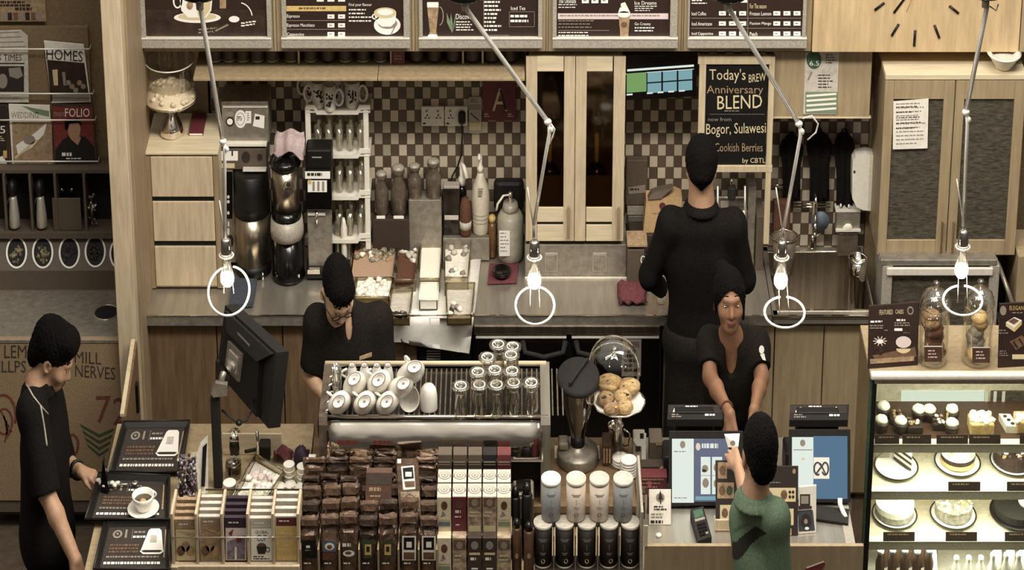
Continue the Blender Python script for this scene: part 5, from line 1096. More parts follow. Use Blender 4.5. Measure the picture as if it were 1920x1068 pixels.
b.box(p.x-.022, p.x+.024, p.y-.03, p.y+.05, z, z+.10, 'frame_grey', .004); b.b('body', t); b = MB(); a = Art(b, (0, p.y-.032, 0), (0, -1, 0)); a.poly([(1187, 824), (1199, 806), (1212, 812), (1210, 832), (1196, 840)], 'print_white'); a.rect(1192, 836, 1201, 846, 'print_dark', 2); a.poly([(1203, 836), (1211, 832), (1211, 862), (1203, 868)], 'print_white', 2); a.rect(1200, 812, 1207, 822, 'print_dark', 2); b.b('card', t)
p = at(1228, 872, Z=z); b = MB(); b.box(p.x-.022, p.x+.028, p.y, p.y+.12, z, z+.10, 'brown_laminate', .003); a = Art(b, (0, p.y-.001, 0), (0, -1, 0)); a.rect(1230, 828, 1244, 835, 'print_tan'); solo(b, 'napkin_box', 'dark box with a tan tab left of the register screen', 'box')
p = at(1224, 898, Z=z); b = MB(); b.box(xof(1203, p.y, .95), xof(1250, p.y, .95), p.y, p.y+.06, z, zof(874, p.y), 'box_dark', .002); a = Art(b, (0, p.y-.001, 0), (0, -1, 0)); a.rows(1203, 879, 1232, 893, 2, 'print_tan', 1, .5); a.disc(1243, 883, 8, 9.5, 'print_cream'); a.disc(1243, 883, 5, 6, 'cookie', 2); solo(b, 'wafer_box', 'dark wafer box with a round cookie picture on its front', 'box')
p = at(1224, 925, Z=z); b = MB(); b.box(xof(1203, p.y, .95), xof(1251, p.y, .95), p.y, p.y+.07, z, zof(894, p.y), 'box_red', .002); a = Art(b, (0, p.y-.001, 0), (0, -1, 0)); a.rows(1204, 897, 1248, 918, 3, 'print_tan', 1, .4, 0, 6); solo(b, 'snack_box', 'dark red snack box below the wafer box', 'box')
for k, (px, py) in enumerate(((1206, 972), (1218, 962))):
    p = at(px, py, Z=z); b = MB(); b.box(p.x-.008, p.x+.006, p.y, p.y+.05, z, z+.11, 'box_red' if k else 'box_dark', .002); b.box(p.x-.007, p.x+.005, p.y-.002, p.y, z+.07, z+.10, 'print_tan'); solo(b, 'snack_packet', ['dark snack packet standing beside the white card at the left', 'dark red snack packet standing behind the white card'][k], 'packet')
p0 = at(1217, 983, Z=z); p1 = at(1258, 983, Z=z); b = MB(); top = .12
b.prism([p0, p1, p1+Vector((0, .05, top)), p0+Vector((0, .05, top))], (0, .006, -.001), 'paper'); n_ = Vector((0, -top, .05)); a = Art(b, p0, n_)
a.disc(1238, 932, 8, 8, 'print_grey', 2); a.poly([(1234, 936), (1238, 918), (1243, 936)], 'print_dark', 3); a.line(1238, 936, 1239, 944, 2, 'print_dark', 3); a.rows(1226, 948, 1252, 958, 2, 'print_dark', 2, .5); a.rows(1221, 962, 1255, 973, 2, 'print_grey', 2, .45); a.rows(1220, 975, 1255, 981, 1, 'print_dark', 2, .9)
solo(b, 'counter_card', 'white leaning counter card with a leaf emblem', 'card')
# ================================================================ registers
def register(px0, px1, py0, py1, hx0, hx1, hy0, hy1, label, label2, fn, group):
    z = .902; pb_ = at((px0+px1)/2, py1+16, Z=z); Y0 = pb_.y
    t = T('register_screen', label, 'screen', (pb_.x, Y0, z), group)
    zl, Yl = z+.035, Y0+.02; q = at(960, py1, Y=Yl); zl = q.z; Yt = Yl+.10; zt = zof(py0, Yt)
    x = lambda p_, Y, Z: xof(p_, Y, Z)
    A_ = [Vector((x(px0-6, Yl, zl), Yl, zl-.012)), Vector((x(px1+6, Yl, zl), Yl, zl-.012)), Vector((x(px1+5, Yt, zt), Yt+.005, zt+.028)), Vector((x(px0-5, Yt, zt), Yt+.005, zt+.028))]
    n_ = (A_[1]-A_[0]).cross(A_[3]-A_[0]).normalized(); n_ = n_ if n_.y < 0 else -n_
    MB().prism(A_, -n_*.03, 'black_soft').b('housing', t)
    b = MB(); a = Art(b, A_[0], n_); fn(a); b.b('display', t, label='lit display')
    b = MB(); xm_ = (A_[0].x+A_[1].x)/2; b.box(xm_-.06, xm_+.06, Yl+.02, Yl+.16, z, z+.018, 'black', .004); b.box(xm_-.03, xm_+.03, Yl+.07, Yl+.11, z+.01, zl+.07, 'black', .004); b.b('stand', t)
    # till behind with its printed customer display
    Yt2 = Yt+.10; z1 = zof(hy0+6, Yt2+.10)
    t2 = T('till', label2, 'till', ((x(hx0, Yt2, z1)+x(hx1, Yt2, z1))/2, Yt2+.1, z), 'tills behind the register screens')
    v = [at(hx0, hy1, Y=Yt2), at(hx1, hy1, Y=Yt2), at(hx1+2, hy0, Y=Yt2+.11), at(hx0+2, hy0, Y=Yt2+.11)]
    n2 = (v[1]-v[0]).cross(v[3]-v[0]).normalized(); n2 = n2 if n2.z > 0 else -n2
    MB().prism(v, -n2*.03, 'black_soft').b('top_display', t2)
    b = MB(); a = Art(b, v[0], n2); w_ = hx1-hx0; h_ = hy1-hy0
    U = lambda f: hx0+w_*f
    V = lambda f: hy0+h_*f
    a.rect(U(.02), V(.06), U(.98), V(.56), 'print_dark'); a.poly([(U(.1), V(.5)), (U(.13), V(.22)), (U(.2), V(.16)), (U(.27), V(.5))], 'print_white', 2); a.rows(U(.33), V(.08), U(.66), V(.2), 1, 'print_white', 2, .6)
    [a.rect(U(.34+k*.105), V(.26), U(.44+k*.105), V(.5), ['print_tan', 'print_pink', 'print_grey'][k], 2) for k in range(3)]
    a.line(U(.8), V(.15), U(.8), V(.5), 2.5, 'print_white', 2); a.rows(U(.68), V(.62), U(.95), V(.8), 1, 'print_white', 2, .7); a.rows(U(.08), V(.62), U(.3), V(.9), 2, 'print_grey', 2, .5); b.b('printed_panel', t2)
    b = MB(); b.box(v[0].x-.01, v[1].x+.01, Yt2-.0, Yt2+.15, z, min(v[0].z, 1.05)-.035, 'black', .01); b.box(v[0].x+.03, v[1].x-.03, Yt2+.04, Yt2+.09, z+.05, v[0].z+.01, 'black', .005); b.b('body', t2)
def s1(a):
    a.rect(1260, 822, 1301, 942, 'screen_white'); a.rect(1302, 822, 1366, 940, 'screen_slate'); a.disc(1280, 833, 5, 7, 'print_grey', 2); a.rows(1264, 845, 1298, 850, 1, 'print_grey', 2, .4)
    a.disc(1309, 837, 4.5, 7, 'print_pink', 2); a.rows(1316, 831, 1360, 842, 1, 'screen_white', 2, .8, 0, 4); a.rect(1314, 856, 1332, 926, 'screen_white', 2); a.rect(1335, 856, 1354, 926, 'screen_white', 2); a.line(1314, 891, 1354, 891, 1, 'print_grey', 3)
    a.disc(1322, 878, 6, 7, 'print_grey', 3); a.disc(1320, 882, 4, 3, 'print_dark', 4); a.disc(1323, 905, 6, 9, 'print_grey', 3); a.disc(1344, 876, 6, 8, 'print_tan', 3); a.disc(1344, 906, 6, 8, 'print_tan', 3); a.rect(1304, 930, 1364, 937, 'screen_cyan', 2); a.rows(1264, 932, 1298, 938, 1, 'print_grey', 2, .3, 0, 3)
def s2(a):
    a.rect(1485, 819, 1525, 935, 'screen_white'); a.rect(1525, 817, 1589, 935, 'screen_blue'); a.disc(1505, 830, 5, 6.5, 'print_grey', 2); a.line(1488, 843, 1523, 843, 1.6, 'print_grey', 2); a.disc(1506, 860, 3.5, 2, 'print_cream', 2)
    a.rect(1525.5, 857, 1555, 897, 'print_white', 2); a.ring(1533, 878, 8, 13, 3, 'blue_cloth', 3, 20, 60, 330); a.ring(1547, 878, 7.5, 13, 3, 'blue_cloth', 3, 20, -120, 150); a.line(1529, 889, 1546, 866, 2.6, 'blue_cloth', 4); a.line(1538, 868, 1549, 890, 2.6, 'blue_cloth', 4)
register(1260, 1388, 822, 942, 1251, 1355, 758, 786, 'register screen showing menu pictures on slate, in front of the cashier', 'till with printed display at the cashier\'s left hand', s1, 'register screens')
register(1485, 1589, 819, 936, 1480, 1590, 758, 787, 'register screen with a looped emblem on blue, beside the cake case', 'till with printed display nearest the cake case', s2, 'register screens')
# stands, terminals on the counter
def lean(quad_b, quad_t, dz, dy, m, Z=.902, th=.006):
    a_, c_ = at(*quad_b[0], Z=Z), at(*quad_b[1], Z=Z); n_ = None
    return a_, c_
z = .902
def leaflet(px0, px1, pyb, hgt, lean_, label, fn, m='print_dark', cat='sign', name='menu_stand', base=True, th=.008, skew=0):
    a_ = at(px0, pyb, Z=z); c_ = at(px1, pyb+skew, Z=z); up = Vector((0, lean_, hgt)); t = T(name, label, cat, tuple((a_+c_)/2))
    b = MB(); b.prism([a_, c_, c_+up, a_+up], (0, th, -.001), m); n_ = (c_-a_).cross(up); a = Art(b, a_, n_); fn(a); b.b('panel', t)
    if base:
        b = MB(); b.prism([a_+Vector((-.004, -.03, 0)), c_+Vector((.004, -.03, 0)), c_+Vector((.004, .08, 0)), a_+Vector((-.004, .08, 0))], (0, 0, .006), 'birch'); b.prism([a_+Vector((-.003, -.028, 0)), c_+Vector((.003, -.028, 0)), c_+Vector((.003, -.02, .04)), a_+Vector((-.003, -.02, .04))], (0, .012, 0), 'birch'); b.b('foot', t)
    return t
def st1(a):
    for (x0, y0, x1, y1, m_) in ((1346, 866, 1363, 897, 'print_tan'), (1345, 904, 1376, 934, 'print_tan'), (1350, 946, 1396, 976, 'print_cream')):
        a.rect(x0, y0, x1, y1, m_, 1)
        for k in range(max(1, (x1-x0)//15)): a.disc(x0+9+k*14, (y0+y1)/2, 6, 9, ['print_brown', 'print_leaf', 'cookie'][k % 3], 2, 12)
leaflet(1342, 1440, 988, .215, .12, 'dark picture stand of cakes left of the customer in green', st1)
def st2(a):
    a.disc(1449, 890, 3, 4, 'print_tan'); a.disc(1489, 883, 3, 5, 'print_tan'); a.rows(1440, 903, 1475, 907, 1, 'print_grey', 1, .5); a.rect(1430, 914, 1492, 940, 'print_cream'); a.disc(1470, 927, 6, 9, 'print_brown', 2); [a.disc(1481+k*6, 922+j*9, 2.5, 3, 'print_dark', 2) for k in range(2) for j in range(2)]; a.rect(1468, 953, 1488, 984, 'print_cream'); a.disc(1478, 968, 5, 9, 'print_brown', 2); a.rect(1460, 990, 1484, 1003, 'kraft', 1)
leaflet(1400, 1496, 1003, .24, .09, 'dark picture stand right of the customer in green', st2, base=False)
def st3(a):
    a.rect(1500, 926, 1519, 948, 'print_dark'); a.rect(1502, 929, 1516, 944, 'print_grey', 2); a.rect(1497, 948, 1522, 956, 'purple'); a.line(1497, 956, 1522, 954, 2, 'print_grey', 3); a.poly([(1496, 957), (1524, 956), (1528, 994), (1498, 996)], 'blue_cloth'); a.disc(1511, 976, 10, 13, 'print_dark', 2); a.disc(1511, 977, 3.5, 5, 'print_grey', 3); a.disc(1513, 990, 4, 3, 'print_white', 3)
leaflet(1497, 1530, 1001, .165, .06, 'small dark blue leaflet in a clear holder by the second screen', st3, 'frame_light', 'leaflet', 'leaflet_holder', False, .012, -3)
# card terminal
ct = [at(q, w_, Z=z) for q, w_ in ((1309, 1026), (1334, 1018), (1318, 968), (1294, 974))]
t = T('card_terminal', 'black card payment terminal lying on the steel counter', 'card terminal', tuple(sum(ct, Vector())/4))
b = MB(); top = [p+Vector((0, 0, .028 if k < 2 else .045)) for k, p in enumerate(ct)]; b.add(ct+top, [(0, 1, 2, 3), (4, 5, 6, 7), (0, 1, 5, 4), (1, 2, 6, 5), (2, 3, 7, 6), (3, 0, 4, 7)], 'black_soft'); b.b('body', t)
n_ = (top[1]-top[0]).cross(top[3]-top[0])
def onq(u, v): return (top[0]*(1-u)+top[1]*u)*(1-v)+(top[3]*(1-u)+top[2]*u)*v+Vector((0, 0, .0012))
b = MB(); b.add([onq(.15, .68), onq(.85, .68), onq(.85, .93), onq(.15, .93)], [(0, 1, 2, 3)], 'fern'); b.add([onq(.12, .58), onq(.88, .58), onq(.88, .66), onq(.12, .66)], [(0, 1, 2, 3)], 'print_grey'); b.b('display', t)
b = MB()
for i in range(3):
    for j in range(4): b.prism([onq(.18+i*.23, .1+j*.11), onq(.36+i*.23, .1+j*.11), onq(.36+i*.23, .17+j*.11), onq(.18+i*.23, .17+j*.11)], (0, 0, .003), 'print_grey' if (i, j) == (2, 0) else 'black_gloss')
b.b('keypad', t)
b = MB(); p = at(1235, 1004, Z=.9005); b.lathe(p, [(.010, 0), (.011, .006), (0, .009)], 'porcelain', 14); solo(b, 'call_button', 'small white button on the steel counter', 'button')
b = MB(); p = at(1577, 960, Z=z); b.tube([p+Vector((-.004, .02, .05)), p+Vector((-.004, .01, .03)), p+Vector((.006, -.02, .012)), p+Vector((.014, -.05, .004))], .009, 'porcelain', 8); solo(b, 'paper_slip', 'curled white receipt slip below the second screen', 'paper')
b = MB(); v = [at(q, w_, Z=z) for q, w_ in ((1520, 975), (1590, 985), (1592, 958), (1524, 950))]; b.prism(v, (0, 0, .01), 'black_soft'); solo(b, 'counter_mat', 'black mat under the second register screen', 'mat')
b = MB(); b.prism([at(q, w_, Y=YF-.004) for q, w_ in ((1510, 1066), (1545, 1052), (1547, 1058), (1530, 1080), (1505, 1090))], (0, .003, 0), 'sun_red'); a = VA(b, YF-.005); a.line(1512, 1064, 1545, 1052, 3, 'print_white'); solo(b, 'sticker', 'red and white sticker on the wooden counter front', 'sticker')
# ================================================================ retail fixture in front of the espresso machine
YR0 = -2.10; zt_ = zof(986, YR0); zb_ = zt_-.24
t = T('retail_shelf', 'wooden stepped retail shelf in front of the espresso machine', 'shelf', (xof(880, -2, .6), -1.9, 0))
x = lambda q, Y=YR0, Z=1.0: xof(q, Y, Z)
b = MB(); b.box(x(562), x(1204), -2.14, -1.665, 0, zb_-.003, 'oak_light', .003); b.box(x(562), x(962), -1.80, -1.665, zb_-.003, .985, 'brown_dark'); b.b('carcass', t)
b = MB(); b.box(x(562), x(962), -1.825, -1.665, .985, 1.0, 'brown_dark', .002); b.b('upper_shelf', t)
for q in (563, 597, 636, 673, 709, 747, 785, 819): MB().box(x(q)-.003, x(q)+.003, -2.13, -1.83, zb_-.003, zb_+.16, 'birch_dark', .001).b('divider', t)
MB().box(x(1200), x(1205), -2.14, -1.7, zb_, zt_+.08, 'frame_grey', .002).b('end_panel', t)
def bagmesh(b, xc, yf, z0, w, d, h, m, seed):
    rnd = random.Random(seed); secs = [(0, .92, .9, 0), (.06, 1, 1, 0), (.45, 1.02, 1.06, 0), (.66, 1.01, 1.0, 0), (.76, 1, .90, 0), (.82, 1, .70, .05), (.88, 1, .48, .1), (.93, 1.0, .22, .0), (1.0, .98, .10, -.05), (.985, .98, .06, -.30), (.90, .96, .05, -.38)]
    v = []; n = 20
    for k, (f, sw, sd, off) in enumerate(secs):
        for i in range(n):
            a = 6.2832*i/n+.2; ca, sa = math.cos(a), math.sin(a)
            ux = math.copysign(abs(ca)**.35, ca); uy = math.copysign(abs(sa)**.35, sa); j = .0075 if 3 < k < 9 else .0035
            v.append((xc+ux*w/2*sw+rnd.uniform(-j, j)*.6, yf+d/2+off*d+uy*d/2*sd+rnd.uniform(-j, j), z0+f*h+rnd.uniform(-j, j)*.5*(k > 0)))
    f_ = [(k*n+i, k*n+(i+1) % n, (k+1)*n+(i+1) % n, (k+1)*n+i) for k in range(len(secs)-1) for i in range(n)]
    b.add(v, f_+[tuple(range(n-1, -1, -1)), tuple((len(secs)-1)*n+i for i in range(n))], m, False)
cols = [(580, 'bag_dark', 'black square label'), (618, 'bag_brown', 'picture label over an orange band'), (654, 'bag_brown', 'small white cup picture'), (690, 'bag_dark', 'olive patterned label'), (727, 'bag_dark', 'slanting olive label'), (767, 'bag_brown', 'white framed window label'), (804, 'bag_brown', 'white framed window label and folded top')]
labels_bag = ['black square label at the left end of the shelf', 'picture label over orange band', 'small white cup picture', 'broad olive patterned label', 'slanting olive label and grey divider', 'window label under the tall pack', 'window label beside the tea boxes']
def baglabel(a, k, px):
    if k == 0: a.rect(px-14, 1012, px+13, 1046, 'black'); a.rows(px-6, 1022, px+6, 1028, 1, 'print_white', 2, .8); a.rows(px-8, 1030, px+8, 1034, 1, 'print_grey', 2, .5)
    elif k == 1: a.rect(px-13, 1014, px+12, 1034, 'blue_box'); a.disc(px, 1024, 9, 7, 'print_white', 2); a.disc(px, 1025, 5, 4, 'print_brown', 3); a.rect(px-13, 1035, px+12, 1050, 'cocoa', 1)
    elif k == 2: a.rows(px-12, 1018, px+12, 1026, 1, 'print_white', 1, .8); a.disc(px, 1037, 11, 6, 'print_white'); a.disc(px-1, 1036, 6, 3, 'print_brown', 2)
    elif k in (3, 4):
        a.poly([(px-12+(k-3)*4, 1012), (px+10, 1010), (px+8, 1046), (px-8+(k-3)*6, 1046)], 'print_leaf'); a.rect(px-6, 1020, px+6, 1040, 'gold', 2); a.rect(px-3, 1024, px+3, 1034, 'print_dark', 3)
    else:
        a.rect(px-13, 1004, px+13, 1050, 'print_white'); a.rect(px-10, 1007, px+10, 1030, 'black', 2); a.rect(px-5, 1015, px+5, 1026, 'print_white', 3); a.rect(px-10, 1035, px+10, 1048, 'print_brown', 2)
    a.rows(px-10, 1054, px+10, 1058, 1, 'print_white', 1, .7)
for k, (px, m_, _) in enumerate(cols):
    for row in range(3):
        yf = YR0+.012+row*.105; xc = xof(px, YR0, zt_-.05); 
        t = T('coffee_bag', ('front coffee bag with ' if row == 0 else 'second bag behind the one with ' if row == 1 else 'rearmost bag behind the one with ')+labels_bag[k], 'coffee bag', (xc, yf+.04, zb_), 'coffee bags on the retail shelf')
        b = MB(); bagmesh(b, xc, yf, zb_+.001, 33/pxm(YR0, zt_), .088, .255+(k % 3)*.006+row*.004, m_ if (k+row) % 2 else 'bag_brown', k*7+row); b.b('body', t)
        if row == 0:
            b = MB(); a = VA(b, yf-.006); baglabel(a, k, px); b.b('label', t)
rear = [(583, 'left dark pack lying on the upper shelf behind the bags'), (618, 'second dark pack from the left on the upper shelf'), (654, 'third dark pack from the left on the upper shelf'), (726, 'dark pack between the brown carton and the tall pack'), (803, 'dark pack right of the tall pack on the upper shelf')]
for k, (px, lb) in enumerate(rear):
    yf = -1.815; z = 1.0; xc = xof(px, yf, z+.05); b = MB(); bagmesh(b, xc, yf, z+.001, 32/pxm(yf, 1.1), .06, .095+.01*(k % 2), 'bag_dark', 90+k); o = solo(b, 'coffee_pack', lb, 'coffee pack', 'dark packs on the upper shelf')
for k, px in enumerate((590, 632, 676, 722, 800)):
    yf = -1.735; z = 1.0; xc = xof(px, yf, z+.08); b = MB(); bagmesh(b, xc, yf, z+.001, 42/pxm(yf, 1.1), .05, .135, 'bag_dark' if k % 2 else 'bag_brown', 120+k); solo(b, 'coffee_pack', ['pack at the back left under the espresso machine', 'second pack at the back under the espresso machine', 'third pack at the back under the espresso machine', 'pack at the back behind the brown carton', 'pack at the back next to the dark tea boxes'][k], 'coffee pack', 'packs under the espresso machine')
yf = -1.93
t = T('carton', 'brown carton standing upright among the coffee bags', 'carton', (xof(708, yf, 1.05), yf, zof(962, yf)))
b = MB(); b.prism([at(684, 962, Y=yf), at(733, 962, Y=yf), at(735, 886, Y=yf+.07), at(687, 886, Y=yf+.07)], (0, .04, 0), 'rack_brown'); b.b('body', t)
b = MB(); a = Art(b, at(684, 962, Y=yf), (0, -(at(684, 886, Y=yf+.07).z-at(684, 962, Y=yf).z), .07)); a.rows(692, 913, 726, 922, 1, 'print_tan', 1, .8); a.rows(694, 928, 724, 934, 1, 'print_tan', 1, .5); a.line(686, 938, 733, 938, 1, 'print_dark'); a.disc(708, 952, 6, 4, 'print_pink'); a.rect(689, 888, 733, 908, 'box_dark'); b.b('print', t)
yf = -1.97
t = T('coffee_pack', 'tall pale patterned coffee pack leaning on the shelf centre', 'coffee pack', (xof(768, yf, 1.05), yf, zof(968, yf)))
q_ = [at(749, 968, Y=yf), at(790, 966, Y=yf), at(783, 858, Y=yf+.12), at(743, 860, Y=yf+.12)]; nn = (q_[1]-q_[0]).cross(q_[3]-q_[0]); nn = nn if nn.y < 0 else -nn
b = MB(); b.prism(q_, -nn.normalized()*.045, 'bag_brown'); b.b('body', t)
b = MB(); a = Art(b, q_[0], nn); a.poly([(752, 874), (776, 872), (779, 916), (756, 918)], 'print_white'); a.poly([(755, 877), (774, 875), (776, 896), (757, 898)], 'black', 2); a.rect(760, 884, 772, 893, 'print_white', 3); a.poly([(758, 902), (777, 901), (778, 912), (760, 913)], 'print_brown', 2)
a.poly([(751, 922), (786, 920), (789, 958), (752, 960)], 'box_tan', 1); [a.ring(768, 945, 5+k*5, 7+k*6, 1.2, 'print_brown', 2, 14, 180, 360) for k in range(3)]; a.rect(756, 961, 778, 968, 'print_cream', 2); a.rect(745, 860, 752, 868, 'print_white'); b.b('print', t)
# tea boxes
tc = [833, 861.5, 890, 918, 945]
t1m = ['box_cream', 'box_red', 'box_tan', 'box_tan', 'box_cream']; t2m = ['box_cream', 'box_tan', 'box_dark', 'box_dark', 'box_tan']
pos = ['first', 'second', 'third', 'fourth', 'fifth']
Y1 = -2.05; z1t = zof(931, Y1); z1b = zof(1000, Y1)
b = MB(); b.box(x(822), x(960), -2.06, -1.83, z1b-.012, z1b-.001, 'birch_dark'); b.box(x(822), x(960), -1.84, -1.83, zb_, z1b-.012, 'brown_dark'); tt_ = [o for o in bpy.data.objects if o.name == 'retail_shelf'][0]; b.b('tea_shelf', tt_)
def teabox(px, yf, dep, z0, z1, m_, label, group, topemb=True, fn=None):
    xc = xof(px, Y1, z1b); w_ = 26/pxm(Y1, z1b); t = T('tea_box', label, 'tea box', (xc, yf+dep/2, z0), group)
    MB().box(xc-w_/2, xc+w_/2, yf, yf+dep, z0, z1-.001, m_, .002).b('carton', t)
    if topemb:
        b = MB(); b.box(xc-w_/2+.001, xc+w_/2-.001, yf+.003, yf+dep-.003, z1-.001, z1, 'paper_grey'); a = Art(b, (0, 0, z1), (0, 0, 1)); s_ = pxm(yf, z1)
        cy = at(960, 534, Z=z1); 
        for l_, (rr, m2) in enumerate(((.45, 'print_grey'), (.39, 'paper_grey'), (.27, 'print_grey'), (.20, 'paper_grey'), (.09, 'print_grey'))):
            b.add([(xc+rr*w_*math.cos(q/18*6.283), yf+dep/2+rr*w_*1.35*math.sin(q/18*6.283), z1+.0007*(l_+1)) for q in range(18)], [tuple(range(18))], m2)
        for sx in (-1, 1): b.add([(xc+sx*w_*.36, yf+dep*.42, z1+.002), (xc+sx*w_*.5, yf+dep*.42, z1+.002), (xc+sx*w_*.5, yf+dep*.58, z1+.002), (xc+sx*w_*.36, yf+dep*.58, z1+.002)], [(0, 1, 2, 3)], 'print_grey')
        b.b('top_emblem', t)
    if fn:
        b = MB(); a = VA(b, yf-.0006); fn(a); b.b('front_print', t)
    return t
def tfront(px, y0, y1, k, base):
    def fn(a):
        h = y1-y0
        if base == 'box_cream': a.rect(px-11, y0+3, px+11, y0+h*.62, 'box_cream'); a.disc(px, y0+h*.24, 6, 8, 'cocoa', 2); a.poly([(px-7, y0+h*.56), (px-3, y0+h*.38), (px+3, y0+h*.5)], 'lavender', 2); a.rect(px-11, y0+h*.68, px+11, y0+h*.8, 'blue_box' if k == 0 else 'print_green', 2)
        elif base == 'box_red': a.disc(px, y0+h*.2, 7, 8, 'cocoa'); a.rows(px-8, y0+h*.36, px+8, y0+h*.46, 1, 'print_pink', 1, .8); a.rows(px-9, y0+h*.52, px+9, y0+h*.66, 1, 'print_pink', 1, .3); a.rows(px-7, y0+h*.74, px+7, y0+h*.8, 1, 'print_pink', 1, .6)
        elif base == 'box_tan': a.rect(px-11, y0+2, px+11, y0+h*.26, 'print_brown'); a.disc(px, y0+h*.16, 6, 7, 'print_grey', 2); a.rows(px-9, y0+h*.4, px+9, y0+h*.6, 2, 'print_cream', 2, .4, 0, k); a.rect(px-11, y0+h*.78, px+11, y0+h*.95, 'print_cream', 1)
        else: a.disc(px, y0+h*.16, 7, 8, 'print_grey'); a.rect(px-10, y0+h*.34, px+10, y0+h*.40, 'print_cream'); a.rows(px-8, y0+h*.46, px+8, y0+h*.58, 1, 'print_white', 1, .6); a.rect(px-6, y0+h*.72, px+6, y0+h*.76, 'print_white')
    return fn
dn = ['cream front and dark oval', 'dark red front', 'tan patterned front next to red', 'tan patterned front', 'cream and green front']
d2 = ['cream front', 'tan front', 'dark front left of another dark one', 'dark front', 'speckled tan front']
for k, px in enumerate(tc):
    teabox(px, Y1, .105, z1b, z1t, t1m[k], 'upper shelf tea box, %s from the left, with %s' % (pos[k], dn[k]), 'tea boxes on the upper tea shelf', True, tfront(px, 931, 1000, k, t1m[k]))
    teabox(px, Y1+.108, .105, z1b, z1t+.001, 'box_dark', 'tea box behind the upper shelf one with %s' % dn[k], 'tea boxes on the upper tea shelf')
    z2t = zof(852, -1.815); 
    xc = xof(px, Y1, z1b); w_ = 26/pxm(Y1, z1b)
    t = T('tea_box', 'tall dark tea box at the back, %s from the left of its row' % pos[k], 'tea box', (xc, -1.79, 1.0), 'tall dark tea boxes at the back')
    MB().box(xc-w_/2, xc+w_/2, -1.815, -1.75, 1.001, z2t, ['box_tan', 'box_dark', 'box_dark', 'black_soft', 'box_red'][k] if k in (3, 4) else 'brown_laminate', .002).b('carton', t)
    b = MB(); a = VA(b, -1.816); a.rect(px-11, 864, px+11, 867, 'print_grey'); a.rect(px-11, 870, px+11, 871.5, 'print_grey'); b.b('front_print', t)
    Y2 = -2.10; zz0, zz1 = zb_, zof(1008, Y2)
    xc2 = xof(px, Y2, .9); w2 = 26/pxm(Y2, .9); t = T('tea_box', 'lower shelf tea box, %s from the left, with %s' % (pos[k], d2[k]), 'tea box', (xc2, Y2+.05, zz0), 'tea boxes on the lower tea shelf')
    MB().box(xc2-w2/2, xc2+w2/2, Y2, Y2+.10, zz0+.001, zz1, t2m[k], .002).b('carton', t); b = MB(); tfront(px, 1010, 1085, k+2, t2m[k])(VA(b, Y2-.0008)); b.b('front_print', t)
# tins
def tin(px, ybase, Y, z0, rpx, ytop, m_, label, group, capm, dark=False, dx=0):
    s_ = pxm(Y, z0); r = rpx/s_; z1 = zof(ytop, Y); xc = xof(px, Y, (z0+z1)/2)
    t = T('tea_tin', label, 'tin', (xc, Y, z0), group)
    tb_ = MB().lathe((xc, Y, z0+.001), [(.97*r, 0), (r, .004), (r, z1-z0-.014)], m_, 32).b('body', t)
    MB().lathe((xc, Y, z1-.012), [(r*1.02, 0), (r*1.03, .004), (r*1.03, .012), (.95*r, .014), (.93*r, .0115), (0, .0115)], capm, 32).b('lid', t)
    if dark: MB().lathe((xc, Y, z0-.0), [(r*1.03, 0), (r*1.03, .010)], 'frame_grey', 32).b('base_ring', t)
    # print wrapped on the front of the tin
    b = MB(); rr = r*1.004
    def P(u, f): a = R(-90)+u; return (xc+rr*math.cos(a), Y+rr*DR*math.sin(a), z0+(z1-z0)*f)
    def strip(u0, u1, f0, f1, mm, n=6): b.add([P(u0+(u1-u0)*i/n, f) for f in (f0, f1) for i in range(n+1)], [(i, i+1, n+2+i, n+1+i) for i in range(n)], mm)
    c1, c2 = ('print_grey', 'print_cream') if dark else ('print_grey', 'print_brown')
    for u0, u1, f in ((-.5, .5, .70), (-.35, .35, .665)): strip(u0, u1, f, f+.022, c1)
    strip(-.02, .02, .46, .60, c1); strip(-.3, .3, .38, .40, c1); strip(-.2, .2, .345, .36, c1)
    b.add([P(dx+.22*math.cos(q/16*6.283), .20+.055*math.sin(q/16*6.283)) for q in range(16)], [tuple(range(16))], c2); b.b('print', tb_)
for k, (px, m_, cm, lb) in enumerate(((1033, 'tin_blue', 'porcelain', 'left blue grey tin with bright white lid'), (1080, 'tin_cream', 'cream_plastic', 'left cream tin next to the blue grey one with white lid'), (1123.5, 'tin_cream', 'paper_grey', 'right cream tin in the pale row'), (1168, 'tin_blue', 'paper_grey', 'right blue grey tin in the pale row'))):
    tin(px, 968, yof(967, zof(977, -2.05)+.003), zof(977, -2.05)+.003, 18.0, 895, m_, lb, 'pale tins on top of the dark tins', cm)
for k, px in enumerate((1018, 1058.5, 1100, 1141.5, 1181)):
    tin(px, 1045, -2.05, zb_+.06, 17.2, 977, 'tin_dark', ['leftmost dark brown tin', 'second dark brown tin from the left', 'middle dark brown tin', 'second dark brown tin from the right', 'rightmost dark brown tin'][k]+' in the front row', 'dark tins in the front row', 'paper_grey', True, [0, .15, 0, .2, 0][k])
b = MB(); b.box(x(1003), x(1199), -2.13, -1.995, zb_-.002, zb_+.059, 'brown_dark'); b.b('tin_plinth', tt_)
for q in (1038.5, 1079, 1121, 1161.5): MB().box(x(q)-.002, x(q)+.002, -2.115, -2.0, zb_+.06, zof(1000, -2.1), 'steel_dull').b('divider', tt_)
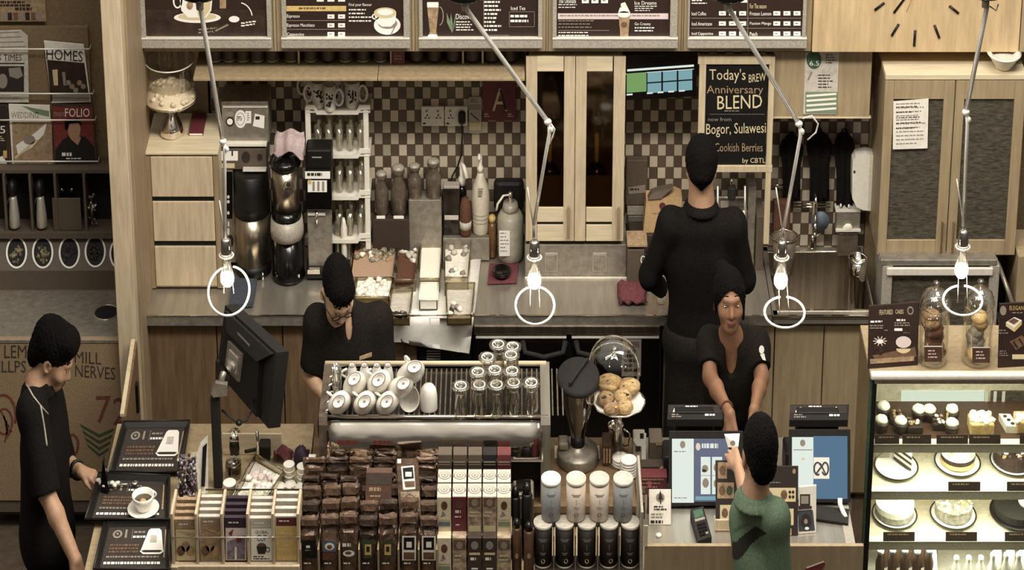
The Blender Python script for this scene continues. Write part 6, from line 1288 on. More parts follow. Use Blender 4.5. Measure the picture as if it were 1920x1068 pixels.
def dbottle(px, ytop, Y, z0, rpx, m_, label, capm='black_gloss'):
    s_ = pxm(Y, z0); r = rpx/s_; zt = zof(ytop, Y); h = zt-z0; xc = xof(px, Y, z0+h/2); t = T('syrup_bottle', label, 'bottle', (xc, Y, z0), 'bottles left of the dark tins')
    MB().lathe((xc, Y, z0+.001), [(.9*r, 0), (r, .01), (r, h*.84), (.8*r, h*.87)], m_, 20).b('body', t); MB().lathe((xc, Y, z0+h*.87), [(.78*r, 0), (.80*r, h*.06), (.4*r, h*.13)], capm, 18).b('cap', t)
    b = MB(); a = VA(b, Y-r*DR-.003); a.disc(px, 1042, 3.2, 5, 'print_tan'); b.b('emblem', t)
dbottle(969, 972, -2.06, zb_, 9, 'rack_brown', 'left brown bottle with shiny black cap beside the tea boxes'); dbottle(991.5, 978, -2.08, zb_, 9.5, 'rack_brown', 'right brown bottle with shiny black cap beside the dark tins')
dbottle(966, 912, -1.90, zb_, 9, 'black', 'left black bottle behind the brown bottles'); dbottle(988, 905, -1.90, zb_, 10, 'black', 'right black bottle behind the brown bottles')
b = MB(); b.box(x(962), x(1002), -1.82, -1.68, .93, 1.02, 'brown_laminate', .004); b.box(x(964), x(1000), -1.81, -1.70, 1.02, 1.03, 'steel_dull', .002); b.box(x(968), x(996), -1.79, -1.72, 1.03, 1.045, 'black_gloss', .002); solo(b, 'drip_box', 'dark box with a steel tray at the right foot of the machine', 'box')
# ================================================================ tray counter at the left
t = T('tray_counter', 'low oak counter carrying trays, leaflets and condiments', 'counter', (xof(360, -1.6, .5), -1.6, 0))
xl_ = xof(168, -1.6, .9)
b = MB(); b.box(xof(322, YR0, .9), xof(560, YR0, .9), -2.14, -1.05, 0, .868, 'oak', .003); b.box(xof(168, -2.0, .9), xof(322, YR0, .9)-.002, -2.15, -.98, .70, .868, 'oak', .003); b.box(xof(166, -2.0, .9), xof(190, -2.0, .9), -2.14, -1.0, 0, .70, 'oak'); b.b('carcass', t)
b = MB(); b.box(xof(166, -2.0, .9), xof(562, YR0, .9)-.004, -2.15, -.98, .868, .898, 'oak_light', .003); b.b('top_board', t)
b = MB(); b.box(xof(322, YR0, .9), xof(336, YR0, .9), -2.15, -1.25, .898, .915, 'birch', .002); b.b('edge_strip', t)
def tray(quad, label, dz=0, paint=True, seed=0):
    Z = .903+dz; v = [at(q, w_, Z=Z) for q, w_ in quad]; c_ = sum(v, Vector())/4
    t = T('serving_tray', label, 'tray', tuple(c_), 'serving trays on the oak counter')
    ins = [c_+(p-c_)*.90 for p in v]
    for p in ins: p.z = Z+.004
    up = Vector((0, 0, .022)); b = MB(); b.prism([c_+(p-c_)*.93 for p in v], (0, 0, .004), 'tray')
    o_ = [p+up for p in v]; i2 = [c_+(p-c_)*.965+up for p in v]
    for k in range(4):
        j = (k+1) % 4; b.add([v[k]*.07+ins[k]*.93, v[j]*.07+ins[j]*.93, o_[j], o_[k]], [(0, 1, 2, 3)], 'tray'); b.add([o_[k], o_[j], i2[j], i2[k]], [(0, 1, 2, 3)], 'tray'); b.add([i2[k], i2[j], ins[j], ins[k]], [(0, 1, 2, 3)], 'tray'); b.tube([o_[k], o_[j]], .004, 'tray', 6)
    b.b('tray_body', t)
    b = MB(); b.prism([c_+(p-c_)*.86+Vector((0, 0, .004)) for p in v], (0, 0, .001), 'tray_mat')
    a = Art(b, (0, 0, Z+.0065), (0, 0, 1))
    # mat print laid out on the tray itself
    def q(u, w_): return tuple((v[3]*(1-u)+v[2]*u)*(1-w_)+(v[0]*(1-u)+v[1]*u)*w_)
    def pl(pts, m_, l=1): b.add([Vector(q(*p))+Vector((0, 0, .0055+.0008*l)) for p in pts], [tuple(range(len(pts)))], m_)
    def rw(u0, u1, w0, w1, n, m_, sd):
        rnd = random.Random(sd); hh = (w1-w0)/n
        for k in range(n):
            u = u0
            while u < u1-.01:
                du = rnd.uniform(.015, .05); du = min(du, u1-u); pl([(u, w0+k*hh), (u+du, w0+k*hh), (u+du, w0+k*hh+hh*.6), (u, w0+k*hh+hh*.6)], m_); u += du+.012
    pl([(.22+.07*math.cos(z*.349), .78+.085*math.sin(z*.349)) for z in range(18)], 'print_grey'); pl([(.22+.04*math.cos(z*.349), .78+.05*math.sin(z*.349)) for z in range(18)], 'tray_mat', 2); pl([(.22+.018*math.cos(z*.349), .78+.024*math.sin(z*.349)) for z in range(18)], 'print_grey', 3)
    pl([(.33, .70), (.36, .70), (.36, .87), (.33, .87)], 'print_grey'); pl([(.43, .68), (.436, .68), (.436, .88), (.43, .88)], 'print_grey')
    rw(.46, .62, .80, .86, 1, 'print_grey', 2+seed); rw(.45, .63, .70, .77, 1, 'print_white', 3+seed); rw(.14, .55, .40, .60, 3, 'print_brown', 4+seed); rw(.12, .84, .30, .36, 1, 'print_grey', 5+seed); rw(.10, .88, .17, .25, 1, 'print_white', 6+seed)
    pl([(.90, .30), (.92, .30), (.93, .86), (.915, .86)], 'print_tan')
    if paint:
        pl([(.58, .42), (.90, .42), (.86, .84), (.83, .88), (.70, .88), (.67, .84)], 'print_white', 2); pl([(.57, .42), (.62, .36), (.86, .36), (.91, .42), (.86, .46), (.62, .46)], 'print_white', 3); pl([(.59, .425), (.63, .395), (.85, .395), (.89, .425), (.85, .44), (.63, .44)], 'print_dark', 4); pl([(.70, .60), (.80, .60), (.80, .74), (.70, .74)], 'paper_grey', 4)
    b.b('printed_mat', t); return t
tray([(232, 799), (356, 797), (340, 893), (206, 893)], 'rear black tray with a cup printed on its mat')
tray([(186, 895), (318, 900), (318, 982), (160, 982)], 'middle black tray holding the cup of tea', .012, False, 11)
tray([(197, 984), (321, 982), (319, 1076), (176, 1076)], 'nearest black tray at the lower edge, with a printed paper cup', .0, True, 21)
p = at(269, 958, Z=.925); s_ = pxm(p.y, .93)
b = MB(); b.lathe(p, [(14/s_, 0), (18/s_, .004), (29/s_, .014), (29.5/s_, .016), (28/s_, .015), (18/s_, .006), (0, .005)], 'porcelain', 36, 1.45); solo(b, 'saucer', 'white saucer under the tea cup on the middle tray', 'saucer')
t = T('tea_cup', 'white cup of tea on a saucer on the middle tray', 'cup', (p.x, p.y, .931)); h = .060; q = Vector((p.x, p.y+.01, .931))
MB().lathe(q, [(12/s_, 0), (14/s_, .006), (19/s_, h*.7), (20.5/s_, h), (18.8/s_, h), (16/s_, h*.5), (10/s_, .006), (0, .005)], 'porcelain', 32, 1.5, close=False).b('body', t)
MB().lathe(q+Vector((0, 0, h*.62)), [(17/s_, 0), (0, .0005)], 'tea', 28, 1.5, close=False).b('tea', t)
b = MB(); b.ball(q+Vector((.002, -.01, h*.64)), .012, .016, .006, 'bread', 12, 6, .2); b.b('tea_bag', t); b = MB(); b.disc if False else b.ball(q+Vector((-.052, -.05, -.0)), .001, .001, .001, 'herb', 6, 4); 
b = MB(); hp = [q+Vector((.024+.018*math.sin(k/6*3.14), .058, .012+.036*k/6)) for k in range(7)]; b.tube(hp, .0045, 'porcelain', 8); b.b('handle', t)
b = MB(); b.tube([at(222, 909, Z=.935), at(245, 906, Z=.935)], .004, 'chrome', 8); b.ball(at(253, 904, Z=.936), .014, .018, .004, 'chrome', 12, 6); solo(b, 'teaspoon', 'steel teaspoon on the middle tray above the cup', 'spoon')
t = T('napkin_holder', 'dark wedge shaped holder with white sachets at the customer\'s hand', 'holder', tuple(at(195, 915, Z=.93)))
c0, c1, c2 = at(188, 918, Z=.932), at(205, 922, Z=.932), at(193, 858, Y=at(193, 915, Z=.93).y+.02)
b = MB(); b.prism([c0, c1, c2], (0, .04, 0), 'black_gloss'); b.b('wedge', t); b = MB(); [b.ball(at(184+6*k, 900+5*(k % 3), Z=.945), .011, .014, .009, 'paper', 8, 5, .2) for k in range(3)]; b.b('sachets', t)
b = MB(); [b.ball(at(210+5*k, 905+4*(k % 2), Z=.94), .010, .013, .008, 'paper', 8, 5, .25) for k in range(3)]; solo(b, 'crumpled_napkin', 'crumpled white napkin beside the wedge shaped holder', 'napkin')
# ================================================================ monitor on its post
Ym = -1.50; z0 = .90
t = T('monitor', 'black touch monitor on a post, seen from behind', 'monitor', (xof(407, Ym, .9), Ym, .899))
b = MB(); b.box(xof(400, Ym, 1), xof(416, Ym, 1), Ym-.02, Ym+.03, .899, zof(742, Ym), 'black_soft', .004); b.b('post', t)
b = MB(); v = [at(396, 733, Y=Ym-.03), at(423, 742, Y=Ym-.03), at(425, 722, Y=Ym+.0), at(405, 716, Y=Ym+.03)]; b.prism([at(395, 738, Y=Ym-.03), at(400, 745, Y=Ym-.03), at(426, 742, Y=Ym-.03), at(426, 722, Y=Ym-.03), at(404, 718, Y=Ym-.03)], (0, .06, 0), 'steel_dull'); b.b('bracket', t)
nr, fr = -1.46, -1.02
q_ = [at(519, 661, Y=nr), at(422, 572, Y=fr), at(407, 690, Y=fr), at(503, 803, Y=nr)]
nn = (q_[1]-q_[0]).cross(q_[3]-q_[0]).normalized(); nn = nn if nn.y < 0 else -nn
b = MB(); b.prism(q_, -nn*.05, 'black_soft'); b.b('housing', t)
def mq(u, w_, l=0): return (q_[1]*(1-u)+q_[0]*u)*(1-w_)+(q_[2]*(1-u)+q_[3]*u)*w_+nn*l
b = MB(); b.prism([mq(.06, .04, 0), mq(.96, .04, 0), mq(.80, .24, .02), mq(.22, .24, .02)], nn*.012, 'black_soft'); b.prism([mq(.22, .24), mq(.80, .24), mq(.86, .95), mq(.10, .95)], nn*.022, 'black'); b.b('rear_hump', t)
b = MB(); b.add([mq(.42, .085, .034), mq(.66, .10, .034), mq(.66, .135, .034), mq(.42, .12, .034)], [(0, 1, 2, 3)], 'print_grey'); b.b('logo_print', t)
b = MB(); b.prism([mq(.26, .34, .022), mq(.52, .34, .022), mq(.52, .74, .022), mq(.26, .74, .022)], nn*.010, 'steel_dull'); b.prism([mq(.32, .42, .032), mq(.48, .42, .032), mq(.48, .66, .032), mq(.32, .66, .032)], nn*.006, 'frame_grey'); b.b('mount_plate', t)
b = MB(); b.tube([mq(.34, .56, .035), at(432, 688, Y=Ym+.1), at(418, 700, Y=Ym), at(412, 725, Y=Ym)], .013, 'steel_dull', 10); b.ball(at(434, 686, Y=Ym+.12), .02, .03, .02, 'steel_dull'); b.b('arm', t)
b = MB(); b.prism([at(404, 678, Y=Ym-.0), at(412, 680, Y=Ym), at(430, 705, Y=Ym), at(428, 728, Y=Ym), at(404, 716, Y=Ym)], (0, .03, 0), 'black_gloss'); b.b('hinge', t)
b = MB(); b.tube([at(416, 768, Y=Ym), at(432, 782, Y=Ym-.02), at(446, 792, Y=Ym-.02), at(462, 788, Y=Ym-.0), at(472, 770, Y=Ym+.05), mq(.72, .8, .01)], .004, 'black', 8); b.ball(at(448, 792, Y=Ym-.02), .013, .018, .012, 'black', 10, 6); b.b('cable', t)
# ================================================================ condiments behind the leaflets
z = .899
p = at(352, 925, Z=z); t = T('lavender_bunch', 'bunch of dried lavender standing beside the rear tray', 'flowers', tuple(p)); rnd = random.Random(12)
for k in range(3):
    b = MB(); [b.ball(p+Vector((rnd.uniform(-.032, .034), rnd.uniform(-.05, .04), rnd.uniform(.01+.05*k, .06+.045*k))), .0048, .0065, .006, rnd.choice(['lavender', 'purple', 'paper_grey', 'lavender']), 7, 5, .3) for q in range(90)]; b.b('blossoms', t)
b = MB(); b.box(p.x-.03, p.x+.03, p.y-.035, p.y+.035, z, z+.05, 'purple', .006); b.b('pot', t)
p = at(381, 925, Z=z); b = MB(); b.prism([at(372, 925, Z=z), at(390, 925, Z=z), at(390, 816, Y=p.y+.06), at(376, 830, Y=p.y+.06), at(366, 858, Y=p.y+.05)], (0, .008, 0), 'paper'); b.prism([at(377, 912, Y=p.y-.002), at(384, 912, Y=p.y-.002), at(388, 830, Y=p.y+.05), at(380, 838, Y=p.y+.05)], (0, .002, 0), 'black'); solo(b, 'menu_card', 'tall white card with black strokes left of the monitor post', 'card')
def sheetcard(px0, px1, y0, y1, Y, m_, label, nm='clipboard'):
    b = MB(); b.pb(px0, y0, px1, y1, Y, .006, m_, .001); return solo(b, nm, label, 'card')
t = T('acrylic_stand', 'cream panel standing behind the condiments', 'panel', tuple(at(475, 860, Z=z))); Y = at(475, 852, Z=z).y; b = MB(); b.box(xof(417, Y, .95), xof(528, Y, .95), Y, Y+.01, z, zof(813, Y), 'birch_flat', .002); b.b('panel', t)
def onz(px, py): return at(px, py, Z=z)
p = onz(441, 846); t = T('sauce_jar', 'glossy dark jar at the left behind the condiment tub', 'jar', tuple(p)); s_ = pxm(p.y, z)
MB().lathe(p, [(12/s_, 0), (13/s_, .03), (12/s_, .06)], 'smoke_glass', 22).b('body', t); MB().lathe(p+Vector((0, 0, .06)), [(13/s_, 0), (13.5/s_, .01), (9/s_, .03), (0, .032)], 'chrome', 22).b('lid', t)
p = onz(438, 892); t = T('glass_canister', 'small glass canister left of the condiment tub', 'canister', tuple(p)); MB().lathe(p, [(13/s_, 0), (15/s_, .01), (15/s_, .05), (13/s_, .06)], 'glass_smoke', 22).b('body', t); MB().lathe(p+Vector((0, 0, .06)), [(14/s_, 0), (15/s_, .006), (8/s_, .016), (0, .018)], 'glass_clear', 22).b('lid', t)
p = onz(431, 926); b = MB(); b.lathe(p, [(9/s_, 0), (12/s_, .05), (12.5/s_, .05), (11/s_, .052), (0, .054)], 'paper', 24); solo(b, 'paper_cup', 'white paper cup with lid below the glass canister', 'cup')
tub([(436, 930), (500, 930), (533, 882), (478, 850)], .06, 'acrylic', 'paper_grey', .5, 'sachet_tub', 'clear tub heaped with white and pink paper sachets', 'tub', None, None, z+.001, (46, ['paper', 'print_pink', 'paper', 'print_white'], .05, .85), 31)
b = MB(); p = onz(493, 858); b.box(p.x-.012, p.x+.03, p.y-.04, p.y+.04, z, z+.07, 'black', .006); b.tube([p+Vector((-.01, 0, .04)), p+Vector((-.06, -.06, .06))], .008, 'black_soft', 8); solo(b, 'black_caddy', 'black caddy behind the sachet tub', 'caddy')
b = MB(); b.tube([at(484, 850, Y=-1.4), at(482, 808, Y=-1.4)], .006, 'chrome', 8); solo(b, 'steel_rod', 'upright steel rod behind the sachet tub', 'rod')
b = MB(); p = onz(528, 862); b.sheet([[p+Vector((.07*(j/5-.4), .08*(i/5-.5), .03+.02*math.sin(i+j*1.3))) for j in range(6)] for i in range(6)], 'red_cloth', .006); solo(b, 'cloth', 'dark pink cloth behind the white cup stacks', 'cloth')
b = MB(); p = onz(567, 876); b.ball(p+Vector((0, 0, .04)), .032, .04, .05, 'purple', 14, 9, .15); solo(b, 'purple_pouch', 'dark purple pouch behind the cup stacks', 'pouch')
for k, (px, py) in enumerate(((543, 908), (568, 912))):
    p = onz(px, py)
    for j in range(4):
        b = MB(); b.lathe(p+Vector((0, 0, .022*j)), [(7/s_, 0), (10/s_, .022), (10.6/s_, .023), (9.6/s_, .024), (0, .0235)], 'paper', 20); solo(b, 'paper_cup', ['white paper cup in the left upright cup stack', 'white paper cup in the right upright cup stack'][k], 'cup', ['left upright stack of white cups', 'right upright stack of white cups'][k])
for k, (px, py) in enumerate(((525, 925), (545, 922), (566, 925))):
    p = onz(px, py); b = MB(); b.lathe(p, [(10/s_, 0), (12/s_, .02), (10/s_, .036), (0, .04)], 'paper', 18); rnd = random.Random(k)
    [b.ball(p+Vector((rnd.uniform(-.02, .02), rnd.uniform(-.03, .0), .03)), .006, .007, .006, 'herb', 6, 4, .3) for q in range(7)]; solo(b, 'wrapped_bundle', ['left patterned white bundle below the cup stacks', 'middle patterned white bundle below the cup stacks', 'right patterned white bundle below the cup stacks'][k], 'bundle')
b = MB(); p = onz(590, 930); b.box(xof(580, -1.6, .95), xof(594, -1.6, .95), -1.63, -1.58, z, zof(855, -1.6), 'white_plastic', .003); solo(b, 'sleeve_holder', 'narrow white holder against the machine\'s left side', 'holder')
t = T('glass_screen', 'low clear glass screen in front of the condiments', 'screen', (xof(480, -1.9, .95), -1.90, .899)); MB().box(xof(388, -1.9, .95), xof(592, -1.9, .95)*1.0, -1.903, -1.897, .899, zof(918, -1.9), 'pane').b('pane', t); MB().box(xof(388, -1.9, .95), xof(592, -1.9, .95), -1.904, -1.896, zof(918, -1.9), zof(916.5, -1.9), 'print_dark').b('top_edge', t)
# leaflet rack
YK = -2.11; zk0 = zof(1052, YK)
t = T('leaflet_rack', 'birch rack with five slots of leaflets', 'rack', (xof(442, YK, .9), YK, .899)); z_floor = .899
b = MB(); b.box(xof(323, YK, .9), xof(563, YK, .9), YK-.035, YK-.002, zof(1085, YK-.03), zk0, 'birch', .003); b.b('front_ledge', t)
for q in (326, 371, 419, 467, 514, 561): MB().box(xof(q, YK, .95)-.005, xof(q, YK, .95)+.005, YK-.02, YK+.17, .899, zof(958, YK), 'birch', .002).b('divider', t)
b = MB(); zr_ = zof(1007, YK-.022); b.tube([(xof(324, YK, .95), YK-.022, zr_), (xof(563, YK, .95), YK-.022, zr_)], .0025, 'chrome', 8); b.b('rod', t)
specs = [(329, 367, 978, 'print_tan', 'print_cream', 'tan woody picture'), (375, 415, 973, 'print_cream', 'print_tan', 'straw coloured picture'), (422, 463, 975, 'purple', 'print_pink', 'purple header and pink picture'), (470, 511, 976, 'paper_grey', 'print_white', 'white front headed CUP'), (517, 558, 972, 'box_red', 'gold', 'yellow map front under a red header')]
for k, (x0, x1, yt, hm, fm, lb) in enumerate(specs):
    for j in range(4):
        Y = YK+.004+j*.042; b = MB(); w0, w1 = xof(x0, YK, .95), xof(x1, YK, .95); zt = zof(yt-4, YK)+.004*j*(1 if k != 4 else 2)
        b.box(w0, w1, Y, Y+.022, .9005, zt, ('print_tan', 'paper_grey', 'purple', 'paper_grey', 'paper_grey')[k], .001)
        if j == 0:
            a = VA(b, Y-.0005); a.rect(x0+1, yt-2, x1-1, yt+13, hm if hm != 'print_cream' else 'print_tan'); a.rows(x0+6, yt+3, x1-6, yt+9, 1, 'print_white', 2, .4); a.rect(x0+1, yt+14, x1-1, 1050, fm)
            if k in (0, 1): [a.disc(x0+10+q*9, 1032-(q % 2)*8, 8, 10, ['print_brown', 'print_tan', 'bread'][q % 3], 2, 10) for q in range(3)]; a.poly([(x0+2, yt+16), (x1-2, yt+30), (x1-2, yt+22)], 'bread', 2)
            elif k == 2: a.poly([(x0+4, yt+40), (x1-4, yt+28), (x1-4, 1048), (x0+4, 1048)], 'lavender', 2); a.disc(x0+26, yt+36, 5, 6, 'sun_red', 3); a.poly([(x0+6, yt+24), (x0+16, yt+16), (x0+12, yt+30)], 'sun_red', 3); a.rect(x0+18, yt+50, x0+22, 1048, 'print_white', 3)
            elif k == 3: a.text('GLOBAL', x0+9, yt+18, x1-8, yt+24, 'print_dark', 2); a.text('CUP', x0+12, yt+26, x1-11, yt+38, 'print_dark', 2); a.disc((x0+x1)/2, yt+48, 9, 7, 'print_brown', 2); a.poly([(x0+11, yt+48), (x1-11, yt+48), (x1-14, yt+62), (x0+14, yt+62)], 'print_dark', 3); a.ring(x1-9, yt+54, 4, 5, 1.4, 'print_dark', 2); a.rows(x0+5, yt+66, x1-4, yt+74, 2, 'print_dark', 2, .5)
            else: a.rows(x0+6, yt+20, x1-5, 1046, 7, 'print_cream', 2, .2, 0, 9)
        solo(b, 'leaflet', ['front leaflet with ', 'second leaflet behind the one with ', 'third leaflet behind the one with ', 'rearmost leaflet behind the one with '][j]+lb, 'leaflet', 'leaflets in the birch rack')
# ================================================================ cake display case
YG = -1.48; ZC = zof(700, YG); YBk = -1.06
x0 = xof(1630, YG, 1.0); x1 = xof(1990, YG, 1.0)
t = T('display_case', 'lit glass cake display case with steel shelves', 'display case', ((x0+x1)/2, -1.27, .05))
b = MB(); b.box(x0, x1, YG, YBk, .0, .42, 'brown_dark', .003); b.b('base', t)
b = MB(); b.box(x0-.012, x1, YG-.012, YBk, ZC-.02, ZC, 'oak_light', .002); b.box(x0-.012, x1, YG-.03, YG+.015, ZC-.016, ZC+.008, 'frame_light', .008); b.b('top', t)
b = MB(); b.box(x0+.004, x1, YG-.016, YG+.006, zof(716, YG), zof(706, YG), 'steel', .002); b.b('top_rail', t)
b = MB(); b.box(x0-.002, x0+.014, YG-.006, YG+.02, .0, ZC-.02, 'black', .002); b.box(x0-.012, x0-.002, YG-.0, YG+.016, .0, ZC-.02, 'fern', .001); b.b('corner_post', t)
MB().box(x0-.012, x0-.006, YG+.02, YBk, .3, ZC-.02, 'glass_smoke').b('side_glass', t)
MB().box(x0+.014, x1, YG, YG+.005, .42, zof(716, YG), 'pane').b('front_glass', t)
b = MB(); b.box(x0, x1, YBk-.012, YBk, .42, ZC-.02, 'case_back'); b.b('back_wall', t)
b = MB(); b.box(xof(1692, YBk, 1.2), xof(1848, YBk, 1.2), YBk-.02, YBk-.012, zof(765, YBk-.02), zof(733, YBk-.02), 'case_light'); b.b('light_panel', t, label='glowing white panel')
b = MB(); b.box(xof(1860, YBk, 1.2), x1, YBk-.02, YBk-.012, zof(765, YBk-.02), zof(733, YBk-.02), 'mesh_glass'); [b.box(xof(q, YBk, 1.2)-.006, xof(q, YBk, 1.2)+.006, YBk-.024, YBk-.02, zof(765, YBk-.02), zof(733, YBk-.02), 'frame_light') for q in (1852, 1868, 1884)]; b.b('mirror_panel', t)
sh = []
for k, (yl, yb_) in enumerate(((830, 846), (918, 934), (1012, 1028))):
    Y = YG+.05; zt = zof(yl, Y); sh.append(zt)
    MB().box(x0+.016, x1, Y+.004, YBk-.02, zt-.006, zt, ['rack_brown', 'case_back', 'case_back'][k], .001).b('shelf', t)
    b = MB(); b.box(x0+.016, x1, Y-.012, Y+.004, zof(yb_, Y), zt+.001, 'frame_grey', .002); b.box(x0+.016, x1, Y-.016, Y+.03, zt, zt+.003, 'frame_light', .001); b.b('shelf_edge', t)
MB().box(x0+.016, x1, YG+.03, YBk-.012, .42, .425, 'frame_grey').b('floor_panel', t)
for k, (yy, zz, pw) in enumerate(((YG+.10, ZC-.03, 4.0), (YG+.10, sh[0]-.012, 4.6), (YG+.10, sh[1]-.012, 4.6), (YG+.10, sh[2]-.012, 3.6))):
    area('case_lamp', ((x0+x1)/2, yy, zz), (R(12), 0, 0), x1-x0-.1, .03, pw, (.98, 1, .93))
    MB().box(x0+.03, x1-.02, yy-.018, yy+.018, zz+.004, zz+.009, 'white_metal', .001).b('lamp_strip', t)
# price tags leaning on each shelf
tags = [(0, 1640, 1686), (0, 1692, 1746), (0, 1756, 1815), (0, 1817, 1876), (1, 1778, 1838), (1, 1888, 1946), (2, 1656, 1715), (2, 1773, 1832), (2, 1884, 1944), (0, 1912, 1960)]
tn = ['first price tag on the top shelf from the left', 'second price tag on the top shelf', 'third price tag on the top shelf', 'fourth price tag on the top shelf', 'price tag before the cream cake on the middle shelf', 'price tag before the dark crumb cake on the middle shelf', 'price tag before the half cake on the bottom cake shelf', 'price tag before the crumble cake on the bottom cake shelf', 'price tag before the dark slab on the bottom cake shelf', 'price tag at the right end of the top shelf']
for k, (s_, a_, c_) in enumerate(tags):
    Y = YG+.035; zt = sh[s_]+.004; h = .032; xa_, xc_ = xof(a_, Y, zt), xof(c_, Y, zt); b = MB(); b.prism([(xa_, Y, zt), (xc_, Y, zt), (xc_, Y+.012, zt+h), (xa_, Y+.012, zt+h)], (0, .004, 0), 'menu_brown'); a = Art(b, (xa_, Y, zt), (0, -h, .012)); yy = [828, 916, 1010][s_]
    a.rows(a_+8, yy-10, c_-8, yy-5, 1, 'print_tan', 1, .5, 0, k); solo(b, 'price_tag', tn[k], 'price tag', 'price tags in the cake case')
# top shelf cakes
zs_ = sh[0]+.001
def small(px, py, label, kind, seed):
    p = at(px, py, Z=zs_); s_ = pxm(p.y, zs_); b = MB(); rnd = random.Random(seed); t = T('small_cake', label, 'cake', tuple(p), 'small cakes on the top shelf')
    r = 15/s_
    if kind == 'cup':
        MB().lathe(p, [(.7*r, 0), (.95*r, .035), (.9*r, .04), (0, .042)], 'choco', 18).b('base', t); b.ball(p+Vector((0, 0, .045)), .8*r, r*1.1, .018, 'cream', 14, 8, .08); b.b('cream_top', t)
    elif kind == 'brown':
        b.box(p.x-r, p.x+r, p.y-.035, p.y+.035, p.z, p.z+.03, 'choco', .006); b.b('base', t); b = MB(); [b.ball(p+Vector((rnd.uniform(-.8, .8)*r, rnd.uniform(-.03, .03), .034)), .008, .01, .006, rnd.choice(['cookie', 'cream', 'choco']), 8, 5, .3) for q in range(9)]; b.b('nut_topping', t)
    elif kind == 'block':
        b.box(p.x-1.5*r, p.x+1.5*r, p.y-.05, p.y+.05, p.z, p.z+.05, 'sponge', .006); b.b('base', t); b = MB(); [b.ball(p+Vector((rnd.uniform(-1.4, 1.4)*r, rnd.uniform(-.045, .045), .052)), .012, .014, .010, 'cream', 8, 5, .3) for q in range(26)]; b.b('nut_topping', t)
    else:
        b.prism([p+Vector((-.6*r, -.05, 0)), p+Vector((.9*r, -.055, 0)), p+Vector((.3*r, .05, 0)), p+Vector((-1.1*r, .055, 0))], (0, 0, .03), 'cream'); b.b('base', t); b = MB(); [b.ball(p+Vector((.25*r-.35*r*q, -.03+.03*q, .031)), .008, .011, .004, 'choco', 10, 5) for q in range(3)]; b.b('chocolate_dots', t)
for k, (px, py, kd, lb) in enumerate(((1652, 806, 'cup', 'cream topped cupcake at the front left corner of the top shelf'), (1656, 780, 'cup', 'cream topped cupcake behind the corner one'), (1682, 790, 'brown', 'nut brownie right of the corner cupcakes'), (1688, 808, 'cup', 'cream topped cupcake in front of the nut brownie'), (1714, 806, 'brown', 'nut brownie in the middle of the cupcakes'), (1722, 786, 'cup', 'cream cupcake behind the middle brownie'), (1742, 786, 'cup', 'large cream cupcake left of the yellow pick'), (1762, 800, 'brown', 'dark brownie below the yellow pick'), (1784, 786, 'cup', 'cream cupcake at the right end of the dark cakes'), (1784, 812, 'cup', 'low cream cupcake in front at the right of the dark cakes'), (1838, 806, 'block', 'square sponge cake covered with pale nuts'), (1892, 800, 'bar', 'cream bar cake with three chocolate dots'), (1924, 802, 'block', 'square cake cut off at the right edge of the picture'))):
    small(px, py, lb, kd, 40+k)
b = MB(); p = at(1775, 800, Z=zs_); b.box(p.x-.004, p.x+.004, p.y, p.y+.004, zs_, zs_+.06, 'gold'); solo(b, 'yellow_pick', 'thin yellow pick among the dark cakes', 'pick')
# plates and cakes
def plate(px, py, rpx, si, label, rim='black'):
    z = sh[si]+.004; p = at(px, py, Z=z); s_ = pxm(p.y, z); r = rpx/s_
    t = T('cake_plate', label, 'plate', tuple(p), 'round plates in the cake case'); MB().lathe(p, [(.6*r, 0), (.9*r, .006), (.97*r, .010), (.9*r, .009), (.6*r, .004), (0, .004)], 'porcelain' if rim != 'all' else 'black', 40, 1.45, close=False).b('dish', t)
    b = MB(); b.ring((p.x, p.y, z+.010), .985*r, .985*r*1.45, .003, 'black'); b.b('rim', t); return p+Vector((0, 0, .012)), r
def wedge(p, r, h, a0, a1, ms, label, top='cream', lump=None, seed=0, rr=1.0, dr=1.4):
    t = T('cake', label, 'cake', tuple(p), 'large cakes in the cake case'); n = 28; hh = h/len(ms)
    for k, m_ in enumerate(ms):
        b = MB(); pts = ([] if a1-a0 >= 360 else [p+Vector((0, 0, k*hh))])+[p+Vector((rr*r*math.cos(R(a0+(a1-a0)*i/n)), rr*r*dr*math.sin(R(a0+(a1-a0)*i/n)), k*hh)) for i in range(n+(0 if a1-a0 >= 360 else 1))]
        b.prism(pts, (0, 0, hh-.0004), m_); b.b('layer', t)
    if lump:
        rnd = random.Random(seed); b = MB()
        for q in range(lump[1]):
            a = R(rnd.uniform(a0, a1)); u = rr*rnd.uniform(.1, .96)**.6; b.ball(p+Vector((u*r*math.cos(a), u*r*dr*math.sin(a), h+.002)), lump[2], lump[2]*1.2, lump[2]*.8, rnd.choice(lump[0]), 7, 5, .3)
        b.b('topping', t)
p, r = plate(1680, 876, 41, 1, 'white plate at the left of the middle shelf')
t = T('cake', 'chocolate layer cake slice on the left plate of the middle shelf', 'cake', tuple(p), 'large cakes in the cake case')
A_, B_, C_ = p+Vector((-.005, .05, 0)), p+Vector((.052, -.055, 0)), p+Vector((.062, .075, 0))
for k, m_ in enumerate(('choco', 'cream', 'choco', 'cream', 'choco', 'cream')): MB().prism([q+Vector((0, 0, .012*k)) for q in (A_, B_, C_)], (0, 0, .0116), m_).b('layer', t)
b = MB(); b.box(p.x-.075, p.x-.02, p.y+.06, p.y+.065, p.z, p.z+.06, 'acrylic'); solo(b, 'clear_card', 'clear card standing on the left plate of the middle shelf', 'card')
p, r = plate(1795, 868, 43, 1, 'white plate in the centre of the middle shelf'); wedge(p, r, .055, 0, 360, ['sponge', 'choco', 'cream'], 'round cream cake with a brown band on the middle shelf', 'cream', (['sugar', 'cream', 'sponge'], 60, .008), 3, .74)
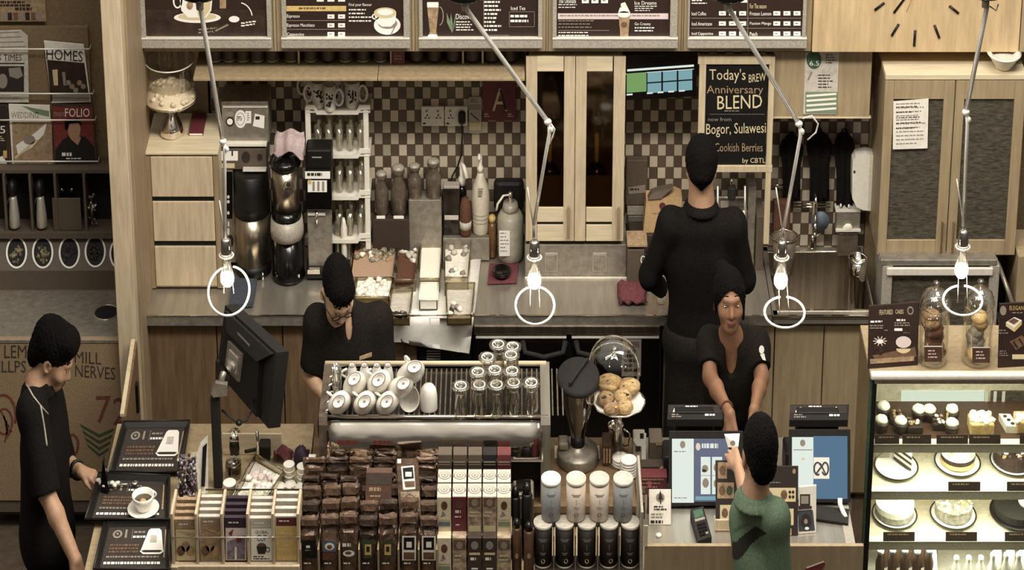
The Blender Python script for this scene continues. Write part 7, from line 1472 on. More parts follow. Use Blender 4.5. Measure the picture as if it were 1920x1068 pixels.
p, r = plate(1900, 866, 44, 1, 'dark rimmed plate at the right of the middle shelf'); wedge(p, r, .05, 0, 360, ['choco', 'choco'], 'dark cake covered with chocolate flakes on the middle shelf', 'choco', (['choco', 'cream', 'choco', 'cookie'], 90, .009), 4, .86)
p, r = plate(1677, 966, 42, 2, 'white plate at the left of the bottom cake shelf'); wedge(p, r, .05, 120, 400, ['icing_grey', 'cream'], 'pale half cake with cut face on the bottom cake shelf', 'cream', None, 0, .85)
p, r = plate(1787, 966, 43, 2, 'white plate in the centre of the bottom cake shelf'); wedge(p, r, .045, 0, 360, ['icing_grey', 'icing_grey'], 'grey crumble cake with golden centre on the bottom cake shelf', 'cream', (['sponge', 'icing_grey', 'cream'], 50, .008), 6, .80)
p, r = plate(1908, 962, 52, 2, 'black plate at the right of the bottom cake shelf', 'all'); wedge(p, r, .03, 0, 360, ['black_soft'], 'black topped slab cake on the bottom cake shelf', 'choco', None, 0, .86)
b = MB(); b.ball(p+Vector((.028, 0, .05)), .03, .05, .03, 'porcelain', 16, 10); solo(b, 'white_cake', 'small white cake on the black slab', 'cake')
# bottled drinks at the bottom
bn = 0
for row in range(2):
    for k in range(5):
        px = 1651+k*23+row*8; Y = -1.38+row*.11; z = .426; xx = xof(px, Y, .54); t = T('drink_bottle', ['front row small brown bottle in the case bottom, number in line', 'back row small brown bottle in the case bottom'][row], 'bottle', (xx, Y, z), 'brown bottles at the case bottom'); r = 9/510
        t['label'] = ['brown bottle with pale cap in the front row of the case bottom', 'brown bottle with pale cap in the back row of the case bottom'][row]
        if row: t['group'] = 'rear brown bottles at the case bottom'
        MB().lathe((xx, Y, z), [(r, 0), (r, .075), (.6*r, .10), (.5*r, .115)], 'rack_brown', 16).b('body', t); MB().lathe((xx, Y, z+.116), [(.75*r, 0), (.75*r, .012), (.5*r, .014), (0, .014)], 'tin_blue' if (k+row) % 3 else 'porcelain', 16).b('cap', t)
for row, ks in enumerate(((1794, 1817, 1840), (1862, 1887, 1910), (1871, 1896, 1920))):
    for px in ks:
        Y = (-1.38, -1.40, -1.29)[row]; z = .426; xx = xof(px, Y, .54); r = 9.5/510; t = T('milk_bottle', ['white bottle in the low group of three at the case bottom', 'white bottle in the front right row of the case bottom', 'white bottle behind the front right row of the case bottom'][row], 'bottle', (xx, Y, z), ['low white bottles', 'front right white bottles', 'rear right white bottles'][row])
        h = (.10, .125, .135)[row]; MB().lathe((xx, Y, z), [(r, 0), (1.05*r, .01), (1.0*r, h*.5), (.55*r, h*.72), (.5*r, h*.85), (.6*r, h*.88), (.55*r, h*.98), (0, h)], 'porcelain', 18).b('body', t)
b = MB(); b.sheet([[(xof(1744+j*3, -1.3, .5), -1.40+.02*i, .427+.10*math.sin(min(1, i/5+.3)*1.57)) for j in range(4)] for i in range(6)], 'paper', .002); solo(b, 'curved_card', 'curved white card between the brown and white bottles', 'card')
# ================================================================ on top of the case
def topcard(p00, p01, p11, p10, label, fn):
    Y = at(p00[0], p00[1], Z=ZC+.001).y; h = at(p10[0], p10[1], Y=Y).z-ZC; L0 = at(p00[0], p00[1], Z=ZC+.001); L1 = at(p01[0], p01[1], Z=ZC+.001); up = Vector((0, .06, at(p10[0], p10[1], Y=Y+.06).z-ZC)); t = T('menu_stand', label, 'sign', tuple((L0+L1)/2))
    b = MB(); b.prism([L0, L1, L1+up, L0+up], (0, .008, 0), 'menu_brown'); n_ = (L1-L0).cross(up); a = Art(b, L0, n_); fn(a); b.b('panel', t); b = MB(); b.prism([L0+Vector((.01, .06, 0)), L1+Vector((-.01, .06, 0)), L1+Vector((-.01, .12, 0)), L0+Vector((.01, .12, 0))], (0, 0, .004), 'acrylic'); b.b('foot', t)
def f1(a):
    a.text('FEATURED', 1649, 581, 1674, 590, 'print_cream', 1, -1); a.text('CAKES', 1679, 580, 1694, 588, 'print_cream', 1); a.disc(1707, 582, 6, 8, 'print_grey'); a.disc(1707, 582, 4, 5, 'print_dark', 2)
    a.rows(1632, 601, 1666, 606, 1, 'print_white', 1, .7, -1); a.rows(1681, 598, 1706, 603, 1, 'print_white', 1, .7); a.rows(1631, 609, 1667, 618, 2, 'print_grey', 1, .5, 0, 3); a.rows(1677, 604, 1718, 613, 2, 'print_grey', 1, .5, 0, 4); a.rect(1677, 615, 1692, 620, 'print_white'); a.rows(1658, 618, 1668, 621, 1, 'print_grey'); a.rows(1694, 623, 1712, 625, 1, 'print_grey')
    a.poly([(1636, 638), (1662, 638), (1659, 660), (1651, 666), (1640, 660)], 'choco', 2); [a.line(1650, 639, 1650+13*math.cos(q*.63), 639-9*math.sin(q*.63), 1.6, 'print_pink', 3) for q in range(10)]; a.disc(1650, 640, 6, 4, 'print_white', 4)
    a.disc(1694, 652, 14, 10, 'print_cream', 2); a.rect(1680, 640, 1708, 653, 'choco', 3); a.disc(1694, 641, 14.5, 11, 'print_pink', 4); a.poly([(1636, 666), (1716, 650), (1718, 668), (1640, 672)], 'print_brown', 1); a.poly([(1631, 673), (1714, 667), (1714, 676), (1632, 682)], 'print_tan', 2)
topcard((1627, 691), (1721, 684), None, (1624, 574), 'dark brown sign headed FEATURED CAKES on the case top', f1)
def f2(a):
    a.text('ELEGANT', 1893, 573, 1924, 581, 'gold'); a.disc(1881, 582, 6, 9, 'print_grey'); a.rows(1898, 585, 1930, 589, 1, 'print_grey'); a.poly([(1886, 604), (1902, 594), (1916, 600), (1902, 614)], 'print_white', 2); a.poly([(1886, 604), (1902, 614), (1902, 622), (1886, 611)], 'print_cream', 2); a.poly([(1902, 614), (1916, 600), (1916, 608), (1902, 622)], 'gold', 2); a.poly([(1890, 602), (1901, 596), (1911, 601), (1901, 608)], 'print_brown', 3)
    a.rows(1873, 618, 1895, 628, 2, 'print_grey', 1, .4); a.poly([(1893, 640), (1916, 628), (1930, 640), (1905, 656)], 'print_brown', 2); a.line(1900, 640, 1908, 652, 3, 'choco', 3); a.line(1910, 634, 1918, 646, 3, 'choco', 3); a.rows(1874, 657, 1892, 669, 3, 'print_grey', 1, .4); a.rect(1898, 664, 1940, 673, 'print_cream')
topcard((1871, 689), (1960, 684), None, (1868, 570), 'dark brown sign with elegant slice cakes at the right edge', f2)
def cookiejar(px, pyb, ytop, label, kind, lab2):
    p = at(px, pyb, Z=ZC+.001); s_ = pxm(p.y, 1.4); r = 28/s_; zt = zof(ytop, p.y); h = zt-p.z; t = T('cookie_jar', label, 'jar', tuple(p), 'glass jars on the cake case')
    MB().lathe(p, [(.8*r, 0), (.95*r, .01), (r, .03), (r, h*.58), (.95*r, h*.63), (.80*r, h*.665)], 'glass', 34, 1.4, close=False).b('body', t)
    MB().lathe(p+Vector((0, 0, h*.685)), [(.80*r, 0), (1.0*r, .004), (1.03*r, .014), (.98*r, h*.08), (.80*r, h*.16), (.45*r, h*.21), (.16*r, h*.23), (.12*r, h*.26), (.24*r, h*.29), (.2*r, h*.31), (0, h*.32)], 'glass_clear', 34, 1.4, close=False).b('lid', t)
    rnd = random.Random(px); b = MB(); n = 9 if kind == 0 else 8
    for k in range(n):
        a = rnd.uniform(0, 6.28); u = rnd.uniform(0, .28); c_ = p+Vector((u*r*math.cos(a), u*r*1.3*math.sin(a), .04+h*.50*k/n)); b.ball(c_, .66*r if kind == 0 else .52*r, .8*r, .022 if kind == 0 else .026, ['cookie', 'cocoa', 'choco'][min(2, (n-k)//4)] if kind == 0 else rnd.choice(['bread', 'sponge', 'icing_grey']), 14, 8, .08, Matrix.Rotation(rnd.uniform(-.5, .5), 3, 'X'))
    b.b('cookies', t)
    b = MB(); a = Art(b, (p.x, p.y-r*1.4-.004, 0), (0, -1, 0)); a.rect(lab2[0], lab2[1], lab2[0]+33, lab2[1]+30, 'rack_brown'); a.rect(lab2[0], lab2[1], lab2[0]+33, lab2[1]+2, 'print_white', 2); a.rows(lab2[0]+7, lab2[1]+8, lab2[0]+26, lab2[1]+26, 3, 'print_pink', 2, .4); b.b('tag', t)
cookiejar(1748, 676, 527, 'left glass jar of brown cookies on the cake case', 0, (1733, 648))
cookiejar(1830, 676, 524, 'right glass jar of golden biscuits on the cake case', 1, (1823, 650))
# ================================================================ jointed wire lamps hanging over the counter
YP = -1.75
def lamp(base, elbow, tail, top, bulb, ring, rr, label, loop=None):
    D = lambda px, py, d=0: at(px, py, Y=YP+d)
    p0 = D(base[0], base[1]); t = T('pendant_lamp', label, 'lamp', tuple(D(base[0], base[1]-14)), 'jointed wire lamps over the counter')
    c_ = D(base[0], base[1]-14); s_ = 480.0
    b = MB(); b.lathe(c_, [(30/s_, .0), (34/s_, .01), (30/s_, .035), (12/s_, .05)], 'black_gloss', 30, 1.2); b.lathe(c_+Vector((0, 0, -.05)), [(6/s_, 0), (7/s_, .05)], 'frame_grey', 14, 1.2); b.b('mount', t)
    b = MB(); b.tube([c_, D(base[0]+2, base[1]+8), D(*elbow)], .0085, 'white_metal', 10) ; b.b('upper_arm', t)
    b = MB(); e = D(*elbow); b.ball(e, .014, .016, .012, 'white_metal', 12, 8); b.ball(e+Vector((.012, 0, -.03)), .009, .01, .012, 'white_metal', 10, 6); b.b('elbow_joint', t)
    b = MB(); b.tube([e+Vector((.004, 0, -.01)), D(elbow[0]+3, elbow[1]+22), D(*tail)], .0065, 'white_metal', 10); b.b('lower_arm', t)
    b = MB(); b.tube([D(top[0]-12, top[1]-95, .02), D(top[0]-2, top[1]-28, .01), D(top[0], top[1]-10)], .003, 'steel', 6); b.b('counterweight_rod', t)
    bx_, by_ = bulb
    b = MB(); n0 = D(top[0], top[1]); b.tube([D(*tail), n0], .005, 'steel_dull', 8); zt, zb = D(bx_, by_-66).z, D(bx_, by_-36).z; xx = D(bx_, by_-50).x
    b.lathe((xx, YP, zb), [(9/s_, 0), (9.5/s_, .006), (8.5/s_, zt-zb), (5/s_, zt-zb+.008), (0, zt-zb+.008)], 'chrome', 20, 1.2); b.b('socket', t)
    b = MB(); b.ring((xx, YP, zb+.004), 12/s_, 12*1.3/s_, .0035, 'white_metal', None, 22, 0, 360, 8); b.b('socket_ring', t)
    zg = D(bx_, by_).z; b = MB(); b.lathe((xx, YP, zg-.012), [(0, -.032), (7/s_, -.028), (11.5/s_, -.012), (12/s_, .004), (11/s_, .018)], 'bulb_glow', 22, 1.2, close=False); b.b('bulb', t, label='glowing bulb')
    b = MB(); b.lathe((xx, YP, zg+.006), [(11/s_, 0), (8/s_, .03), (6/s_, .048), (6/s_, zb-zg-.006)], 'glass', 20, 1.2, close=False); b.b('bulb_neck', t)
    l = bpy.data.lights.new('bulb_light', 'POINT'); l.energy = 3.2; l.color = (1, .93, .8); l.shadow_soft_size = .03; o = bpy.data.objects.new('bulb_light', l); COL.objects.link(o); o.location = (xx, YP-.03, zg-.075)
    b = MB(); cr = D(*ring); ro = Matrix.Rotation(R(30), 3, 'X'); b.ring(cr, rr[0]/s_, rr[1]/s_/math.cos(R(90-25-30-0))*1.0, .0045, 'white_metal', ro, 44, 100, 442, 8); b.b('wire_ring', t)
    b = MB(); [b.tube([(xx+dx, YP, zb), cr+Vector((dx*1.5, 0, -.01))], .0012, 'frame_grey', 5) for dx in (-.012, .012)]; b.b('wire', t)
    if loop:
        b = MB(); b.tube([D(*q) for q in loop], .003, 'white_metal', 8); b.b('cable_loop', t)
lamp((374, 6), (418, 265), (422, 452), (423, 470), (424, 516), (429, 545), (36, 43), 'leftmost wire lamp, in front of the tall coffee brewer')
lamp((872, 8), (1027, 228), (1001, 420), (1001, 446), (1002, 520), (1003, 572), (34, 33), 'second wire lamp, in front of the narrow glazed cabinet', [(1033, 232), (1040, 242), (1036, 256), (1030, 270)])
lamp((1365, 8), (1498, 232), (1470, 425), (1467, 446), (1466, 520), (1471, 585), (35, 27), 'third wire lamp, in front of the sink', [(1505, 222), (1522, 217), (1534, 232), (1530, 248), (1514, 262)])
lamp((1849, 2), (1811, 210), (1806, 424), (1806, 430), (1806, 500), (1805, 563), (34, 26), 'rightmost wire lamp, above the glass cookie jars', [(1856, 12), (1868, 20), (1872, 8)])
struct(MB().box(-1.6, 2.4, YP-.05, YP+.05, at(960, -10, Y=YP).z+.09, at(960, -10, Y=YP).z+.13, 'black'), 'trim_4')
# ================================================================ people: each body is one smooth continuous surface
V = lambda *a: np.array(a, float)
def J(px, py, Y): p = at(px, py, Y=Y); return V(p.x/SQ, p.y, p.z)
def nz(v): return v/np.linalg.norm(v)
def cone(a, b, ra, rb, k=.02, flat=False): return ('c', np.array(a, float), np.array(b, float), ra, rb, k, flat)
def ell(c, r, rot=None, k=.02, sub=False): return ('e', np.array(c, float), np.array(r, float), np.eye(3) if rot is None else rot, k, sub)
def cutp(p, n): return ('p', np.array(p, float), nz(np.array(n, float)))
def field(prims, h):
    los, his = [], []
    for p in prims:
        if p[0] == 'c': los.append(np.minimum(p[1]-p[3], p[2]-p[4])); his.append(np.maximum(p[1]+p[3], p[2]+p[4]))
        elif p[0] == 'e' and not p[5]: m = p[2].max(); los.append(p[1]-m); his.append(p[1]+m)
    lo = np.min(los, 0)-.03; hi = np.max(his, 0)+.03; dims = np.ceil((hi-lo)/h).astype(int)+1
    F = np.full(dims, .08, np.float32)
    ax = [lo[i]+h*np.arange(dims[i]) for i in range(3)]
    for p in prims:
        if p[0] == 'c':
            _, a, b, ra, rb, k, flat = p; m = max(ra, rb)+k+.02; l2, h2 = np.minimum(a, b)-m, np.maximum(a, b)+m
        elif p[0] == 'e': _, c, r, rot, k, sub = p; m = r.max()+k+.02; l2, h2 = c-m, c+m
        else: l2, h2 = lo, hi
        i0 = np.clip(((l2-lo)/h).astype(int), 0, dims-1); i1 = np.clip(((h2-lo)/h).astype(int)+1, 1, dims)
        sl = tuple(slice(i0[q], i1[q]) for q in range(3)); X, Y, Z = np.meshgrid(*[ax[q][sl[q]] for q in range(3)], indexing='ij')
        if p[0] == 'c':
            d = b-a; L2 = max(d@d, 1e-9); t_ = ((X-a[0])*d[0]+(Y-a[1])*d[1]+(Z-a[2])*d[2])/L2; t = np.clip(t_, 0, 1)
            D = np.sqrt((X-a[0]-t*d[0])**2+(Y-a[1]-t*d[1])**2+(Z-a[2]-t*d[2])**2)-(ra+(rb-ra)*t)
            if flat: D = np.maximum(D, (t_-1)*math.sqrt(L2))
        elif p[0] == 'e':
            q = np.stack([X-c[0], Y-c[1], Z-c[2]], -1)@rot.T; k0 = np.sqrt(((q/r)**2).sum(-1)); k1 = np.sqrt(((q/r**2)**2).sum(-1)); D = k0*(k0-1)/np.maximum(k1, 1e-6)
            if sub: F[sl] = np.maximum(F[sl], -D); continue
        else:
            F[sl] = np.maximum(F[sl], (X-p[1][0])*p[2][0]+(Y-p[1][1])*p[2][1]+(Z-p[1][2])*p[2][2]); continue
        A = F[sl]; hh = np.maximum(k-np.abs(A-D), 0)/k; F[sl] = np.minimum(A, D)-hh*hh*k*.25
    return F, lo
def nets(F, lo, h):
    S = F < 0; dims = np.array(F.shape)-1
    acc = np.zeros(tuple(dims)+(3,)); cnt = np.zeros(tuple(dims))
    def sub(A, o): return A[o[0]:o[0]+dims[0], o[1]:o[1]+dims[1], o[2]:o[2]+dims[2]]
    corners = [(i, j, k) for i in (0, 1) for j in (0, 1) for k in (0, 1)]
    for a in corners:
        for q in range(3):
            if a[q] == 0:
                b = list(a); b[q] = 1; fa, fb = sub(F, a), sub(F, b); m = (fa < 0) != (fb < 0)
                t = np.where(m, fa/np.where(m, fa-fb, 1), 0)
                for r in range(3): acc[..., r] += np.where(m, a[r]+(t if r == q else 0), 0)
                cnt += m
    act = cnt > 0; idx = -np.ones(tuple(dims), int); idx[act] = np.arange(act.sum())
    g = np.argwhere(act); v = lo+h*(g+acc[act]/cnt[act][:, None]); faces = []
    for q in range(3):
        o1, o2 = (q+1) % 3, (q+2) % 3
        A = np.take(S, range(0, F.shape[q]-1), q); B = np.take(S, range(1, F.shape[q]), q); e = np.argwhere(A != B)
        e = e[(e[:, o1] > 0) & (e[:, o2] > 0) & (e[:, o1] < dims[o1]) & (e[:, o2] < dims[o2])]
        ins = A[tuple(e.T)]; u1 = np.zeros(3, int); u1[o1] = 1; u2 = np.zeros(3, int); u2[o2] = 1
        Q = np.stack([idx[tuple((e-u1-u2).T)], idx[tuple((e-u2).T)], idx[tuple(e.T)], idx[tuple((e-u1).T)]], 1); Q[~ins] = Q[~ins][:, ::-1]; faces.append(Q)
    return v, np.concatenate(faces)
def body(name, prims, m, parent, h=.006, paint=None, label=None, noise=0):
    F, lo = field(prims, h); v, f = nets(F, lo, h); base = np.array(ORG[parent.name])
    if noise:
        v = v+np.random.RandomState(3).uniform(-.0022, .0022, v.shape)+noise*np.stack([np.sin(v[:, 2]*230+v[:, 1]*170), np.sin(v[:, 0]*260+v[:, 2]*90), np.sin(v[:, 0]*210+v[:, 1]*250)], 1)
    w = v.copy(); w[:, 0] *= SQ; w -= base
    me = bpy.data.meshes.new(name); me.vertices.add(len(w)); me.vertices.foreach_set('co', w.ravel()); n = len(f)
    me.loops.add(n*4); me.loops.foreach_set('vertex_index', f.ravel()); me.polygons.add(n); me.polygons.foreach_set('loop_start', np.arange(n)*4); me.polygons.foreach_set('loop_total', np.full(n, 4))
    me.update(calc_edges=True); me.materials.append(MATS[m])
    if paint:
        ce = v[f].mean(1); mi = np.zeros(n, int)
        for i, (mm, fn) in enumerate(paint): me.materials.append(MATS[mm]); mi[fn(ce)] = i+1
        me.polygons.foreach_set('material_index', mi)
    me.polygons.foreach_set('use_smooth', np.ones(n, bool)); me.update(); me.validate()
    o = bpy.data.objects.new(name, me); COL.objects.link(o); o.parent = parent; ORG[o.name] = tuple(base)
    if label: o['label'] = label
    return o
def frame(f, up=(0, 0, 1), roll=0):
    f = nz(np.array(f, float)); r = nz(np.cross(f, np.array(up, float))); u = np.cross(r, f); return r, f, u
def head(c, f, s=1.0, up=(0, 0, 1), female=False):
    r, f, u = frame(f, up); B = np.stack([r, f, u]); P = lambda x, y, z: c+s*(x*r+y*f+z*u)
    E = lambda x, y, z, rr, k=.012, sub=False: ell(P(x, y, z), np.array(rr)*s, B, k*s, sub)
    pr = [E(0, -.012, .03, (.074, .094, .092)), E(0, .030, -.02, (.062, .066, .086), .03), E(0, .046, -.082, (.040, .040, .032), .03), cone(P(0, .088, .012), P(0, .104, -.028), .010*s, .013*s, .012*s), E(.012, .093, -.032, (.010, .010, .008), .008), E(-.012, .093, -.032, (.010, .010, .008), .008),
          cone(P(-.036, .082, .028), P(-.008, .092, .026), .010*s, .009*s, .014*s), cone(P(.036, .082, .028), P(.008, .092, .026), .010*s, .009*s, .014*s), E(-.032, .076, .006, (.016, .012, .009), .005), E(.032, .076, .006, (.016, .012, .009), .005),
          E(-.042, .064, -.026, (.022, .022, .020), .03), E(.042, .064, -.026, (.022, .022, .020), .03), E(0, .090, -.056, (.024, .012, .006), .006), E(0, .087, -.066, (.021, .012, .007), .006),
          E(-.077, -.006, -.008, (.010, .020, .032), .008), E(.077, -.006, -.008, (.010, .020, .032), .008), E(-.083, -.002, -.006, (.006, .010, .018), .004, True), E(.083, -.002, -.006, (.006, .010, .018), .004, True)]
    def near(x, y, z, rr):
        q = P(x, y, z); return lambda ce: (((((ce-q)@B.T)/s)/np.array(rr))**2).sum(1) < 1
    paint = [('lip', near(0, .095, -.060, (.027, .022, .015))), ('eye_white', near(-.032, .086, .004, (.013, .012, .0042))), ('eye_white', near(.032, .086, .004, (.013, .012, .0042))), ('hair', near(-.032, .092, .004, (.006, .012, .0045))), ('hair', near(.032, .092, .004, (.006, .012, .0045))),
             *[('hair', near(sx*x_, y_, z_, (.009, .02, .0027))) for sx in (-1, 1) for x_, y_, z_ in ((.022, .092, .0400), (.032, .089, .0415), (.043, .081, .0385))]]
    return pr, paint, P, B
def hand(w, d, n, thumb=1, curl=.35, s=1.0):
    d = nz(d); n = nz(n-(n@d)*d); t = np.cross(d, n)*thumb; pr = []
    for i, (o, L, sp) in enumerate(((.030, .074, .14), (.010, .082, .04), (-.010, .077, -.05), (-.028, .062, -.16))):
        kn = w+s*(d*.085*(1-.06*abs(i-1))+t*o); pr.append(cone(w+s*t*o*.55, kn, .016*s, .0125*s, .014))
        dd = nz(d+t*sp); p = kn
        for j in range(3):
            an = curl*(j+1)*(.8+.15*i); e = p+s*L*(.44, .32, .24)[j]*(dd*math.cos(an)+n*math.sin(an)); pr.append(cone(p, e, (.0095-.0008*j)*s, (.0088-.0010*j)*s, .004)); p = e
    b0 = w+s*(d*.022+t*.022); b1 = b0+s*(d*.036+t*.026+n*.012); b2 = b1+s*(d*.034+t*.006+n*.016)
    return pr+[cone(w, b0, .018*s, .016*s, .014), cone(b0, b1, .0145*s, .0115*s, .010), cone(b1, b2, .011*s, .0085*s, .005)]
def arm(sh, el, wr, up=.050, lo=.040, wt=.026): return [cone(sh, el, up, lo, .03), cone(el, el+(wr-el)*.35, lo, lo*.98, .02), cone(el+(wr-el)*.35, wr, lo*.98, wt, .02)]
def leg(hip, knee, ankle, toe): return [cone(hip, knee, .085, .058, .04), cone(knee, knee+(ankle-knee)*.35, .056, .056, .02), cone(knee+(ankle-knee)*.35, ankle, .056, .036, .02), cone(ankle+V(0, 0, -.03), toe, .036, .030, .02)]
def torso(nk, s1, s2, hipc, fw, w=1.0, belly=.105):
    m = (s1+s2)/2; side = nz(s2-s1); hw = np.linalg.norm(s2-s1)/2; dn = hipc-m; B = np.stack([side, nz(np.cross(dn, side)), nz(-dn)])
    ch = m+dn*.34+fw*.015; wa = m+dn*.72; hp = m+dn*1.0
    return [cone(s1, s2, .055, .055, .05), ell(ch, (hw*1.02*w, .120, .20), B, .06), ell(wa, (hw*.84*w, belly, .19), B, .06), ell(hp, (hw*.90*w, .125, .15), B, .06), cone(m, nk, .075, .058, .05)]
def infl(pr, g): return [(p[0], p[1], p[2], p[3]+g, p[4]+g, p[5], p[6]) if p[0] == 'c' else (('e', p[1], p[2]+g)+p[3:]) for p in pr]
def collar(nk, up, fw, r=.066, h=.045, op=.5):
    u = nz(up); f = nz(fw-(fw@u)*u); s_ = np.cross(f, u); pr = []; n = 18; a0 = op
    for i in range(n):
        a, b = [a0+(2*math.pi-2*a0)*(i+q)/n for q in (0, 1)]; P = lambda an, hh, rr: nk+rr*(f*math.cos(an)*1.05+s_*math.sin(an))+u*hh
        pr += [cone(P(a, h*.6, r), P(b, h*.6, r), .009, .009, .008), cone(P(a, h*.1, r+.012), P(b, h*.1, r+.012), .010, .010, .008), cone(P(a, -h*.3, r+.022), P(b, -h*.3, r+.022), .009, .009, .008)]
    return pr
from mathutils.bvhtree import BVHTree
def drape(o, pts, off=.003):
    tr = BVHTree.FromPolygons([v.co+Vector(ORG[o.name]) for v in o.data.vertices], [tuple(p.vertices) for p in o.data.polygons]); C_ = Vector((0, CY, CZ)); r_ = []
    for i in range(len(pts)-1):
        for k in range(6 if i < len(pts)-2 else 7):
            f = k/6; d = (at(pts[i][0]*(1-f)+pts[i+1][0]*f, pts[i][1]*(1-f)+pts[i+1][1]*f, Y=0)-C_).normalized(); q = tr.ray_cast(C_, d)
            if q[0] is not None: r_.append(q[0]-d*off)
    return r_
def features(o, P, parent, brow=.040):
    tr = BVHTree.FromPolygons([v.co+Vector(ORG[o.name]) for v in o.data.vertices], [tuple(p.vertices) for p in o.data.polygons]); Q = lambda q: Vector((q[0]*SQ, q[1], q[2]))
    def hit(x, z): a = Q(P(x, .25, z)); d = (Q(P(x, 0, z))-a).normalized(); h_ = tr.ray_cast(a, d); return (h_[0] if h_[0] is not None else a)-d*.0008, d
    for sx in (-1, 1):
        b = MB(); b.tube([hit(sx*x_, z_)[0] for x_, z_ in ((.017, brow+.003), (.027, brow+.004), (.037, brow+.002), (.046, brow-.004))], .002, 'hair', 6, [.0020, .0026, .0022, .0010]); b.b('eyebrow', parent)
        c, d = hit(sx*.032, .006); b = MB(); b.ball(c+d*.002, .0082, .0042, .0036, 'eye_white', 12, 8); b.ball(c-d*.0006+Vector((0, 0, -.0012)), .0034, .0033, .0034, 'hair', 10, 7); b.tube([hit(sx*(.032+q*.0048), .0105-abs(q)*.0015)[0] for q in (-3, -2, -1, 0, 1, 2, 3)], .0014, 'hair', 5); b.b('eye', parent)
def person(label, loc): return T('person', label, 'person', loc)
def decal(name, parent, pts_mats, label=None):
    b = MB(); [b.add([Vector((q[0]*SQ, q[1], q[2])) for q in pts], [tuple(range(len(pts)))], m) for pts, m in pts_mats]; return b.b(name, parent, None, label)
UP = V(0, 0, 1)
# ---------------------------------------------------------------- man at the back counter, seen from behind
nk, s1, s2 = J(1315, 378, -.25), J(1256, 421, -.27), J(1376, 424, -.27); fw = V(0, 1, 0); hc = (s1+s2)/2+V(0, .05, -.50)
e1, w1, e2, w2 = J(1217, 516, -.24), J(1240, 540, .05), J(1398, 522, -.24), J(1374, 545, .05)
hd = J(1315, 313, -.25); hp, pt, P, B = head(hd, V(.05, 1, -.18), 1.08); base = (s1+s2)/2
t = person('person in black shirt and apron working at the back counter, seen from behind', (base[0]*SQ, base[1], 0))
tor = torso(nk, s1, s2, hc, fw, 1.06); a1, a2 = arm(s1, e1, w1), arm(s2, e2, w2)
lg = leg(hc+V(-.085, 0, -.06), V(hc[0]-.095, hc[1]+.0, .50), V(hc[0]-.10, hc[1]-.02, .09), V(hc[0]-.11, hc[1]+.13, .035))+leg(hc+V(.085, 0, -.06), V(hc[0]+.095, hc[1], .50), V(hc[0]+.10, hc[1]-.02, .09), V(hc[0]+.11, hc[1]+.13, .035))
body('body', hp+[cone(nk-V(0, 0, .02), hd+V(0, -.01, -.05), .078, .072, .03)]+tor+a1+a2+lg+hand(w1, V(.25, 1, -.15), V(0, 0, -1), 1)+hand(w2, V(-.25, 1, -.15), V(0, 0, -1), -1), 'skin_tan', t, .0065, pt)
body('shirt', infl(tor[:4], .014)+[cone((s1+s2)/2+V(0, 0, .0), nk-V(0, 0, .005), .088, .072, .05)]+[cone(s1, e1, .070, .060, .05), cone(e1, w1, .058, .044, .03, True), cone(s2, e2, .070, .060, .05), cone(e2, w2, .058, .044, .03, True)]+collar(nk+V(0, 0, -.018), UP, fw, .078, .026), 'black_cloth', t, .008)
body('trousers', infl([p for p in lg if p[3] > .04], .016)+[ell(hc, (.20, .135, .14), None, .06)], 'trouser', t, .010)
body('apron', [ell(hc+V(0, -.01, -.02), (.215, .150, .10), None, .03), cone(hc+V(-.07, -.02, -.05), hc+V(-.085, -.03, -.52), .135, .125, .08), cone(hc+V(.07, -.02, -.05), hc+V(.085, -.03, -.52), .135, .125, .08), cutp(hc+V(0, 0, .035), (0, 0, 1))], 'charcoal_cloth', t, .010)
E_ = lambda x, y, z, rr, k=.02, sub=False: ell(P(x, y, z), np.array(rr)*1.08, B, k, sub)
body('hair', [E_(0, -.016, .034, (.092, .108, .096)), E_(0, -.068, -.008, (.066, .042, .048), .03), cone(P(0, -.084, -.02), P(0, -.078, -.062), .044, .010, .03), E_(0, .10, -.03, (.075, .085, .085), .01, True), E_(-.088, .012, -.035, (.036, .055, .055), .01, True), E_(.088, .012, -.035, (.036, .055, .055), .01, True)], 'hair', t, .006, None, None, .0006)
# ---------------------------------------------------------------- barista behind the espresso machine
nk, s1, s2 = J(650, 592, -.92), J(594, 606, -.95), J(712, 602, -.90); fw = V(.1, -1, 0); hc = (s1+s2)/2+V(0, .08, -.48)
e1, w1, e2, w2 = J(581, 703, -.96), J(610, 745, -1.05), J(724, 700, -.94), J(700, 738, -1.05)
hd = J(632, 545, -1.0); hp, pt, P, B = head(hd, V(.30, -.72, -.62), 1.12); base = hc
t = person('person in black polo and glasses bending his head over the espresso machine', (base[0]*SQ, base[1], 0))
tor = torso(nk, s2, s1, hc, fw, 1.0); a1, a2 = arm(s1, e1, w1), arm(s2, e2, w2)
lg = leg(hc+V(-.085, 0, -.06), V(hc[0]-.095, hc[1]-.02, .48), V(hc[0]-.10, hc[1], .09), V(hc[0]-.11, hc[1]-.14, .035))+leg(hc+V(.085, 0, -.06), V(hc[0]+.095, hc[1]-.02, .48), V(hc[0]+.10, hc[1], .09), V(hc[0]+.11, hc[1]-.14, .035))
body('body', hp+[cone(nk, hd+V(-.01, .03, -.04), .060, .056, .03)]+tor+a1+a2+lg+hand(w1, V(.6, -.2, -.8), V(0, -.3, -1), -1, .5)+hand(w2, V(-.5, -.2, -.8), V(0, -.3, -1), 1, .5), 'skin_light', t, .0065, pt)
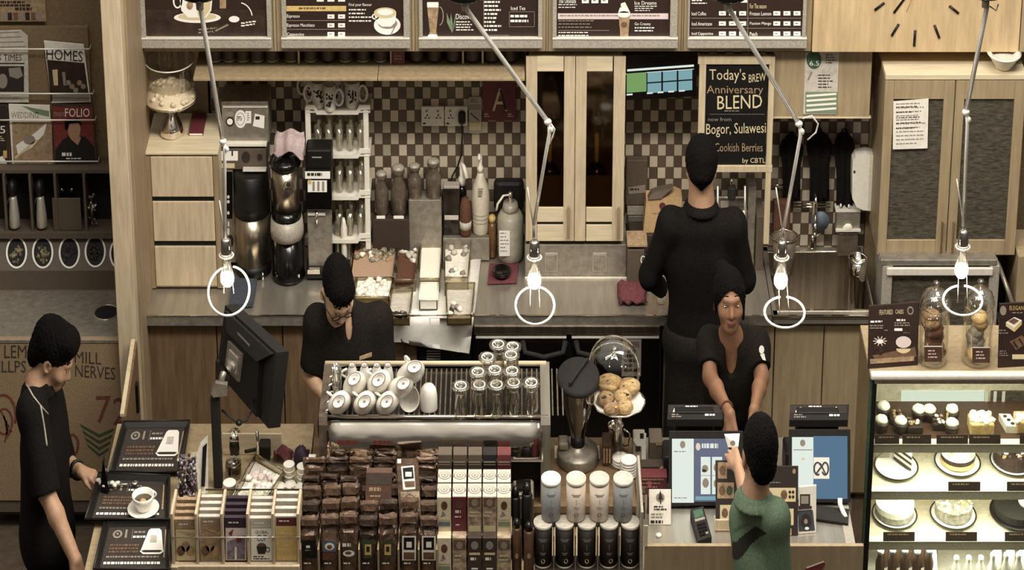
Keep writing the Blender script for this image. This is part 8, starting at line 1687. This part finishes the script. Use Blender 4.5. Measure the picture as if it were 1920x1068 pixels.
body('shirt', infl(tor[:4], .014)+[cone((s1+s2)/2, nk-V(0, .0, .03), .088, .070, .05), cone(s1, s1+(e1-s1)*.86, .072, .066, .05, True), cone(s2, s2+(e2-s2)*.86, .072, .066, .05, True)]+collar(nk+V(0, -.01, -.0), V(0, -.25, 1), V(.25, -1, 0), .068, .05, .55)+[ell(nk+V(.02, -.095, .0), (.020, .06, .055), None, .02, True)], 'charcoal_cloth', t, .008)
body('trousers', infl([p for p in lg if p[3] > .04], .016)+[ell(hc, (.20, .135, .14), None, .06)], 'trouser', t, .010)
body('hair', [ell(P(0, -.016, .046), (.088, .110, .104), B, .02), ell(P(0, .05, .085), (.075, .055, .05), B, .03), ell(P(0, .115, -.03), (.078, .080, .078), B, .01, True), ell(P(-.09, .03, -.045), (.03, .05, .04), B, .01, True), ell(P(.09, .03, -.045), (.03, .05, .04), B, .01, True)], 'hair', t, .006, None, None, .0006)
b = MB(); G = lambda x, y, z: Vector((lambda q: (q[0]*SQ, q[1], q[2]))(P(x, y, z)))
for sx in (-1, 1): b.tube([G(sx*.034+.022*math.cos(q*.5236), .104, .004+.017*math.sin(q*.5236)) for q in range(13)], .0022, 'black', 6); b.tube([G(sx*.056, .104, .008), G(sx*.078, .06, .006), G(sx*.082, -.01, .006)], .0022, 'black', 6)
b.tube([G(-.012, .106, .006), G(.012, .106, .006)], .002, 'black', 6); b.b('glasses', t)
def tagq(px, py, Y, w_, h_, m_, sl=-.25):
    c = J(px, py, Y); return [[c+V(-w_, 0, -h_+w_*sl), c+V(w_, 0, -h_-w_*sl), c+V(w_, .0, h_-w_*sl), c+V(-w_, .0, h_+w_*sl)], m_]
b = MB(); c = at(686, 672, Y=-1.085); b.prism([at(674, 675, Y=-1.075), at(697, 668, Y=-1.075), at(697, 662, Y=-1.07), at(674, 670, Y=-1.07)], (0, .012, 0), 'print_tan'); b.b('name_tag', t, None, 'cream name tag')
# ---------------------------------------------------------------- cashier
nk, s1, s2 = J(1370, 634, -1.02), J(1330, 645, -1.00), J(1420, 648, -.96); fw = V(0, -1, 0); hc = (s1+s2)/2+V(0, .16, -.44)
e1, w1, e2, w2 = J(1331, 705, -1.12), J(1368, 776, -1.46), J(1428, 708, -1.08), J(1414, 768, -1.40)
hd = J(1367, 564, -1.10); hp, pt, P, B = head(hd, V(.06, -.95, .14), 1.04); pt = pt[:1]; base = hc
t = person('person with dark tied hair, cashier in black top and apron reaching over the register', (base[0]*SQ, base[1], 0))
tor = torso(nk, s2, s1, hc, fw, 1.06, .10); a1, a2 = arm(s1, e1, w1, .046, .040, .025), arm(s2, e2, w2, .046, .040, .025)
lg = leg(hc+V(-.08, 0, -.06), V(hc[0]-.09, hc[1]-.02, .46), V(hc[0]-.09, hc[1], .09), V(hc[0]-.10, hc[1]-.13, .035))+leg(hc+V(.08, 0, -.06), V(hc[0]+.09, hc[1]-.02, .46), V(hc[0]+.09, hc[1], .09), V(hc[0]+.10, hc[1]-.13, .035))
face_ = body('body', hp+[cone(nk+V(0, .01, 0), hd+V(0, .02, -.05), .052, .046, .03)]+tor+a1+a2+lg+hand(w1, V(.12, -.45, -.62), V(.3, .6, -.5), -1, .28, .95)+hand(w2, V(-.1, -.5, -.6), V(-.3, .6, -.5), 1, .4, .95), 'skin_brown', t, .0055, pt)
features(face_, P, t)
body('top', infl(tor[:4], .012)+[cone((s1+s2)/2, nk-V(0, 0, .05), .085, .07, .05), cone(s1, s1+(e1-s1)*.68, .066, .062, .05, True), cone(s2, s2+(e2-s2)*.70, .066, .062, .05, True), ell(nk+V(0, -.10, -.05), (.045, .075, .105), None, .02, True)]+collar(nk+V(0, 0, -.025), V(0, -.2, 1), V(0, -1, -.2), .066, .04, .9), 'charcoal_cloth', t, .0075)
body('apron', [ell((s1+s2)/2+(hc-(s1+s2)/2)*.62+V(0, -.045, 0), (.135, .110, .17), None, .05), ell(hc+V(0, -.02, -.05), (.19, .150, .17), None, .06), cone(hc+V(-.06, -.03, -.10), hc+V(-.07, -.03, -.42), .125, .12, .08), cone(hc+V(.06, -.03, -.10), hc+V(.07, -.03, -.42), .125, .12, .08)], 'black_cloth', t, .009)
body('trousers', infl([p for p in lg if p[3] > .04], .015)+[ell(hc, (.185, .13, .14), None, .06)], 'trouser', t, .010)
body('hair', [ell(P(0, -.020, .034), (.092, .118, .097), B, .02), ell(P(.03, -.085, .085), (.056, .05, .05), B, .012), cone(P(-.072, .045, .055), P(-.076, .035, -.06), .014, .007, .02), cone(P(.072, .03, .045), P(.074, .0, -.03), .014, .010, .02), ell(P(0, .10, -.035), (.076, .092, .104), B, .01, True)], 'hair', t, .0055, None, None, .0005)
b = MB(); a = VA(b, -1.19); a.p0 = Vector((0, -1.175, 0)); a.n = Vector((0, -.94, .34)); a.ring(1368, 722, 9, 13, 2, 'print_grey', 1, 20); a.disc(1368, 722, 4, 6, 'print_grey', 1, 12); a.poly([(1386, 712), (1402, 701), (1404, 706), (1388, 718)], 'print_white'); b.b('apron_print', t, None, 'pale round emblem and name on the apron')
b = MB(); c = J(1430, 664, -1.06); a = Art(b, (c[0]*SQ, c[1]-.012, c[2]), (.5, -.8, .3)); a.disc(1428, 655, 5, 8, 'print_white', 1, 12); a.poly([(1425, 664), (1433, 662), (1436, 676), (1430, 674)], 'print_white'); b.b('sleeve_print', t, None, 'white emblem on the sleeve')
b = MB(); wv = Vector((w1[0]*SQ, w1[1], w1[2])); dv = Vector(((e1-w1)[0]*SQ, (e1-w1)[1], (e1-w1)[2])).normalized(); b.ring(wv+dv*.05, .021, .031, .005, 'cocoa', dv.to_track_quat('Z', 'Y').to_matrix(), 20); b.b('bracelet', t)
# ---------------------------------------------------------------- customer in green
nk, s1, s2 = J(1414, 930, -2.52), J(1397, 968, -2.42), J(1455, 972, -2.60); fw = V(-.35, 1, 0); hc = (s1+s2)/2+V(0, -.02, -.50)
e1, w1 = J(1404, 955, -2.13), J(1383, 872, -1.84); e2, w2 = J(1464, 1110, -2.62), J(1440, 1150, -2.42)
hd = J(1424, 850, -2.5); hp, pt, P, B = head(hd, V(-.18, 1, -.10), 1.10); base = hc
t = person('person in green polo with a dark stripe handing over a banknote, seen from behind', (base[0]*SQ, base[1], 0))
tor = torso(nk, s1, s2, hc, fw, .98); a1, a2 = arm(s1, e1, w1, .046, .038, .025), arm(s2, e2, w2)
lg = leg(hc+V(-.08, 0, -.06), V(hc[0]-.09, hc[1]+.02, .46), V(hc[0]-.09, hc[1], .09), V(hc[0]-.10, hc[1]+.13, .035))+leg(hc+V(.08, 0, -.06), V(hc[0]+.09, hc[1]+.02, .46), V(hc[0]+.09, hc[1], .09), V(hc[0]+.10, hc[1]+.13, .035))
body('body', hp+[cone(nk-V(0, 0, .03), hd+V(0, -.02, -.05), .064, .062, .03)]+tor+a1+a2+lg+hand(w1, V(-.25, .8, .10), V(.5, .2, -.8), 1, .30, .95)+hand(w2, V(-.2, .8, -.4), V(0, 0, -1), -1, .5), 'skin_tan', t, .006, pt)
q0 = J(1440, 1004, -2.72); sn_ = nz(V(.74, 0, -.67))
body('shirt', infl(tor[:4], .010)+[cone((s1+s2)/2, nk-V(0, .0, .02), .090, .082, .05), cone(s1, s1+(e1-s1)*.75, .062, .060, .05, True), cone(s2, s2+(e2-s2)*.85, .066, .064, .05, True)]+collar(nk-V(0, 0, .01), V(0, .05, 1), fw, .078, .030, .4), 'green_cloth', t, .008, [('black_soft', lambda ce: (np.abs((ce-q0)@sn_) < .022) & (ce[:, 1] < -2.50) & (ce[:, 2] < nk[2]-.07)), ('fern', lambda ce: (np.abs((ce-q0)@sn_+.045) < .005) & (ce[:, 1] < -2.50) & (ce[:, 2] < nk[2]-.07))])
body('trousers', infl([p for p in lg if p[3] > .04], .016)+[ell(hc, (.19, .135, .14), None, .06)], 'trouser', t, .010)
body('hair', [ell(P(0, -.018, .040), (.090, .112, .112), B, .02), ell(P(0, -.072, -.02), (.066, .044, .062), B, .03), ell(P(0, .10, -.03), (.075, .085, .085), B, .01, True), ell(P(-.098, .005, -.035), (.04, .055, .058), B, .01, True), ell(P(.098, .005, -.035), (.04, .055, .058), B, .01, True)], 'hair', t, .006, None, None, .0007)
n0 = [at(1358, 814, Y=-1.66), at(1365, 838, Y=-1.68), at(1384, 839, Y=-1.70), at(1387, 813, Y=-1.64)]
b = MB(); b.prism(n0, (0, .002, .001), 'paper'); a = Art(b, n0[1], (n0[2]-n0[1]).cross(n0[0]-n0[1])); a.disc(1374, 830, 5, 5, 'print_grey', 1, 10); solo(b, 'banknote', 'white banknote held out between customer and cashier', 'banknote')
# ---------------------------------------------------------------- customer at the left
nk, s1, s2 = J(72, 722, -1.52), J(60, 772, -1.68), J(88, 748, -1.34); fw = V(1, .1, 0); hc = (s1+s2)/2+V(0, 0, -.50)
e1, w1 = J(86, 920, -1.80), J(142, 1050, -1.95); e2, w2 = J(120, 868, -1.30), J(152, 884, -1.42)
hd = J(99, 668, -1.50); hp, pt, P, B = head(hd, V(.80, -.10, -.46), 1.08); base = hc
t = person('person in black polo with grey piping stooping over the trays at the left', (base[0]*SQ, base[1], 0))
tor = torso(nk, s1, s2, hc, fw, 1.0, .12); a1, a2 = arm(s1, e1, w1, .056, .046, .032), arm(s2, e2, w2, .050, .042, .030)
lg = leg(hc+V(0, -.085, -.06), V(hc[0]+.01, hc[1]-.095, .46), V(hc[0]-.02, hc[1]-.10, .09), V(hc[0]+.13, hc[1]-.11, .035))+leg(hc+V(0, .085, -.06), V(hc[0]+.01, hc[1]+.095, .46), V(hc[0]-.02, hc[1]+.10, .09), V(hc[0]+.13, hc[1]+.11, .035))
body('body', hp+[cone(nk, hd+V(-.03, 0, -.05), .066, .062, .03)]+tor+a1+a2+lg+hand(w1, V(.35, -.3, -.75), V(-.4, .8, -.2), -1, .3)+hand(w2, V(.85, -.3, -.05), V(0, 0, -1), -1, .45), 'skin_tan', t, .0065, pt)
shirt_ = body('shirt', infl(tor[:4], .016)+[ell(hc+V(0, 0, -.06), (.15, .20, .16), None, .06), cone((s1+s2)/2, nk-V(.01, .0, .03), .092, .078, .05), cone(s1, s1+(e1-s1)*1.04, .082, .080, .05, True), cone(s2, s2+(e2-s2)*.95, .076, .074, .05, True)]+collar(nk-V(.0, 0, .015), V(-.25, 0, 1), V(1, -.1, .1), .080, .040, .35), 'black_cloth', t, .008)
body('trousers', infl([p for p in lg if p[3] > .04], .018)+[ell(hc+V(0, 0, -.03), (.14, .19, .16), None, .06)], 'trouser', t, .010)
body('hair', [ell(P(0, -.020, .050), (.092, .118, .110), B, .02), ell(P(0, .055, .105), (.075, .055, .05), B, .04), ell(P(0, -.085, -.02), (.07, .045, .075), B, .03), ell(P(0, .115, -.02), (.095, .078, .088), B, .01, True), ell(P(-.095, .012, -.04), (.035, .045, .05), B, .01, True), ell(P(.095, .012, -.04), (.035, .045, .05), B, .01, True)], 'hair', t, .006, None, None, .0007)
b = MB(); b.tube(drape(shirt_, [(48, 708), (51, 722), (62, 742), (76, 760), (90, 776)]), .0035, 'frame_grey', 6); b.tube(drape(shirt_, [(76, 760), (80, 782), (84, 806), (88, 836)]), .0035, 'frame_grey', 6); b.b('piping', t, None, 'grey piping')
b = MB(); wv = Vector((w2[0]*SQ, w2[1], w2[2])); dv = Vector(((e2-w2)[0]*SQ, (e2-w2)[1], (e2-w2)[2])).normalized(); b.ring(wv+dv*.03, .025, .036, .008, 'black', dv.to_track_quat('Z', 'Y').to_matrix(), 20); b.b('wristwatch', t)
